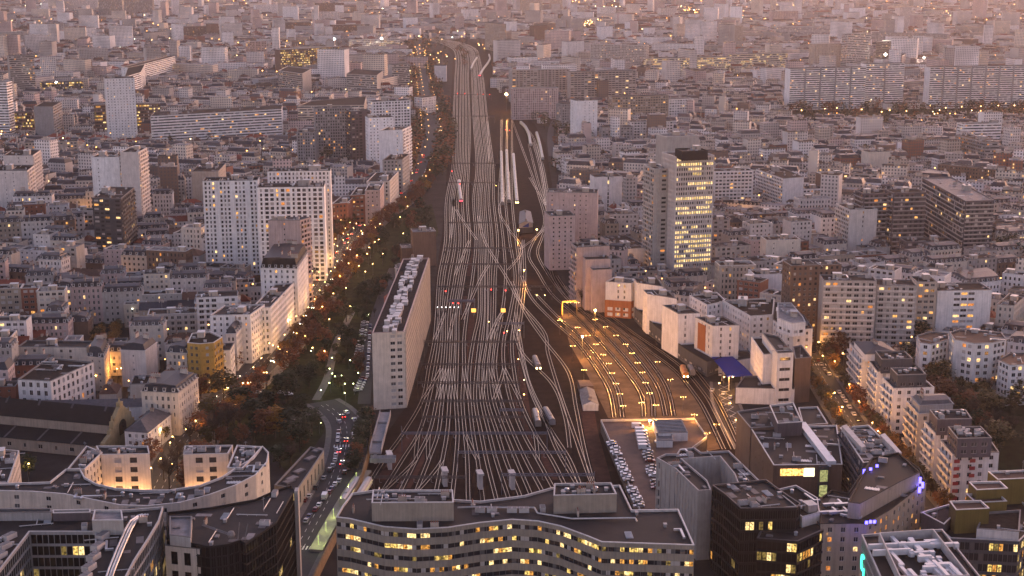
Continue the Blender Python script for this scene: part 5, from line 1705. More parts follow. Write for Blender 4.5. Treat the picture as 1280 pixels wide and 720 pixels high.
for rt in ALLB:      # raised strips between bays, coloured grey for the shade of recesses
    if rt['label'].startswith(('huge white slab of dark', 'white banded slab wing', 'second huge white')):
        u0, u1, v, yb = {'h': (988, 1083, 85, 138), 'w': (1083, 1131, 79.5, 134), 's': (1163, 1285, 83, 136)}[rt['label'][0]]
        hh = h_of(v, yb)
        n = int((u1 - u0) / 17)
        for k in range(1, n):
            b = MB()
            a = quad_front(u0, v, u1, v - 0.5, hh, 16)
            q = lerp(a[0], a[1], k / n)
            b.obox(q[0], q[1] - 0.2, 0, hh + 1.2, 2.0, 1.2)
            b.build('stair_slot', [wm('grey')], rt)
for (x1, x2, yt, yb, w_, st_, lab) in (
        (193, 208, -2, 12, 'bright', 'tall', 'small white far slab beside the brown skyline group'),
        (218, 262, 33, 51, 'brown', 'tall', 'rust brown far slab under the domed hill'),
        (263, 273, 30, 51, 'brown', 'gable', 'dark rust far tower joined to a rust brown slab'),
        (0, 34, 40, 57, 'panel', 'tall', 'mauve grey far slab cut by the edge of the suburbs'),
        (294, 310, 38, 52, 'panel', 'tall', 'grey far block beyond the red brown tower'),
        (226, 240, 17, 30, 'white', 'wide', 'white far block shining on the domed hill'),
        (319, 346, 6, 22, 'bright', 'tall', 'white far slab with window grid over the mauve slab'),
        (395, 430, 4, 21, 'brown', 'tall', 'red brown far slab with flat roof on the skyline'),
        (445, 456, 16, 29, 'cream', 'gable', 'narrow cream far tower above the brown rose slab'),
        (391, 424, 15, 28, 'white', 'wide', 'low white far terrace beneath the red brown skyline slab'),
        (508, 522, 22, 36, 'bright', 'gable', 'white far cube above the rail side trees'),
        (550, 580, 9, 23, 'pink', 'wide', 'rose far office with lit ground floor near the rail bend'),
        (610, 640, -5, 10, 'white', 'tall', 'broad white far tower at the top of the rail corridor'),
        (636, 646, 27, 46, 'bright', 'gable', 'slim white far tower by the blue grey shed'),
        (666, 697, 18, 30, 'offwhite', 'wide', 'long pale far block below the tan skyline towers'),
        (750, 770, 9, 23, 'white', 'tall', 'pale far block alone under the skyline'),
        (751, 766, 33, 53, 'bright', 'gable', 'white far tower with dark flank above the pale grey slab'),
        (787, 797, 27, 42, 'bright', 'gable', 'slim white far tower beside the rust lit roofs'),
        (811, 819, 35, 48, 'white', 'blank', 'small blank white far tower above the lit office strip'),
        (718, 726, 39, 55, 'pink', 'gable', 'slim rose far tower with lit edge near the bright sign'),
        (904, 929, 32, 61, 'beige', 'small', 'beige far tower group behind the cream strip'),
        (965, 998, 14, 32, 'pink', 'tall', 'rose far slab on the hill over the long grey slab'),
        (970, 1063, 33, 50, 'offwhite', 'band', 'very long pale far slab with dark underside'),
        (1066, 1082, 10, 25, 'bright', 'gable', 'white far cube on the crest of the hill'),
        (1125, 1140, 10, 38, 'offwhite', 'tall', 'tall pale far tower over the long grey slab'),
        (1097, 1110, 13, 25, 'white', 'gable', 'pale far block beside the tall pale far tower'),
        (1191, 1236, 72, 86, 'bright', 'strip', 'white pier striped block behind the second banded slab'),
        (1262, 1274, 32, 44, 'bright', 'gable', 'small white far tower beyond the red lit sign'),
        (1021, 1048, 24, 34, 'white', 'wide', 'low white far block among lamplit trees'),
        (826, 846, 10, 24, 'offwhite', 'tall', 'off-white far block on the middle of the skyline'),
        (862, 884, 26, 44, 'white', 'wide', 'white far slab over the floodlit roofs'),
        (580, 598, 62 - 50, 26, 'white', 'gable', 'white far block where the rails vanish'),
        (700, 716, 96 - 60, 52, 'white', 'wide', 'white far house stack beside the rose tower')):
    B(lab, None, x1, yt, x2, yt - 0.5, Y(yb), 16, w_, st_, 'blank' if st_ == 'tall' else None, **T)
# ---------------------------------------------------------------- lamps
BULB_O = emat('bulb_sodium', (1.0, 0.48, 0.11), 22 * EM)
BULB_W = emat('bulb_warm', (1.0, 0.52, 0.15), 18 * EM)
BULB_G = emat('bulb_mercury', (0.86, 0.95, 0.36), 18 * EM)
BULB_R = emat('signal_red', (1.0, 0.04, 0.03), 9 * EM)
BULB_F = emat('flood_white', (1.0, 0.90, 0.72), 160 * EM)
BULB_FO = emat('flood_sodium', (1.0, 0.55, 0.16), 160 * EM)
M_POLE = mat('lamp_pole', (0.10, 0.10, 0.10), 0.5, 0.4, var=0.2)


def light(name, rgb, watt, parent, loc, radius=0.35):
    l = bpy.data.lights.get(name)
    if l is None:
        l = bpy.data.lights.new(name, 'POINT')
        l.color = rgb
        l.energy = watt * LP
        l.shadow_soft_size = radius
    return child('lamp_light', l, parent, loc)


def lamp_proto(kind, h, bulb, rgb, watt, r, label, cat, group):
    o = empty(kind, (0, 0, -50), label, cat, group)
    o['_w'] = [0, 0, 0]
    b = MB()
    b.bar((0, 0, 0), (0, 0, h), 0.11, 0, 5, 0.07)
    b.bar((0, 0, 0), (0, 0, 0.7), 0.18, 0, 6)
    if kind == 'yard_lamp':
        b.bar((-1.1, 0, h), (1.1, 0, h), 0.07, 0, 4)
    else:
        b.bar((0, 0, h - 0.3), (0.9, 0, h), 0.06, 0, 4)
    b.build('pole', [M_POLE], o)
    for x in ((-1.1, 1.1) if kind == 'yard_lamp' else (0.9,)):
        b = MB()
        b.obox(x, 0, h, h + 0.15, 0.5, 0.3)
        hd = b.build('lamp_head', [M_POLE], o)
        b = MB()
        b.ball((x, 0, h - 0.12), r, 0, 6)
        b.build('bulb', [bulb], o)
    if watt:
        light('light_' + kind + '_' + bulb.name, rgb, watt, o, (0, 0, h - 0.6))
    return remember(o)


OR, WR, GR = (1.0, 0.44, 0.10), (1.0, 0.52, 0.17), (0.85, 0.95, 0.42)
first = {}


def place(proto, x, y, z=0, rz=0.0, label=None, group=None, **kw):
    if proto['_k'] not in first:
        first[proto['_k']] = 1
        proto.location = (x, y, z)
        proto.rotation_euler = (0, 0, rz)
        if label:
            proto['label'] = label
        if group:
            proto['group'] = group
        return proto
    return copy_tree(proto, (x, y, z), rz, label, group, **kw)


LY = lamp_proto('yard_lamp', 8.5, BULB_O, OR, 1700, 0.18, 'double headed orange lamp post standing in the lit rail yard', 'lamp post', 'lamps of the rail yard')
LB = lamp_proto('street_lamp', 8.0, BULB_W, WR, 760, 0.30, 'warm street lamp among the trees of the boulevard', 'street lamp', 'boulevard street lamps')
LG = lamp_proto('park_lamp', 5.5, BULB_G, GR, 130, 0.26, 'greenish park lamp glowing between dark bushes', 'park lamp', 'park lamps')
LS = lamp_proto('street_lamp', 8.0, BULB_O, OR, 1900, 0.30, 'orange street lamp on the kerb of the tree lined street', 'street lamp', 'street lamps of the tree lined street')
LF = lamp_proto('street_lamp', 8.0, BULB_W, WR, 0, 0.32, 'distant warm street lamp on the far part of the rail avenue', 'street lamp', 'far avenue street lamps')

for x, y in ((744, 399), (757, 408), (735, 419), (745, 430), (770, 419), (782, 430), (790, 441), (754, 443), (761, 454), (797, 453), (765, 466), (803, 465), (770, 479), (807, 478), (775, 492), (812, 491), (779, 507), (820, 506), (802, 503), (722, 409), (711, 378), (721, 378), (838, 474), (854, 496), (868, 518), (884, 541), (896, 530), (822, 452), (700, 400), (716, 432), (730, 462)):
    a = G(x, y, 8.5)
    place(LY, *a, 0, R.uniform(-0.3, 0.3))
def is_building(x, y):
    return any((b.location[0] - x) ** 2 + (b.location[1] - y) ** 2 < 13 ** 2 for b in ALLB)


bz = [(463, 310), (467, 303), (460, 318), (432, 360), (437, 383), (411, 400), (407, 440), (392, 435), (422, 424), (370, 418), (350, 437), (357, 440), (318, 432), (334, 415), (343, 412), (390, 357), (401, 384), (417, 367), (343, 432), (305, 479), (329, 466), (341, 453), (332, 466), (311, 480), (283, 485), (284, 474), (249, 503), (223, 518), (231, 537), (218, 547), (201, 537), (214, 580), (190, 585), (247, 527), (269, 506), (292, 507), (247, 565), (212, 555), (437, 330), (445, 320), (452, 292), (470, 285), (482, 262), (510, 258), (499, 272), (476, 280), (505, 292), (488, 252), (425, 345), (380, 395), (362, 400), (447, 333), (412, 340), (395, 372), (382, 420), (372, 384), (455, 340), (466, 330), (478, 318), (472, 300)]
for x, y in bz:
    a = G(x, y, 7.5)
    place(LB, *a, 0, R.uniform(-3, 3))
for st0, off in ((6, 5.5), (16, -5.5), (2, 0.5)):
    for x, y, h in walk(BOUL, 21, off, 140 + st0):
        if y < 1090 and OCC[int((x - GX0) / CELL), int((y - GY0) / CELL)] != 0 and not is_building(x, y):
            place(LB, x + R.uniform(-2, 2), y + R.uniform(-3, 3), 0, h)
for x, y in ((440, 384), (459, 393), (431, 414), (450, 419), (413, 447), (436, 450), (390, 439), (413, 467), (417, 471), (413, 478), (443, 480), (432, 492), (450, 466), (414, 461), (425, 470), (399, 528), (402, 487), (429, 480), (405, 425), (425, 405)):
    a = G(x, y, 5.3)
    place(LG, *a, 0, R.uniform(-3, 3))
for i, (x, y, h) in enumerate(walk(BOUL, 33, 11, 500) + walk(BOUL, 37, -11, 515) + walk(BOUL, 60, 3, 490)):
    u, v = PX(x, y, 8)
    if y > 1080 and v < 262 and v > 60:
        place(LF, x, y, 0, h)
for x, y in ((1029, 137), (1044, 136), (1161, 133), (1180, 136), (1200, 134.5), (1224, 134), (1246, 133), (1266, 133), (1110, 139), (1075, 138), (1131, 140), (1100, 141), (1000, 139)):
    a = G(x, y, 9)
    o = place(LF, *a, 0, 0, 'distant orange lamp among the park trees below the banded slabs', 'park edge lamps')
    o.scale = (2.2, 2.2, 1.3)
for x, y in ((1044, 453), (1055, 443), (1062, 482), (1041, 492), (1054, 509), (1022, 428), (1072, 545), (1090, 530), (1105, 560), (1120, 590), (1140, 618), (1092, 556), (1075, 503), (1030, 446), (1114, 575), (1128, 604), (1100, 540), (1152, 632)):
    a = G(x, y, 7.5)
    place(LS, *a, 0, R.uniform(-3, 3))
for x, y in ((132, 453), (147, 450), (135, 488), (122, 470), (146, 461)):
    a = G(x, y, 7.5)
    place(LS, *a, 0, R.uniform(-3, 3), 'orange street lamp in the narrow lit side street', 'lamps of the side street')
for x, y in ((98, 266), (104, 263), (127, 354), (135, 350), (742, 224), (1085, 221), (1092, 218), (1100, 224), (868, 264), (1010, 302), (1060, 240), (152, 330), (70, 372), (205, 372), (925, 262), (1180, 300)):
    a = G(x, y, 7.5)
    place(LS, *a, 0, R.uniform(-3, 3), 'orange street lamp glowing in a gap between the blocks', 'lamps between the blocks')
for x, y in ((34, 580), (185, 588), (199, 575)):
    a = G(x, y, 7.5)
    place(LB, *a, 0, R.uniform(-3, 3), 'warm lamp post near the church and crescent', 'lamps near the church')
for x, y in ((911, 503), (922, 525), (936, 552), (950, 580), (900, 478), (915, 470), (905, 470)):
    a = G(x, y, 8)
    place(LS, *a, 0, R.uniform(-3, 3), 'orange lamp post on the yard road with zigzag markings', 'lamps of the yard road')
for x, y in ((785, 322), (790, 326), (776, 312), (797, 334), (773, 324), (780, 330)):
    a = G(x, y, 7)
    place(LS, *a, 0, 0, 'orange lamp in the court beside the flat roofed hall', 'lamps of the hall court')
for x, y in ((828, 360), (833, 356), (830, 364)):
    a = G(x, y, 6)
    place(LG, *a, 0, 0, 'greenish lamp at the foot of the bright office tower', 'lamps by the office tower')


def flood(name, label, u, v, h, bulb, rgb, watt, r=0.5):
    a = G(u, v, h)
    o = empty(name, (*a, 0), label, 'floodlight')
    b = MB()
    b.bar((*a, 0), (*a, h), 0.25, 0, 6, 0.14)
    b.obox(a[0], a[1], h + r, h + r + 0.35, 1.6, 0.8)
    b.build('mast', [M_POLE], o)
    b = MB()
    b.ball((a[0], a[1], h), r, 0, 8)
    b.build('bulb', [bulb], o)
    if watt:
        l = bpy.data.lights.new('flood', 'POINT')
        l.energy, l.color, l.shadow_soft_size = watt * LP, rgb, r
        child('lamp_light', l, o, (0, -r - 0.7, h))
    return o


flood('floodlight_mast', 'dazzling orange floodlight by the brick based white cube', 744, 388, 12, BULB_FO, OR, 9000, 0.5)
flood('floodlight_mast', 'dazzling orange floodlight in the middle of the yard tracks', 728, 421, 12, BULB_FO, OR, 8000, 0.45)
flood('floodlight_mast', 'dazzling orange floodlight far along the tracks at the junction', 633, 118, 22, BULB_FO, OR, 30000, 1.6)
flood('floodlight_mast', 'white stadium floodlight above the far lit office strip', 863, 73, 26, BULB_F, WR, 0, 2.0)
flood('floodlight_mast', 'white floodlight on the roofs behind the huge banded slab', 1107, 68, 26, BULB_F, WR, 0, 1.9)
flood('floodlight_mast', 'small white floodlight between the two banded slabs', 1155, 72, 26, BULB_F, WR, 0, 1.2)
flood('floodlight_mast', 'white floodlight over the glowing brown office', 418, 49, 26, BULB_F, WR, 0, 1.8)
flood('floodlight_mast', 'white floodlight beside the curved band office', 477, 48, 26, BULB_F, WR, 0, 1.7)
flood('floodlight_mast', 'small yellow floodlight on the blazing yellow office', 70, 103, 30, BULB_F, WR, 0, 1.0)
flood('floodlight_mast', 'orange floodlight on the corner of the parking deck shed', 812, 526, 8, BULB_FO, OR, 5000, 0.3)
flood('floodlight_mast', 'second orange floodlight over the vans on the parking deck', 820, 526, 8, BULB_FO, OR, 5000, 0.3)

# uplights at the foot of the crescent pavilions and lamps on facades
def uplight(label, u, v, z, rgb, watt, group, cat='uplight'):
    a = G(u, v, z)
    o = empty('wall_lamp', (a[0], a[1] - 1.0, z), label, cat, group)
    b = MB()
    b.obox(a[0], a[1] - 0.8, z - 0.3, z, 0.5, 0.4)
    b.build('housing', [M_POLE], o)
    b = MB()
    b.ball((a[0], a[1] - 1.0, z + 0.25), 0.22, 0, 6)
    b.build('bulb', [BULB_W], o)
    l = bpy.data.lights.get('uplight%d' % watt) or bpy.data.lights.new('uplight%d' % watt, 'POINT')
    l.energy, l.color, l.shadow_soft_size = watt * LP, rgb, 0.25
    child('lamp_light', l, o, (0, -0.4, 0.3))


UC = (1.0, 0.50, 0.20)
for i, (u0, u1, n) in enumerate(((128, 186, 6), (231, 283, 6))):
    for k in range(n):
        uu = u0 + (u1 - u0) * (k + 0.5) / n
        y = G(uu, 567, 27)[1]
        x = G(uu, 567, 27)[0]
        p_ = PX(x, y - 1.5, 10)
        uplight('warm uplight washing the front of a crescent pavilion', p_[0], p_[1], 10.0, UC, 800, 'pavilion uplights')
for u, v, z in ((1033, 666, 21), (1050, 664, 21), (1066, 662, 21), (1080, 661, 21), (1097, 641, 23), (1103, 637, 23), (1130, 622, 23), (1138, 617, 23), (1090, 645, 23)):
    uplight('small warm lamp on the terrace of the beige hotel', u, v, z, WR, 120, 'hotel terrace lamps', 'wall lamp')
uplight('wall lamp on the cream gable block of the side street', 152, 460, 9, OR, 900, None, 'wall lamp')
uplight('wall lamp on the salmon block at the yard edge', 752, 372, 8, OR, 900, None, 'wall lamp')
BLUE = emat('lamp_blue', (0.10, 0.08, 1.0), 5.0 * EM)
for k, (u, v, z) in enumerate(((1083, 655, 26), (1088, 654, 26), (1093, 654, 26), (1150, 604, 26), (1153, 610, 24), (1149, 616, 24), (1088, 592, 28), (1096, 588, 28), (1080, 594, 28))):
    a = G(u, v, z)
    o = empty('blue_lamp', (*a, z), 'blue glowing lamp on the roof terrace of the beige hotel', 'lamp', 'blue hotel lamps')
    b = MB()
    b.bar((a[0], a[1], z - 1.0), (a[0], a[1], z), 0.07, 0, 4)
    b.build('stem', [M_POLE], o)
    b = MB()
    b.obox(a[0], a[1], z, z + (1.0 if k < 3 else 2.2), 0.9, 0.35)
    b.build('glow_panel', [BLUE], o)
    if k % 2 == 0:
        l = bpy.data.lights.get('blue') or bpy.data.lights.new('blue', 'POINT')
        l.energy, l.color, l.shadow_soft_size = 500 * LP, (0.15, 0.12, 1.0), 0.4
        child('lamp_light', l, o, (0, -1.2, 1.0))

# signs and screens
def sign(name, label, u0, u1, v, z, h, bulb, D=None):
    a, c = G(u0, v, z), G(u1, v, z)
    o = empty(name, (*a, 0), label, 'sign')
    b = MB()
    b.prism(ccw([(a[0], a[1]), (c[0], c[1]), (c[0], c[1] + 0.4), (a[0], a[1] + 0.4)]), z - h, z, bottom=True)
    b.build('panel', [M_POLE], o)
    b = MB()
    b.quad((a[0], a[1] - 0.05, z - h + .1), (c[0], c[1] - 0.05, z - h + .1), (c[0], c[1] - 0.05, z - .1), (a[0], a[1] - 0.05, z - .1))
    b.build('lit_face', [bulb], o)
    b = MB()
    b.bar((*lerp(a, c, 0.5), 0), (*lerp(a, c, 0.5), z - h), 0.25, 0, 6)
    b.build('post', [M_POLE], o)


sign('billboard', 'bright white billboard at the boulevard corner', 378.5, 384, 353.5, 13, 4.5, emat('billboard_white', (0.92, 0.92, 1.0), 1.5 * EM))
sign('roof_sign', 'blue lit sign on the roof of a beige far tower', 1019, 1034, 53, 38, 4, emat('sign_blue', (0.30, 0.28, 1.0), 2.2 * EM))
sign('roof_sign', 'white lit sign on the roof of a round shouldered office', 1103, 1123, 50.5, 36, 3.4, emat('sign_white', (1.0, 0.92, 0.7), 3.0 * EM))
sign('roof_sign', 'red lit sign beyond the second banded slab', 1217, 1234, 64, 22, 3.6, emat('sign_red', (1.0, 0.22, 0.12), 1.8 * EM))
sign('roof_sign', 'white lit hoarding over the avenue bridge', 546, 553, 161, 9, 3, emat('sign_warmwhite', (1.0, 0.75, 0.45), 1.2 * EM))
# green loop on the ducted office
w_ = ducted['_w']
la, lb = G(1077, 668, 33), G(1108, 738, 33)
dl = math.hypot(lb[0] - la[0], lb[1] - la[1])
de = ((lb[0] - la[0]) / dl, (lb[1] - la[1]) / dl)
dn = (de[1], -de[0]) if de[1] < 0 else (-de[1], de[0])
b = MB()
prev = None
for k in range(15):
    t = math.radians(50 + 280 * k / 14)
    s_, z = 6.5 + 2.2 * math.cos(t) * 1.0, 26.5 + 2.4 * math.sin(t)
    p = (la[0] + de[0] * s_ + (-0.5), la[1] + de[1] * s_ - 0.1, z)
    if prev:
        b.bar(prev, p, 0.32, 0, 5)
    prev = p
b.bar(prev, (prev[0], prev[1] - 0.2, prev[2] - 2.2), 0.3, 0, 5)
b.build('loop_sign', [emat('sign_green', (0.05, 0.85, 0.5), 2.4 * EM)], ducted)

# signal lights on the railway
M_SIG = mat('signal_black', (0.02, 0.02, 0.02), 0.6, var=0)


def signal(label, u, v, z, bulb, grp, n=1, box=(0.9, 1.3)):
    a = G(u, v, z)
    o = empty('rail_signal', (*a, 0), label, 'signal', grp)
    b = MB()
    b.bar((a[0], a[1] + 0.3, 0), (a[0], a[1] + 0.3, z), 0.12, 0, 5)
    b.build('post', [M_POLE], o)
    b = MB()
    b.obox(a[0], a[1] + 0.25, z - box[1] / 2 - 0.2, z + box[1] / 2 + 0.2, box[0] + 0.5, 0.35)
    b.build('backplate', [M_SIG], o)
    b = MB()
    b.obox(a[0], a[1], z - box[1] / 2, z + box[1] / 2, box[0], 0.15)
    b.build('lens', [bulb], o)


for u, v in ((557, 364), (566, 379), (573, 379), (614, 362), (632, 363), (575, 230), (597, 118), (604, 118), (572, 117), (581, 117), (632, 162), (637, 163), (565, 214), (630, 416), (612, 118)):
    signal('red railway signal hanging over the main line tracks', u, v, 6.5, BULB_R, 'red railway signals', 1, (0.55, 0.55))
SIGO = emat('signal_board_orange', (1.0, 0.42, 0.08), 2.0 * EM)
for u, v in ((592, 388), (629, 388)):
    signal('glowing orange indicator board between the main line tracks', u, v, 4.0, SIGO, 'orange indicator boards', 1, (2.6, 2.2))
for u, v in ((634, 414), (649, 413), (648, 449), (671, 369), (681, 369), (620, 232), (611, 402), (655, 475), (655, 493)):
    signal('small orange track lamp among the point work', u, v, 3.0, BULB_O, 'small orange track lamps', 1, (0.4, 0.4))
for k in range(6):
    u, v = 547 + k * 5.2, 384
    signal('small white route indicator under the signal bridge', u, v, 6.0, emat('indicator_white', (1, .95, .9), 5 * EM), 'white route indicators', 1, (0.4, 0.4))
# yellow lit gantry frame by the yard throat
a, c = G(703, 377, 8), G(721, 376, 8)
o = empty('lit_portal', (*a, 0), 'yellow lamplit portal frame at the throat of the rail yard', 'gantry')
M_YEL = mat('portal_yellow', (0.50, 0.32, 0.08), 0.6, var=0.2)
for p in (a, c):
    b = MB()
    b.obox(p[0], p[1], 0, 8, 0.7 if p is a else 0.3, 0.7)
    b.build('post', [M_YEL], o)
b = MB()
b.prism(ccw([(a[0], a[1] - .5), (c[0], c[1] - .5), (c[0], c[1] + .5), (a[0], a[1] + .5)]), 7.4, 8.4, bottom=True)
b.build('beam', [M_YEL], o)
light('portal', OR, 1000, o, (4, -3, 6.0))
light('portal2', OR, 1400, o, (-1, -4, 3.5))
# orange light pool at the track crossing
flood('floodlight_mast', 'low orange lamp over the track crossing', 655, 338, 7, BULB_O, OR, 3500, 0.3)
flood('floodlight_mast', 'low orange lamp beside the blue ended shed', 648, 288, 5, BULB_O, OR, 1500, 0.6)
flood('floodlight_mast', 'low orange lamp on the far corner of the blue ended shed', 671, 287, 5, BULB_O, OR, 1500, 0.6)

# ---------------------------------------------------------------- trains
M_TR = mat('train_silver', (0.24, 0.21, 0.19), 0.4, 0.3, var=0.2)
M_TRW = mat('train_white', (0.36, 0.33, 0.31), 0.4, var=0.2)
M_TRO = mat('tram_orange', (0.45, 0.16, 0.03), 0.5, var=0.2)
M_LOCO = mat('loco_grey', (0.20, 0.18, 0.18), 0.5, var=0.2)
TGLOW = emat('train_window_lit', (1.0, 0.75, 0.40), 0.5 * EM, 0.5)
TAIL = emat('train_tail_red', (1.0, 0.03, 0.05), 14 * EM)
HEAD = emat('train_head', (1.0, 0.70, 0.30), 20 * EM)


def coach_mesh(L, m, key):
    b = MB()
    sec = [(-1.42, 0.9), (-1.45, 2.6), (-1.15, 3.6), (-0.5, 3.95), (0.5, 3.95), (1.15, 3.6), (1.45, 2.6), (1.42, 0.9)]
    for i in range(len(sec)):
        p, q = sec[i], sec[(i + 1) % len(sec)]
        b.quad((-L / 2, p[0], p[1]), (-L / 2, q[0], q[1]), (L / 2, q[0], q[1]), (L / 2, p[0], p[1]))
    b.face([(-L / 2, *p) for p in reversed(sec)])
    b.face([(L / 2, *p) for p in sec])
    b.obox(0, 0, 3.9, 4.2, L * 0.5, 1.2)
    for x in (-L * 0.33, L * 0.33):
        b.obox(x, 0, 0.35, 0.95, 3.2, 2.2, 0, 1)
    return b.mesh('coach', [m, M_SIG])


def train(label, path, start, n, L, m, lit=True, head=None, tail=None, name='passenger_train', cat='train'):
    c = smooth([G(x, y) for x, y in path], 10)
    pts = walk(c, L + 0.8, 0, start)[:n]
    if not pts:
        return
    o = empty(name, (*pts[0][:2], 0), label, cat)
    me = coach_mesh(L, m, label)
    wb = MB()
    for sy in (-1.47, 1.47):
        k = int(L / 2)
        for i in range(k):
            x = -L / 2 + (i + 0.5) * L / k
            wb.quad((x - 0.75, sy, 2.0), (x + 0.75, sy, 2.0), (x + 0.75, sy, 2.85), (x - 0.75, sy, 2.85))
    wm_ = wb.mesh('window_band', [TGLOW if lit else G_BLACK])
    for x, y, a in pts:
        ch = child('coach', me, o, (x - pts[0][0], y - pts[0][1], 0), a)
        child('window_band', wm_, ch)
    for bulb, key in ((head, 'headlight'), (tail, 'tail_light')):
        if bulb:
            # the end of the train that faces the tower
            x, y, a = min(pts, key=lambda q: q[1])
            sg = -1 if math.sin(a) > 0 else 1
            for dy in (-0.9, 0.9):
                b = MB()
                b.obox(0, 0, -0.3, 0.35, 0.15, 0.6)
                ex, ey = math.cos(a) * sg * (L / 2 + 0.1), math.sin(a) * sg * (L / 2 + 0.1)
                child(key, b.mesh(key, [bulb]), o, (x + ex - math.sin(a) * dy - pts[0][0], y + ey + math.cos(a) * dy - pts[0][1], 1.7), a)


train('parked silver train on the outer siding of the stabling yard', [(628, 255), (627, 210), (626, 165)], 2, 12, 25, M_TR)
train('parked silver train on the middle siding of the stabling yard', [(636, 252), (634, 210), (632, 165)], 2, 12, 25, M_TR)
train('parked train with glowing headlights on the inner siding of the stabling yard', [(646, 253), (643, 215), (640, 172)], 2, 11, 25, M_TRW, True, HEAD)
train('curving pale train leaving the sheds', [(663, 182), (661, 170), (656, 160), (648, 153)], 2, 8, 25, M_TRW)
train('short pale train parked beside the far street', [(678, 199), (674, 180), (669, 163)], 2, 8, 25, M_TRW)
train('silver train with red tail lights on the main line', [(576, 251), (574, 235), (575, 220)], 2, 4, 25, M_TRW, True, None, TAIL)
train('bright train with red tail lights on the far rail curve', [(600, 95), (604, 88), (611, 78), (612, 72), (606, 62), (590, 54)], 2, 18, 25, M_TRW, True, None, TAIL)
train('bright train following the inner far rail curve', [(589, 87), (592, 80), (597, 72), (597, 67)], 2, 10, 25, M_TRW)
train('pale regional train under the lit station platform edge', [(437, 622), (450, 603), (456, 596)], 1, 2, 24, M_TRW)
train('second pale regional train at the lit platform', [(452, 622), (464, 603), (470, 597)], 1, 2, 24, M_TRW)
train('orange shunting tram in the corner of the yard', [(857, 474), (853, 464)], 6, 1, 14, M_TRO, True, HEAD, None, 'shunting_engine', 'locomotive')
train('brown works wagon beside the orange tram', [(866, 472), (861, 462)], 6, 1, 10, M_LOCO, False, None, None, 'works_wagon', 'wagon')
train('dark locomotive waiting on the lone diagonal siding', [(673, 464), (668, 452)], 8, 1, 17, M_LOCO, False, HEAD, None, 'locomotive', 'locomotive')
train('grey locomotive with ribbed roof parked by the blue mast', [(672, 533), (668, 518)], 6, 1, 18, M_TR, False, None, None, 'locomotive', 'locomotive')
train('dark blue locomotive parked beside the ribbed one', [(689, 531), (681, 517)], 6, 1, 18, M_LOCO, False, None, None, 'locomotive', 'locomotive')
# lit platform below the retaining wall
b = MB()
PT = smooth([G(x, y) for x, y in ((395, 690), (420, 645), (444, 606), (457, 590))])
o = empty('station_platform', (*PT[0], 0), 'station platform glowing greenish under the sunken road wall', 'platform')
l, r = strip_poly(PT, 5)
for i in range(len(PT) - 1):
    b.prism(ccw([l[i], l[i + 1], r[i + 1], r[i]]), 0, 0.9)
b.build('platform_surface', [mat('platform_concrete', (0.30, 0.28, 0.22), 0.8, var=0.2)], o)
for x, y, a in walk(PT, 13, 0, 4):
    b = MB()
    b.obox(x, y, 4.2, 4.35, 1.2, 0.2, a)
    b.bar((x, y, 0.9), (x, y, 4.2), 0.07, 0, 4)
    b.build('tube_lamp', [emat('tube_green', (0.80, 1.0, 0.28), 0.9 * EM)], o)
    light('platform', (0.85, 1.0, 0.30), 330, o, (x - PT[0][0], y - PT[0][1], 3.6))

# sheds beside the tracks
def shed(name, label, cat, pts, h, wall, rm_, **kw):
    return Q(label, None, pts, h, wall, 'blank', name=name, cat=cat, roof='gable', rmat=rm_, roofh=1.6, margin=1, **kw)


sh = shed('train_shed', 'dark train shed with white gable bearing a dark blue sail shape', 'shed', [(649, 277), (666, 276), (663, 262), (650, 262)], 9, 'dark', 'zinc')
a, c = G(649, 277, 9), G(666, 276, 9)
b = MB()
b.face([(a[0], a[1] - 0.15, 4.2), (c[0], c[1] - 0.15, 4.2), (c[0], c[1] - 0.15, 7.5), ((a[0] + c[0]) / 2, a[1] - 0.15, 9.2), (a[0], a[1] - 0.15, 7.5)])
b.build('gable_board', [M_PLANT], sh)
b = MB()
b.face([(a[0] + 2.0, a[1] - 0.2, 4.8), (a[0] + 7.2, a[1] - 0.2, 4.8), (a[0] + 7.2, a[1] - 0.2, 8.0)])
b.build('sail_emblem', [wm('blue')], sh)
sh = shed('track_hut', 'white roofed hut on the gravel between yard tracks', 'hut', [(729, 502), (748, 502), (742, 483), (725, 483)], 4.5, 'white', 'pale')
b = MB()
b.prism(ccw(pxp([(725, 483), (742, 482.5), (737, 475), (722, 475)], 4.2)), 0, 4.2)
b.build('dark_annex', [wm('brown')], sh)
# parking deck
DK = pxp([(751, 527), (868, 525), (884, 548), (848, 575), (845, 640), (800, 640)], 5.0)
DK = ccw(DK)
o = new_root('parking_deck', 'raised parking deck with reddish surface and low white parapet', 'parking deck', DK, 'the parking deck')
b = MB()
b.prism(DK, 0, 4.9)
b.build('deck_wall', [mat('deck_wall', (0.16, 0.13, 0.11), 0.9, var=0.25, streak=0.3)], o)
b = MB()
b.face([(*p, 5.0) for p in DK])
b.build('deck_surface', [M_DECK], o)
b = MB()
ring(b, DK, 4.7, 6.0, -0.05, 0.25)
b.build('parapet', [M_COPING], o)
occupy(DK, 1)
sh = Q('corrugated grey roofed shed at the lit corner of the parking deck', 'the deck shed', [(823, 541), (860, 540), (852, 524), (816, 525)], 9, 'white', 'blank', name='deck_shed', cat='shed', rmat='gravel', clutter=0, lift=False, coping=M_COPDARK, margin=0)
b = MB()
q = ccw(pxp([(823, 541), (860, 540), (852, 524), (816, 525)], 9))
for k in range(9):
    a, c = lerp(q[0], q[3], (k + 0.5) / 9), lerp(q[1], q[2], (k + 0.5) / 9)
    b.bar((*a, 8.6), (*c, 8.6), 0.28, 0, 4)
b.build('roof_rib', [M_PLANT], sh)
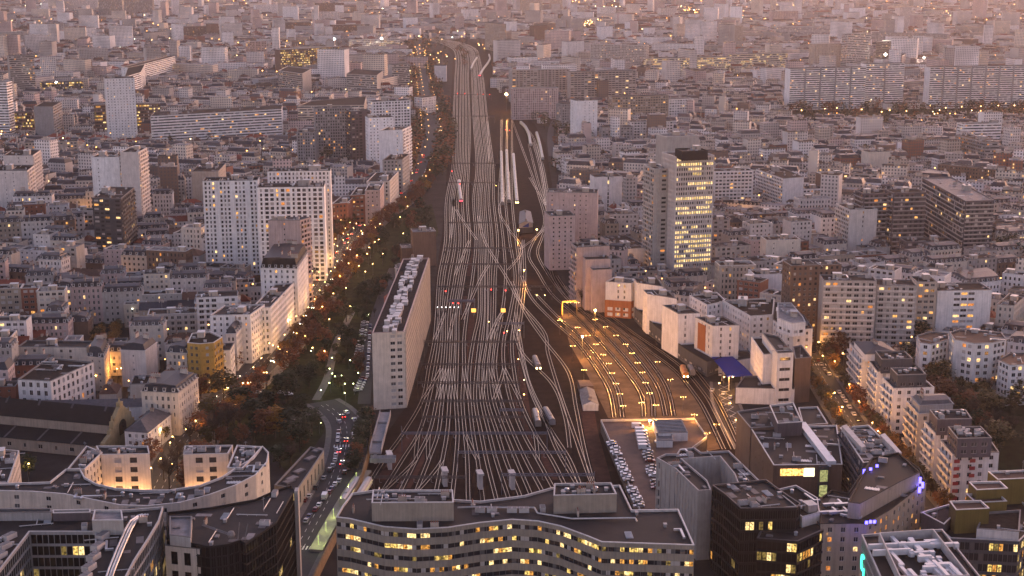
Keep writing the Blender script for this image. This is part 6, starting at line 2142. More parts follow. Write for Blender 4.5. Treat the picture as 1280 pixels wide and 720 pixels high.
sh = Q('white box annex in front of the corrugated deck shed', None, [(821, 550), (841, 550), (840, 541), (820, 541)], 8.3, 'white', 'blank', name='deck_shed', cat='shed', rmat='pale', clutter=0, lift=False, margin=0)

# ---------------------------------------------------------------- cars
PAINTS = [('white', (0.62, 0.60, 0.59)), ('silver', (0.33, 0.33, 0.35)), ('dark grey', (0.05, 0.05, 0.055)), ('black', (0.015, 0.015, 0.017)), ('dark blue', (0.02, 0.035, 0.12)), ('dark red', (0.16, 0.015, 0.015))]
M_TYRE = mat('tyre', (0.02, 0.02, 0.02), 0.9, var=0)
M_RIM = mat('rim', (0.4, 0.4, 0.42), 0.3, 0.8, var=0)
M_LENS = mat('headlight_lens', (0.6, 0.6, 0.6), 0.15, var=0)
M_TAILD = mat('tail_lens', (0.25, 0.01, 0.01), 0.2, var=0)
HL = emat('headlight_on', (1.0, 0.85, 0.6), 18 * EM)
TL = emat('tail_on', (1.0, 0.03, 0.02), 9 * EM)


def car_proto(name, van, paint, label):
    col_, rgb = paint
    o = empty(name, (0, 0, -60), label, 'van' if van else 'car')
    o['_w'] = [0, 0, 0]
    pm = mat('paint_' + col_.replace(' ', '_'), rgb, 0.3, var=0, coat=0.5)
    if van:
        prof = [(-2.6, 0.35), (2.55, 0.35), (2.6, 1.0), (2.0, 1.25), (1.35, 2.2), (1.1, 2.35), (-2.55, 2.35), (-2.65, 1.5)]
        hw, glass = 0.98, [((1.95, 1.30), (1.40, 2.15)), None]
    else:
        prof = [(-2.1, 0.32), (2.1, 0.32), (2.15, 0.68), (1.95, 0.82), (1.0, 0.95), (0.35, 1.42), (-1.1, 1.46), (-1.75, 1.0), (-2.1, 0.92), (-2.15, 0.6)]
        hw, glass = 0.86, [((0.98, 0.98), (0.40, 1.38)), ((-1.72, 1.03), (-1.15, 1.42))]
    b = MB()
    n = len(prof)
    for i in range(n):
        p, q = prof[i], prof[(i + 1) % n]
        t0 = 0.86 if p[1] > 1.2 and not van else 1
        t1 = 0.86 if q[1] > 1.2 and not van else 1
        b.quad((p[0], -hw * t0, p[1]), (p[0], hw * t0, p[1]), (q[0], hw * t1, q[1]), (q[0], -hw * t1, q[1]))
    for sg in (-1, 1):
        f = [(p[0], sg * hw * (0.86 if p[1] > 1.2 and not van else 1), p[1]) for p in prof]
        b.face(f if sg < 0 else list(reversed(f)))
    b.build('body', [pm], o)
    for nm, gp in zip(('windscreen', 'rear_window'), glass):
        if gp:
            (x0, z0), (x1, z1) = gp
            s = 0.03 if x0 > 0 else -0.03
            b = MB()
            b.quad((x0 + s, -hw * 0.86, z0 + .02), (x0 + s, hw * 0.86, z0 + .02), (x1 + s, hw * 0.76, z1 + .02), (x1 + s, -hw * 0.76, z1 + .02))
            b.build(nm, [G_BLACK], o)
    for sg in (-1, 1):
        b = MB()
        y0, y1 = sg * (hw + 0.015), sg * (hw * (1 if van else 0.87) + 0.02)
        if van:
            b.quad((0.7, y0, 1.3), (1.75, y0, 1.3), (1.3, y1, 2.0), (0.7, y1, 2.0))
        else:
            b.quad((-1.55, y0, 1.0), (0.85, y0, 1.0), (0.3, y1, 1.37), (-1.1, y1, 1.40))
        b.build('side_window', [G_BLACK], o)
        for x in (-1.35, 1.35):
            b = MB()
            b.bar((x, sg * (hw - 0.16), 0.33), (x, sg * (hw + 0.03), 0.33), 0.33, 0, 10)
            w = b.build('wheel', [M_TYRE], o)
            b = MB()
            b.bar((x, sg * (hw + 0.03), 0.33), (x, sg * (hw + 0.05), 0.33), 0.2, 0, 8)
            r = b.build('rim', [M_RIM])
            r.parent = w
        e = 2.62 if van else 2.12
        b = MB()
        b.obox(e, sg * hw * 0.72, 0.6, 0.82, 0.12, 0.38)
        b.build('headlight', [M_LENS], o)
        b = MB()
        b.obox(-e, sg * hw * 0.74, 0.66, 0.9, 0.12, 0.32)
        b.build('tail_light', [M_TAILD], o)
    return remember(o)


CARS = [car_proto('parked_car', False, p, 'x') for p in PAINTS]
VAN = car_proto('delivery_van', True, PAINTS[0], 'x')
HLM, TLM = None, None


def lit_swap(o):
    """Switch a driving car's lamps on."""
    for ch in o.children:
        if ch.name.startswith(('headlight', 'tail_light')):
            k = 'on_' + ch.data.name
            me = bpy.data.meshes.get(k)
            if me is None:
                me = ch.data.copy()
                me.name = k
                me.materials.clear()
                me.materials.append(HL if ch.name.startswith('headlight') else TL)
            ch.data = me


def car(x, y, z, a, where, grp, w=None, van=False, driving=False):
    k = w if w is not None else R.choice([0, 0, 0, 1, 1, 2, 2, 3, 3, 4, 5])
    pr = VAN if van else CARS[k]
    nm = 'white delivery van' if van else PAINTS[k][0] + (' car' if driving else ' parked car')
    o = place(pr, x, y, z, a, nm + ' ' + where, (PAINTS[k][0] if not van else 'white') + (' vans ' if van else ' cars ') + grp)
    if driving:
        o.name = 'driving_car'
        lit_swap(o)
    return o


def heading(pts, x, y):
    i = min(range(len(pts) - 1), key=lambda i: (pts[i][0] - x) ** 2 + (pts[i][1] - y) ** 2)
    return math.atan2(pts[i + 1][1] - pts[i][1], pts[i + 1][0] - pts[i][0])


for zx, zy in ((372, 145), (370, 182), (368, 195), (367, 210), (366, 225), (362, 250), (360, 270), (357, 290), (348, 310), (337, 325), (314, 357), (284, 392), (260, 425), (243, 440)):
    a = G(300 + zx / 3, 480 + zy / 3)
    car(*a, 0.034, heading(AVENUE, *a), 'along the hall side kerb of the sunken road', 'on the hall side kerb')
for zx, zy, vv in ((400, 110, 0), (430, 138, 0), (432, 165, 0), (428, 202, 1), (427, 232, 0), (424, 248, 0), (422, 264, 0), (420, 281, 0), (415, 300, 0), (410, 318, 0), (393, 335, 0), (372, 367, 0), (357, 380, 0), (345, 396, 0), (335, 410, 0), (318, 428, 1), (297, 458, 0), (283, 475, 0), (260, 500, 0), (248, 517, 0)):
    a = G(300 + zx / 3, 480 + zy / 3)
    car(*a, 0.034, heading(AVENUE, *a), 'along the retaining wall of the sunken road', 'on the wall side kerb', van=bool(vv))
for zx, zy in ((398, 215), (383, 300), (385, 125), (372, 255)):
    a = G(300 + zx / 3, 480 + zy / 3)
    car(*a, 0.034, heading(AVENUE, *a), 'driving with lights on along the sunken road', 'driving on the sunken road', driving=True)
for k in range(16):
    t = k / 15
    a = G(456 - 10 * t + R.uniform(-.6, .6), 404 + 50 * t)
    car(*a, 0.036, R.choice((0.1, PI + 0.1)), 'in the park side parking row by the trackside slab', 'in the park side row', w=R.choice((0, 0, 1, 1, 2)))
for k in range(15):
    t = k / 14
    a = G(463 - 3.5 * t, 408 + 62 * t)
    car(*a, 0.036, heading(SLABROAD, *a), 'in the lane under the trackside slab', 'in the slab lane')
for k in range(6):
    t = k / 5
    a = G(454.5 - 7 * t, 474 + 15 * t)
    car(*a, 0.036, 0.3, 'in the short row at the foot of the slab lane', 'in the short row')
for k in range(22):
    t = k / 21
    a = G(765 + 34 * t + R.uniform(-1.2, 1.2), 554.5 + 79 * t + R.uniform(-.6, .6), 5.0)
    if k in (5, 14):
        continue
    car(*a, 5.02, R.choice((0.06, PI + 0.06)), 'in the wall side row of the parking deck', 'in the wall side deck row', w=R.choice((0, 0, 1, 1, 2, 4, 0)))
for k in range(13):
    t = k / 12
    a = G(809 + 11 * t + R.uniform(-1.2, 1.2), 566 + 45 * t, 5.0)
    if k in (4, 9):
        continue
    car(*a, 5.02, R.choice((0.06, PI + 0.06)), 'in the office side row of the parking deck', 'in the office side deck row', w=R.choice((0, 0, 1, 5, 2)))
for k in range(6):
    a = G(801 + k * 0.9, 540.5 + k * 4.2, 5.0)
    car(*a, 5.02, 0.06, 'in the tight row of vans on the parking deck', 'in the deck van row', van=True)
a = G(826, 554, 5)
car(*a, 5.02, PI, 'standing apart beside the deck shed annex', 'beside the deck annex', van=True)
a = G(797, 535, 5)
car(*a, 5.02, 0, 'beside the far parapet of the parking deck', 'by the far deck parapet', van=True)
for zx, zy in ((547, 410), (570, 445), (585, 465), (600, 490), (612, 505), (625, 515), (600, 590), (608, 605), (618, 625), (628, 645)):
    a = G(880 + zx / 4, 340 + zy / 4)
    car(*a, 0.034, heading(RSTREET, *a), 'on the clinic side of the tree lined street', 'on the clinic side of the street')
for zx, zy in ((675, 605), (692, 628), (706, 650), (726, 680), (748, 715), (770, 745), (795, 790)):
    a = G(880 + zx / 4, 340 + zy / 4)
    car(*a, 0.034, heading(RSTREET, *a), 'on the penthouse row side of the tree lined street', 'on the penthouse side of the street')
for x, y, off, dr in [(q[0], q[1], 0, i % 3) for i, q in enumerate(walk(BOUL, 17, 4.2, 130)) if q[1] < 1500 and R.random() < 0.6]:
    car(x, y, 0.034, heading(BOUL, x, y), 'driving away along the tree lined boulevard', 'driving away on the boulevard', driving=True)
for x, y, h_ in [q for q in walk(BOUL, 19, -4.2, 140) if q[1] < 1500 and R.random() < 0.55]:
    car(x, y, 0.034, h_ + PI, 'driving towards the square along the boulevard', 'driving in on the boulevard', driving=True)
for u, v in ((302, 487), (306, 489), (322, 492), (361, 494), (352, 492), (193, 558)):
    a = G(u, v)
    car(*a, 0.034, 0.1, 'waiting on the square at the boulevard foot', 'on the square', w=0)
for u, v in ((890, 489), (905, 493), (901, 469), (897, 462), (913, 498)):
    a = G(u, v)
    car(*a, 0.036, 1.3, 'in the yard by the blue canopy', 'by the blue canopy', w=0)
SPARE = [p for p in CARS + [VAN] if p['_k'] not in first]
for p in SPARE:
    for ch in list(p.children):
        for g in list(ch.children):
            bpy.data.objects.remove(g)
        bpy.data.objects.remove(ch)
    bpy.data.objects.remove(p)

# ---------------------------------------------------------------- trees
LEAFC = {'rust': (0.16, 0.06, 0.024), 'olive': (0.075, 0.058, 0.018), 'gold': (0.24, 0.115, 0.02), 'green': (0.022, 0.032, 0.012), 'bare': (0.06, 0.042, 0.032)}
M_BARK = mat('bark', (0.045, 0.034, 0.028), 0.95, var=0.3)
LM = {k: mat('leaf_' + k, v, 0.7, var=0.55, scale=0.8, rand=0.3) for k, v in LEAFC.items()}


def crown_mesh(kind, seed, h, rx, rz, n_cl=30, n_lf=30, lf=0.95):
    q = random.Random(seed)
    b = MB()
    if kind == 'bare':
        tips = []
        for i in range(16):
            a = q.uniform(0, 2 * PI)
            z0 = h * 0.35 + q.random() * h * 0.25
            e = (math.cos(a) * rx * q.uniform(.35, .8), math.sin(a) * rx * q.uniform(.35, .8), h * q.uniform(0.6, 0.95))
            b.bar((0, 0, z0), e, 0.10, 0, 3, 0.04)
            for j in range(9):
                t = q.uniform(0.3, 1)
                s = lerp((0, 0, z0), e, t)
                f = (s[0] + q.uniform(-1.6, 1.6), s[1] + q.uniform(-1.6, 1.6), s[2] + q.uniform(0.2, 2.0))
                b.bar(s, f, 0.045, 0, 3, 0.02)
                for m in range(4):
                    s2 = lerp(s, f, q.random())
                    b.bar(s2, (s2[0] + q.uniform(-.8, .8), s2[1] + q.uniform(-.8, .8), s2[2] + q.uniform(0, .9)), 0.03, 0, 3, 0.012)
        return b
    for i in range(n_cl):
        u = q.uniform(-1, 1)
        a = q.uniform(0, 2 * PI)
        rr = q.uniform(0.35, 1.0) ** 0.6
        c = (math.cos(a) * math.sqrt(1 - u * u) * rx * rr, math.sin(a) * math.sqrt(1 - u * u) * rx * rr, h - rz + u * rz * rr)
        cr = rx * q.uniform(0.22, 0.42)
        for j in range(n_lf):
            p = (c[0] + q.gauss(0, cr * .6), c[1] + q.gauss(0, cr * .6), c[2] + q.gauss(0, cr * .45))
            t1, t2 = q.uniform(0, 2 * PI), q.uniform(-0.9, 0.9)
            s = lf * q.uniform(0.6, 1.3)
            ux = (math.cos(t1) * s, math.sin(t1) * s, 0)
            vx = (-math.sin(t1) * math.cos(t2) * s, math.cos(t1) * math.cos(t2) * s, math.sin(t2) * s)
            b.quad(tuple(p[k] - ux[k] * .5 for k in range(3)), tuple(p[k] - vx[k] * .35 for k in range(3)), tuple(p[k] + ux[k] * .5 for k in range(3)), tuple(p[k] + vx[k] * .35 for k in range(3)))
    return b


def tree_proto(kind, seed, h, rx, rz, label, name='street_tree', **kw):
    o = empty(name, (0, 0, -80), label, 'tree')
    o['_w'] = [0, 0, 0]
    q = random.Random(seed + 5)
    b = MB()
    th = h - rz * 1.2
    b.bar((0, 0, 0), (0.1, 0, th), 0.24, 0, 6, 0.15)
    for i in range(5):
        a = q.uniform(0, 2 * PI)
        b.bar((0.1, 0, th * q.uniform(.75, 1)), (math.cos(a) * rx * .55, math.sin(a) * rx * .55, h - rz * q.uniform(.3, .9)), 0.12, 0, 4, 0.04)
    b.build('trunk', [M_BARK], o)
    crown_mesh(kind, seed, h, rx, rz, **kw).build('crown', [LM[kind]], o)
    return remember(o)


TP = {}
for k, nm, word in (('rust', 'street_tree', 'rusty brown autumn tree'), ('olive', 'street_tree', 'olive green tree'), ('gold', 'street_tree', 'golden yellow autumn tree'), ('green', 'park_tree', 'dark green tree'), ('bare', 'park_tree', 'bare twiggy tree')):
    TP[k] = [tree_proto(k, 100 + i * 7 + len(k), 8.5 + i * 1.0, 3.3 + 0.3 * i, 3.2 + 0.4 * i, word, nm) for i in range(3)]
TW = {'rust': 'rusty brown autumn tree', 'olive': 'olive green tree', 'gold': 'golden yellow autumn tree', 'green': 'dark green tree', 'bare': 'bare twiggy tree'}
NT = [0]


def tree(x, y, kind, where, grp, s=1.0):
    p = R.choice(TP[kind])
    o = place(p, x, y, 0, R.uniform(0, 6.28), TW[kind] + ' ' + where, TW[kind] + 's ' + grp)
    if 'boulevard' not in where and 'kerb' not in where:
        o.name = 'garden_tree' if 'garden' in where or 'between' in where else 'park_tree'
    k = s * R.uniform(0.85, 1.2)
    o.scale = (k, k, k * R.uniform(0.9, 1.15))
    NT[0] += 1


def in_view(x, y, z=5):
    u, v = PX(x, y, z)
    return -15 < u < 1295 and -10 < v < 735


for off, st0 in ((10.5, 4), (-10.5, 9), (16, 12), (-16, 7)):
    for x, y, h_ in walk(BOUL, 10.5 if abs(off) < 12 else 14, off, st0):
        if in_view(x, y) and y < 1450 and R.random() < 0.86:
            tree(x + R.uniform(-1, 1), y + R.uniform(-1, 1), R.choice(('rust', 'rust', 'rust', 'rust', 'olive', 'bare', 'gold')), 'in the rows along the boulevard', 'along the boulevard')
for k in range(150):
    pq = pt_in(ccw(park), 3)
    if pq and not any(abs(pq[0] - q[0]) + abs(pq[1] - q[1]) < 24 for q in BOUL) and not any(abs(pq[0] - q[0]) + abs(pq[1] - q[1]) < 18 for q in AVENUE):
        tree(*pq, R.choice(('green', 'green', 'bare', 'olive', 'rust', 'green')), 'in the dark park before the trackside slab', 'in the dark park', R.choice((0.6, 0.75, 0.95)))
for u, v, k, s in ((344, 548, 'gold', 1.7), (332, 552, 'rust', 1.3), (300, 545, 'bare', 1.6), (318, 540, 'green', 1.4), (285, 550, 'bare', 1.4), (365, 548, 'green', 1.5), (375, 565, 'green', 1.3), (280, 505, 'olive', 1.4), (262, 530, 'olive', 1.2), (310, 575, 'bare', 1.2), (350, 585, 'green', 1.2), (205, 600, 'bare', 1.1), (212, 612, 'bare', 1.2), (222, 590, 'bare', 1.1), (270, 555, 'bare', 1.3), (390, 545, 'green', 1.2), (250, 545, 'rust', 1.1), (238, 560, 'bare', 1.2), (225, 575, 'bare', 1.0), (36, 598, 'green', 0.8), (300, 515, 'green', 1.2), (335, 515, 'green', 1.2), (360, 505, 'green', 1.2), (378, 515, 'green', 1.2)):
    a = G(u, v)
    tree(*a, k, 'on the square behind the crescent', 'on the square', s)
for k in range(14):
    a = G(462 - k * 1.6, 527 + k * 5.0)
    tree(*a, R.choice(('green', 'green', 'rust')), 'on the bank between sunken road and tracks', 'on the bank', 0.8)
for k in range(46):
    pq = pt_in(ccw(park2), 2)
    if pq and in_view(*pq):
        tree(*pq, R.choice(('bare', 'bare', 'rust', 'green', 'olive')), 'in the garden behind the penthouse row', 'in the penthouse garden', 1.2)
for sgn, st0 in ((7.6, 3), (-7.6, 6)):
    for x, y, h_ in walk(RSTREET, 8.5, sgn, st0):
        if in_view(x, y) and R.random() < 0.9:
            tree(x, y, R.choice(('gold', 'olive', 'gold', 'rust', 'olive')), 'on the kerb of the street below the penthouse row', 'on the penthouse street', 0.75)
for x, y, h_ in walk(SIDE, 7, 4.4) + walk(SIDE, 7, -4.4):
    tree(x, y, R.choice(('olive', 'gold')), 'in the narrow lit side street', 'in the side street', 0.7)
for u, v in ((785, 327), (779, 322), (791, 333), (773, 318), (797, 340)):
    a = G(u, v)
    tree(*a, 'gold', 'in the lit court beside the flat roofed hall', 'in the hall court', 0.8)
for k in range(26):
    u, v = R.uniform(1100, 1150), R.uniform(455, 505)
    a = G(u, v)
    if at_free(*a):
        tree(*a, R.choice(('green', 'bare', 'rust')), 'between the penthouse row and the angled cluster', 'by the angled cluster', 1.0)
for u, v, k, s in ((1050, 447, 'rust', 1.3), (1062, 450, 'bare', 1.2), (1150, 432, 'green', 1.4), (1160, 425, 'green', 1.3), (1258, 335, 'green', 2.0), (1270, 345, 'green', 2.0), (1262, 355, 'green', 1.8), (1040, 452, 'rust', 1.1), (736, 380, 'bare', 1.2), (727, 384, 'bare', 1.1), (60, 275, 'green', 1.3), (72, 276, 'green', 1.3), (85, 277, 'green', 1.2), (48, 275, 'green', 1.2), (408, 205, 'green', 2.2), (413, 202, 'green', 1.8), (425, 270, 'olive', 1.3), (436, 275, 'olive', 1.1), (1030, 450, 'olive', 1.0), (995, 455, 'gold', 1.0), (1005, 470, 'gold', 1.0), (1000, 480, 'gold', 0.9)):
    a = G(u, v)
    tree(*a, k, 'growing between blocks away from the parks', 'between blocks', s)
for k in TP:
    for p in TP[k]:
        if p['_k'] not in first:
            for ch in list(p.children):
                bpy.data.objects.remove(ch)
            bpy.data.objects.remove(p)
# ---------------------------------------------------------------- the ordinary houses of the quarters
NUM = {2: 'two-storey', 3: 'three-storey', 4: 'four-storey', 5: 'five-storey', 6: 'six-storey', 7: 'seven-storey', 8: 'eight-storey', 9: 'nine-storey', 10: 'ten-storey', 11: 'eleven-storey', 12: 'twelve-storey'}
USED = set()


def where_label(head, x, y):
    """A label that ties the house to the landmarks round it."""
    near = sorted(LANDMARKS, key=lambda l: (l[1] - x) ** 2 + ((l[2] - y) * 0.8) ** 2)[:14]
    cand = []
    for i, a in enumerate(near):
        dy = y - a[2]
        rel = 'behind' if dy > 18 else 'in front of' if dy < -18 else 'beside'
        cand.append((i * 1.0, '%s %s %s' % (head, rel, a[0])))
        for j, c in enumerate(near[:10]):
            if i == j:
                continue
            v1, v2 = (a[1] - x, a[2] - y), (c[1] - x, c[2] - y)
            n = math.hypot(*v1) * math.hypot(*v2) or 1
            cosv = (v1[0] * v2[0] + v1[1] * v2[1]) / n
            if cosv < -0.5:
                cand.append((i + j * 0.5 + 0.3, '%s between %s and %s' % (head, a[0], c[0])))
            elif cosv < 0.5:
                cand.append((i + j * 0.7 + 1.5, '%s %s %s towards %s' % (head, rel, a[0], c[0])))
    cand.sort()
    for _, t in cand:
        if t not in USED and len(t.split()) <= 16:
            USED.add(t)
            return t
    return None


def block_frame(ang):
    c, s = math.cos(ang), math.sin(ang)
    return c, s


FILL = []


def try_fill(cx, cy, L, D, ang, mg=1.0):
    c, s = math.cos(ang), math.sin(ang)
    p = [(cx + x * c - y * s, cy + x * s + y * c) for x, y in ((-L / 2, -D / 2), (L / 2, -D / 2), (L / 2, D / 2), (-L / 2, D / 2))]
    if is_free(p, mg):
        occupy(p, 0.0, 2)
        FILL.append((p, cx, cy, L, D, ang))
        return True
    return False


def visible(x, y):
    u, v = PX(x, y, 12)
    return -260 < u < 1540 and 40 < v < 740


def district(x, y):
    """Which way the streets run there."""
    if x < 0:
        return 0.10 if y < 900 else -0.25 if (int(y / 260) % 2) else 0.2
    return -0.55 if y < 900 else (-0.35 if int(y / 230) % 2 else 0.25)


for side in (-1, 1):
    for zone in range(14):
        y0, y1 = 520 + zone * 120, 520 + (zone + 1) * 120
        ang = district(side, (y0 + y1) / 2) + R.uniform(-0.08, 0.08)
        c, s = math.cos(ang), math.sin(ang)
        ext = 0.48 * y1 + 60
        rows, v = [], -ext
        k = 0
        while v < ext + 200:
            v += (12.5 + 9) if k % 2 else (12.5 + 15)
            k += 1
            rows.append(v)
        for v in rows:
            u = -ext - 100
            D = R.choice((11, 12, 13))
            run = 0
            while u < ext + 100:
                L = R.choice((12, 14, 16, 18, 22, 26, 15, 17))
                cx, cy = side * (y0 * 0.2) + (u + L / 2) * c - v * s, (y0 + y1) / 2 + (u + L / 2) * s + v * c
                u += L + 0.05
                run += L
                if run > 75:
                    run = 0
                    u += R.choice((11, 12, 14))
                if cx * side < 20 or not (y0 <= cy < y1) or not visible(cx, cy):
                    continue
                try_fill(cx, cy, L, D, ang, -0.4)
# gaps: wings across the rows
for k in range(10000):
    y = R.uniform(530, 2150)
    x = R.uniform(-0.48, 0.48) * y
    if visible(x, y):
        try_fill(x, y, R.choice((8, 10, 12, 14)), R.choice((7, 8, 9, 10)), district(x, y) + R.choice((0, PI / 2)), 0.3)

FILL.sort(key=lambda f: f[2])
WC_ = ['white', 'offwhite', 'offwhite', 'cream', 'stone', 'beige', 'panel', 'stone', 'pink', 'tan', 'white', 'concrete', 'white', 'cream', 'offwhite', 'brown', 'brick']
WNAME = {'white': 'white', 'offwhite': 'off-white', 'cream': 'cream', 'stone': 'stone', 'beige': 'beige', 'panel': 'pale-grey', 'pink': 'rose', 'tan': 'tan', 'concrete': 'concrete', 'brown': 'brown', 'brick': 'brick'}
CNT = {'flat': 0, 'mansard': 0, 'hip': 0}
LIM = {'flat': 230, 'mansard': 170, 'hip': 70}
REST = []
# ground seen at these places holds low houses only, so that the blocks behind show
LOW = ((770, 340, 945, 400), (950, 425, 1050, 470), (110, 318, 185, 345), (185, 178, 360, 200), (380, 205, 520, 225), (240, 340, 420, 372), (985, 425, 1160, 470), (1160, 420, 1260, 460), (985, 135, 1290, 175), (640, 130, 800, 160), (880, 262, 1010, 290), (1050, 318, 1250, 345), (0, 170, 210, 215), (330, 98, 530, 125), (225, 255, 290, 285))
for p, cx, cy, L, D, ang in FILL:
    t = R.random()
    small = L * D < 115
    left = cx < 0
    rk = ('hip' if t < 0.35 else 'flat') if small else ('mansard' if t < (0.40 if left else 0.46) else 'hip' if t < 0.56 and left and cy > 640 else 'flat')
    fl = R.choice((2, 3, 3, 4)) if small else R.choice((4, 5, 6, 6, 7)) if rk == 'mansard' else R.choice((3, 4)) if rk == 'hip' else R.choice((3, 4, 5, 5, 6, 6, 7, 8))
    if cy > 1000 and rk == 'flat' and R.random() < 0.06:
        fl = R.choice((10, 11, 12))
    u_, v_ = PX(cx, cy, 0)
    if any(a <= u_ <= c and b_ <= v_ <= d for a, b_, c, d in LOW):
        fl = min(fl, 3)
    if cy > 1250:
        fl = max(2, fl - R.choice((1, 2, 3)))
    h = fl * 3.0 + (3.6 if rk != 'flat' else 1.2) + R.uniform(0, 0.6)
    w = R.choice(WC_)
    rmat = R.choice(('zinc', 'slate', 'slate')) if rk == 'mansard' else R.choice(('tile', 'tile', 'btile', 'btile', 'slate')) if rk == 'hip' else R.choice(('gravel', 'gravel', 'bitumen', 'pale'))
    if CNT[rk] < LIM[rk] and in_view(cx, cy, h):
        head = '%s %s %s' % (WNAME[w], NUM[fl], {'flat': 'flats', 'mansard': rmat + '-mansard house', 'hip': {'tile': 'red-roofed', 'btile': 'brown-roofed', 'zinc': 'zinc-roofed', 'slate': 'slate-roofed'}.get(rmat, '') + ' house'}[rk])
        lab = where_label(head, cx, cy)
        if lab:
            CNT[rk] += 1
            st_ = R.choice(('haus', 'haus', 'home')) if rk == 'mansard' else 'house' if rk == 'hip' else R.choice(('home', 'wide', 'balc', 'tall', 'small', 'haus'))
            side_st = 'gable' if L < 20 and R.random() < 0.7 else st_
            building({'flat': 'apartment_house', 'mansard': 'mansard_house', 'hip': 'tiled_house'}[rk], lab, 'apartment house' if rk != 'hip' else 'house', p, h, w, [st_, side_st, st_, side_st], None, {'flat': 'flat roofed houses of the quarters', 'mansard': 'mansard houses of the quarters', 'hip': 'tiled houses of the quarters'}[rk], margin=0, roof=rk if rk != 'hip' else R.choice(('hip', 'gable')), rmat=rmat, clutter=1.3)
            continue
    REST.append((p, cx, cy, L, D, ang, rk, fl, h, w, rmat))

# ---------------------------------------------------------------- the farther city: too many to count
def window_wall(name, rgb, lit=0.05, fh=2.9, bw=2.7, dark=0.16):
    """A rendered wall with rows of windows, some of them lit, laid out in metres on the wall itself."""
    m = bpy.data.materials.new(name)
    m.use_nodes = True
    nt = m.node_tree
    b = nt.nodes['Principled BSDF']
    uv = nd(nt, 'ShaderNodeUVMap')
    sp_ = nd(nt, 'ShaderNodeSeparateXYZ')
    nt.links.new(uv.outputs[0], sp_.inputs[0])

    def math_(op, a, c=None):
        n = nd(nt, 'ShaderNodeMath', operation=op)
        for i, q in enumerate((a, c)):
            if q is None:
                continue
            if isinstance(q, (int, float)):
                n.inputs[i].default_value = q
            else:
                nt.links.new(q, n.inputs[i])
        return n.outputs[0]
    u, v = math_('DIVIDE', sp_.outputs[0], bw), math_('DIVIDE', sp_.outputs[1], fh)
    fu, fv = math_('FRACT', u), math_('FRACT', v)
    iu, iv = math_('FLOOR', u), math_('FLOOR', v)
    a = math_('MULTIPLY', math_('GREATER_THAN', fu, 0.28), math_('LESS_THAN', fu, 0.74))
    c = math_('MULTIPLY', math_('GREATER_THAN', fv, 0.30), math_('LESS_THAN', fv, 0.82))
    win = math_('MULTIPLY', math_('MULTIPLY', a, c), math_('GREATER_THAN', sp_.outputs[1], 0.0))
    cb = nd(nt, 'ShaderNodeCombineXYZ')
    nt.links.new(iu, cb.inputs[0])
    nt.links.new(iv, cb.inputs[1])
    wn = nd(nt, 'ShaderNodeTexWhiteNoise', noise_dimensions='2D')
    nt.links.new(cb.outputs[0], wn.inputs['Vector'])
    geo = nd(nt, 'ShaderNodeNewGeometry')
    n1 = nd(nt, 'ShaderNodeTexNoise', i_Scale=0.03, i_Detail=4.0)
    nt.links.new(geo.outputs['Position'], n1.inputs['Vector'])
    vr = nd(nt, 'ShaderNodeMapRange')
    vr.inputs[1].default_value, vr.inputs[2].default_value = 0.3, 0.7
    vr.inputs[3].default_value, vr.inputs[4].default_value = 0.7, 1.2
    nt.links.new(n1.outputs['Fac'], vr.inputs[0])
    sc_ = nd(nt, 'ShaderNodeVectorMath', operation='SCALE')
    sc_.inputs[0].default_value = rgb
    nt.links.new(vr.outputs[0], sc_.inputs['Scale'])
    mx = nd(nt, 'ShaderNodeMix', data_type='RGBA')
    nt.links.new(win, mx.inputs[0])
    nt.links.new(sc_.outputs[0], mx.inputs[6])
    mx.inputs[7].default_value = (dark * 0.5, dark * 0.48, dark * 0.5, 1)
    nt.links.new(mx.outputs[2], b.inputs['Base Color'])
    b.inputs['Roughness'].default_value = 0.8
    on = math_('MULTIPLY', win, math_('GREATER_THAN', wn.outputs['Value'], 1 - lit))
    b.inputs['Emission Color'].default_value = (1.0, 0.55, 0.20, 1)
    nt.links.new(math_('MULTIPLY', on, 0.9 * EM), b.inputs['Emission Strength'])
    m.cycles.emission_sampling = 'NONE'
    return m


FW = [window_wall('far_wall_' + k, WALL[k], l) for k, l in (('white', .015), ('offwhite', .02), ('cream', .025), ('stone', .025), ('beige', .03), ('concrete', .025), ('pink', .025), ('brown', .03), ('brick', .03), ('grey', .03))]
FWI = {'white': 0, 'offwhite': 1, 'cream': 2, 'stone': 3, 'beige': 4, 'panel': 5, 'concrete': 5, 'pink': 6, 'tan': 4, 'brown': 7, 'brick': 8, 'grey': 9}
FR = [M_GRAVEL, M_BITUMEN, M_ROOFWHITE, M_ZINC, M_SLATE, M_TILE, M_BROWNTILE, M_CHIM, M_CHIM]
FRI = {'gravel': 10, 'bitumen': 11, 'pale': 12, 'zinc': 13, 'slate': 14, 'tile': 15, 'btile': 16}


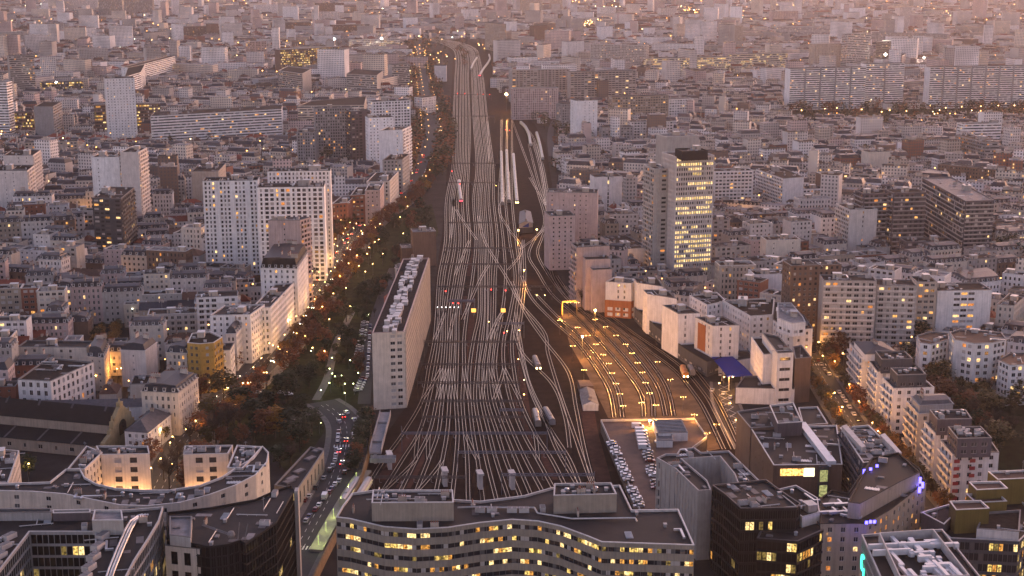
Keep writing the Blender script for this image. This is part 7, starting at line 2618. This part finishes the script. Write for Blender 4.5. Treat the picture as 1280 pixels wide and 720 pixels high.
class FarMesh(MB):
    def __init__(s):
        super().__init__()
        s.uv = []

    def wall(s, p, z0, z1, mi):
        off = R.randrange(0, 4000) * 2.7
        for i in range(len(p)):
            a, c = p[i], p[(i + 1) % len(p)]
            L = math.hypot(c[0] - a[0], c[1] - a[1])
            n = len(s.v)
            s.v += [(*a, z0), (*c, z0), (*c, z1), (*a, z1)]
            s.f.append((n, n + 1, n + 2, n + 3))
            s.m.append(mi)
            blank = i % 2 == 1 and R.random() < 0.5
            vb = -60 if blank else 0
            s.uv += [off, vb, off + L, vb, off + L, vb + (z1 - z0), off, vb + (z1 - z0)]
            off += 200 * 2.7

    def roofface(s, pts, mi):
        s.face(pts, mi)
        s.uv += [0, -60] * len(pts)

    def house(s, p, h, w, rk, rm_, detail=True):
        mi, ri = FWI[w], FRI[rm_]
        if rk == 'flat':
            s.wall(p, 0, h, mi)
            s.roofface([(*q, h - 0.02) for q in p], ri)
            if detail:
                c = cen(p)
                for _ in range(R.randint(1, 3)):
                    q = lerp(lerp(p[R.randrange(4)], c, R.uniform(0.25, 0.9)), c, 0.1)
                    l = R.uniform(1.2, 2.6)
                    hh = h + R.uniform(0.8, 3.0)
                    sq = [(q[0] - l, q[1] - l * .6), (q[0] + l, q[1] - l * .6), (q[0] + l, q[1] + l * .6), (q[0] - l, q[1] + l * .6)]
                    for i in range(4):
                        s.roofface([(*sq[i], h - 0.1), (*sq[(i + 1) % 4], h - 0.1), (*sq[(i + 1) % 4], hh), (*sq[i], hh)], R.choice((17, 18)))
                    s.roofface([(*q_, hh) for q_ in sq], R.choice((10, 12, 18)))
        else:
            he = h - 3.4
            s.wall(p, 0, he, mi)
            up = inset(p, 1.6 if rk == 'mansard' else min(math.hypot(p[1][0] - p[0][0], p[1][1] - p[0][1]), math.hypot(p[2][0] - p[1][0], p[2][1] - p[1][1])) * 0.46)
            for i in range(4):
                j = (i + 1) % 4
                s.roofface([(*p[i], he), (*p[j], he), (*up[j], h), (*up[i], h)], ri)
            s.roofface([(*q, h) for q in up], 13 if rk == 'mansard' else ri)
            if detail:
                c = cen(p)
                for _ in range(R.randint(1, 3)):
                    q = lerp(p[R.randrange(4)], c, R.uniform(0.3, 0.8))
                    sq = [(q[0] - .5, q[1] - 1.3), (q[0] + .5, q[1] - 1.3), (q[0] + .5, q[1] + 1.3), (q[0] - .5, q[1] + 1.3)]
                    for i in range(4):
                        s.roofface([(*sq[i], he), (*sq[(i + 1) % 4], he), (*sq[(i + 1) % 4], h + 1.8), (*sq[i], h + 1.8)], 17)
                    s.roofface([(*q_, h + 1.8) for q_ in sq], 17)

    def done(s, name, label):
        o = s.build(name, FW + FR)
        lay = o.data.uv_layers.new(name='UVMap')
        lay.data.foreach_set('uv', s.uv)
        return tag(o, label, 'houses', None, 'stuff')


fm = FarMesh()
for p, cx, cy, L, D, ang, rk, fl, h, w, rmat in REST:
    fm.house(p, h, w, rk, rmat)
fm.done('city_blocks', 'mass of pale roofs and houses filling the middle distance')
N_REST = len(REST)

# suburbs up to the top of the picture
fm = FarMesh()
nfar = 0
for k in range(12000):
    y = 2080 + (R.random() ** 1.25) * 5200
    x = R.uniform(-0.43, 0.43) * y
    u, v = PX(x, y, 5)
    if 505 < u < 625 and v > 46 or (y < 2100 + 100 and not at_free(x, min(y, 2590))):
        continue
    if y < 2590 and not at_free(x, y):
        continue
    sc = 1 + (y - 2000) / 4500
    L, D = R.uniform(10, 26) * sc, R.uniform(9, 14) * sc
    ang = R.choice((0.1, -0.3, 0.5)) + R.uniform(-0.15, 0.15) + R.choice((0, 0, PI / 2))
    tall = R.random() < 0.035
    big = R.random() < 0.07
    h = R.uniform(28, 55) if tall else R.uniform(6, 17)
    if tall:
        L, D = R.uniform(16, 50), R.uniform(12, 18)
    elif big:
        L, D, h = R.uniform(40, 90), R.uniform(13, 22), R.uniform(12, 24)
    c, s = math.cos(ang), math.sin(ang)
    p = [(x + a * c - b_ * s, y + a * s + b_ * c) for a, b_ in ((-L / 2, -D / 2), (L / 2, -D / 2), (L / 2, D / 2), (-L / 2, D / 2))]
    rk = 'flat' if tall or big else R.choice(('flat', 'flat', 'mansard', 'hip', 'hip'))
    fm.house(p, h, R.choice(WC_ + ['grey']) if not tall else R.choice(('white', 'white', 'offwhite', 'cream', 'pink', 'concrete')), rk, R.choice(('gravel', 'bitumen', 'pale')) if rk == 'flat' else R.choice(('tile', 'btile', 'zinc', 'slate', 'btile')), y < 3500)
    nfar += 1
fm.done('distant_suburbs', 'hazy mass of far suburbs reaching to the top of the view')

# far trees as masses
for nm, ck, n, seed in (('distant_trees', 'olive', 1700, 3), ('distant_trees', 'rust', 1300, 4), ('distant_trees', 'green', 1000, 5)):
    q = random.Random(seed)
    b = MB()
    spots = []
    for k in range(n):
        t = q.random()
        if t < 0.05:
            u, v = q.uniform(960, 1290), q.choice((138, 140, 143, 150, 158)) + q.uniform(-1.5, 1.5)
        elif t < 0.22:
            w_ = q.choice([b_ for b_ in BOUL if 1400 < b_[1] < 3200])
            u, v = PX(w_[0] + q.choice((-1, 1)) * q.uniform(9, 24), w_[1] + q.uniform(-40, 40), 0)
        elif t < 0.34:
            u, v = q.uniform(612, 712), q.uniform(98, 215)
        else:
            y = q.uniform(1300, 5500)
            u, v = PX(q.uniform(-0.38, 0.38) * y, y, 0)
        x, y = G(u, v)
        if y < 2590 and not (at_free(x, y) or t < 0.34):
            continue
        if 0.22 <= t < 0.34 and not at_free(x, y):
            continue
        if 0.05 <= t < 0.22 and y < 2590 and OCC[int((x - GX0) / CELL), int((y - GY0) / CELL)] == 2:
            continue
        s = q.uniform(0.8, 1.6)
        for j in range(40):
            a, uu, rr = q.uniform(0, 6.28), q.uniform(-1, 1), q.random() ** 0.5
            p = (x + 4 * s * rr * math.cos(a), y + 4 * s * rr * math.sin(a), 6 * s + 4.2 * s * uu * math.sqrt(max(0, 1 - rr * rr * .8)))
            t1, t2 = q.uniform(0, 6.28), q.uniform(-1, 1)
            z = 2.1 * s
            ux = (math.cos(t1) * z, math.sin(t1) * z, 0)
            vx = (-math.sin(t1) * math.cos(t2) * z, math.cos(t1) * math.cos(t2) * z, math.sin(t2) * z)
            b.quad(tuple(p[i] - ux[i] * .5 for i in range(3)), tuple(p[i] - vx[i] * .4 for i in range(3)), tuple(p[i] + ux[i] * .5 for i in range(3)), tuple(p[i] + vx[i] * .4 for i in range(3)))
        b.bar((x, y, 0), (x, y, 6 * s), 0.3, 0, 3)
    tag(b.build(nm, [LM[ck]]), {'olive': 'scattered olive green trees of the far quarters', 'rust': 'scattered rusty brown trees of the far quarters', 'green': 'scattered dark green trees of the far quarters'}[ck], 'trees', None, 'stuff')

# far street lights, too many to count
for nm, rgb, n, seed in (('sodium', (1.0, 0.42, 0.10), 1500, 8), ('warm', (1.0, 0.66, 0.30), 600, 9), ('pale', (0.95, 1.0, 0.8), 110, 10)):
    q = random.Random(seed)
    b = MB()
    for k in range(n):
        t = q.random()
        if t < 0.035:
            u, v = q.uniform(505, 560), q.uniform(62, 110)
        elif t < 0.06:
            u, v = q.uniform(990, 1285), q.uniform(134, 143)
        elif t < 0.11:
            u = q.uniform(850, 1010)
            v = 10 + (u - 850) * 0.15 + q.uniform(-3, 3)
        elif t < 0.17:
            u = q.uniform(690, 800)
            v = 38 - (u - 690) * 0.22 + q.uniform(-3, 3)
        else:
            y = q.uniform(950, 6000) if q.random() < 0.85 else q.uniform(650, 1000)
            u, v = PX(q.uniform(-0.38, 0.38) * y, y, 0)
        h = q.uniform(6, 14)
        x, y = G(u, v, h)
        if y < 2590 and not at_free(x, y):
            continue
        r = 0.2 + 0.0002 * y * q.uniform(0.5, 1.4)
        b.ball((x, y, h), r, 0, 5)
        b.bar((x, y, 0), (x, y, h - r), 0.08, 1, 3)
    tag(b.build('distant_street_lights', [emat('far_bulb_' + nm, rgb, 8 * EM), M_POLE]), 'scattered %s street lights of the far quarters' % {'sodium': 'orange', 'warm': 'warm yellow', 'pale': 'pale white'}[nm], 'street lights', None, 'stuff')
# ---------------------------------------------------------------- air, sky, sun, camera
SUN_EL, SUN_AZ = math.radians(12.0), math.radians(38.0)    # azimuth from +Y towards +X
hz = MB()
hz.prism([(-4500, -250), (4500, -250), (4500, 9000), (-4500, 9000)], -1.0, 216.0, bottom=True)
hm = bpy.data.materials.new('haze_air')
hm.use_nodes = True
nt = hm.node_tree
nt.nodes.clear()
o_ = nd(nt, 'ShaderNodeOutputMaterial')
pv = nd(nt, 'ShaderNodeVolumePrincipled')
pv.inputs['Color'].default_value = (0.92, 0.83, 0.80, 1)
pv.inputs['Density'].default_value = 3.9e-5
pv.inputs['Anisotropy'].default_value = 0.5
nt.links.new(pv.outputs[0], o_.inputs['Volume'])
tag(hz.build('haze', [hm]), 'thin rosy evening haze over the whole city', None, None, 'stuff')

w = bpy.data.worlds.new('World')
SC.world = w
w.use_nodes = True
nt = w.node_tree
bg = nt.nodes['Background']
sky = nd(nt, 'ShaderNodeTexSky', sky_type='NISHITA', sun_disc=False, sun_elevation=SUN_EL, sun_rotation=SUN_AZ, altitude=60.0, air_density=1.0, dust_density=1.2, ozone_density=1.5)
tint = nd(nt, 'ShaderNodeVectorMath', operation='MULTIPLY')      # rosy afterglow
tint.inputs[1].default_value = (1.32, 0.87, 0.86)
nt.links.new(sky.outputs[0], tint.inputs[0])
nt.links.new(tint.outputs[0], bg.inputs['Color'])
bg.inputs['Strength'].default_value = 0.12

sl = bpy.data.lights.new('sun', 'SUN')
sl.energy = 0.2
sl.angle = math.radians(25)
sl.color = (1.0, 0.62, 0.48)
so = bpy.data.objects.new('sun', sl)
COL.objects.link(so)
so.rotation_euler = (PI / 2 - SUN_EL, 0, PI - SUN_AZ)

cam = bpy.data.cameras.new('camera')
cam.sensor_width = 36.0
cam.lens = F / 1280 * 36.0
cam.clip_start = 1.0
cam.clip_end = 20000
co = bpy.data.objects.new('camera', cam)
COL.objects.link(co)
co.location = (0, 0, CH)
co.rotation_euler = (PI / 2 - PITCH, 0, 0)
SC.camera = co

for o in bpy.data.objects:
    for k in ('_w', '_nw', '_k'):
        if k in o:
            del o[k]
vs = SC.view_settings
SC.display_settings.display_device = 'sRGB'
vs.view_transform = 'Standard'
vs.look = 'None'
vs.gamma = 1.0
vs.use_curve_mapping = False
vs.exposure = 1.55
cy = SC.cycles
cy.max_bounces = 4
cy.diffuse_bounces = 2
cy.glossy_bounces = 2
cy.volume_bounces = 1
cy.transparent_max_bounces = 4
cy.sample_clamp_indirect = 2.0
cy.sample_clamp_direct = 0.0
cy.use_denoising = True
cy.use_light_tree = True
cy.caustics_reflective = False
cy.caustics_refractive = False
print('BUILT', len(bpy.data.objects), 'objects; fill', CNT, 'rest', N_REST, 'far', nfar, 'trees', NT[0])
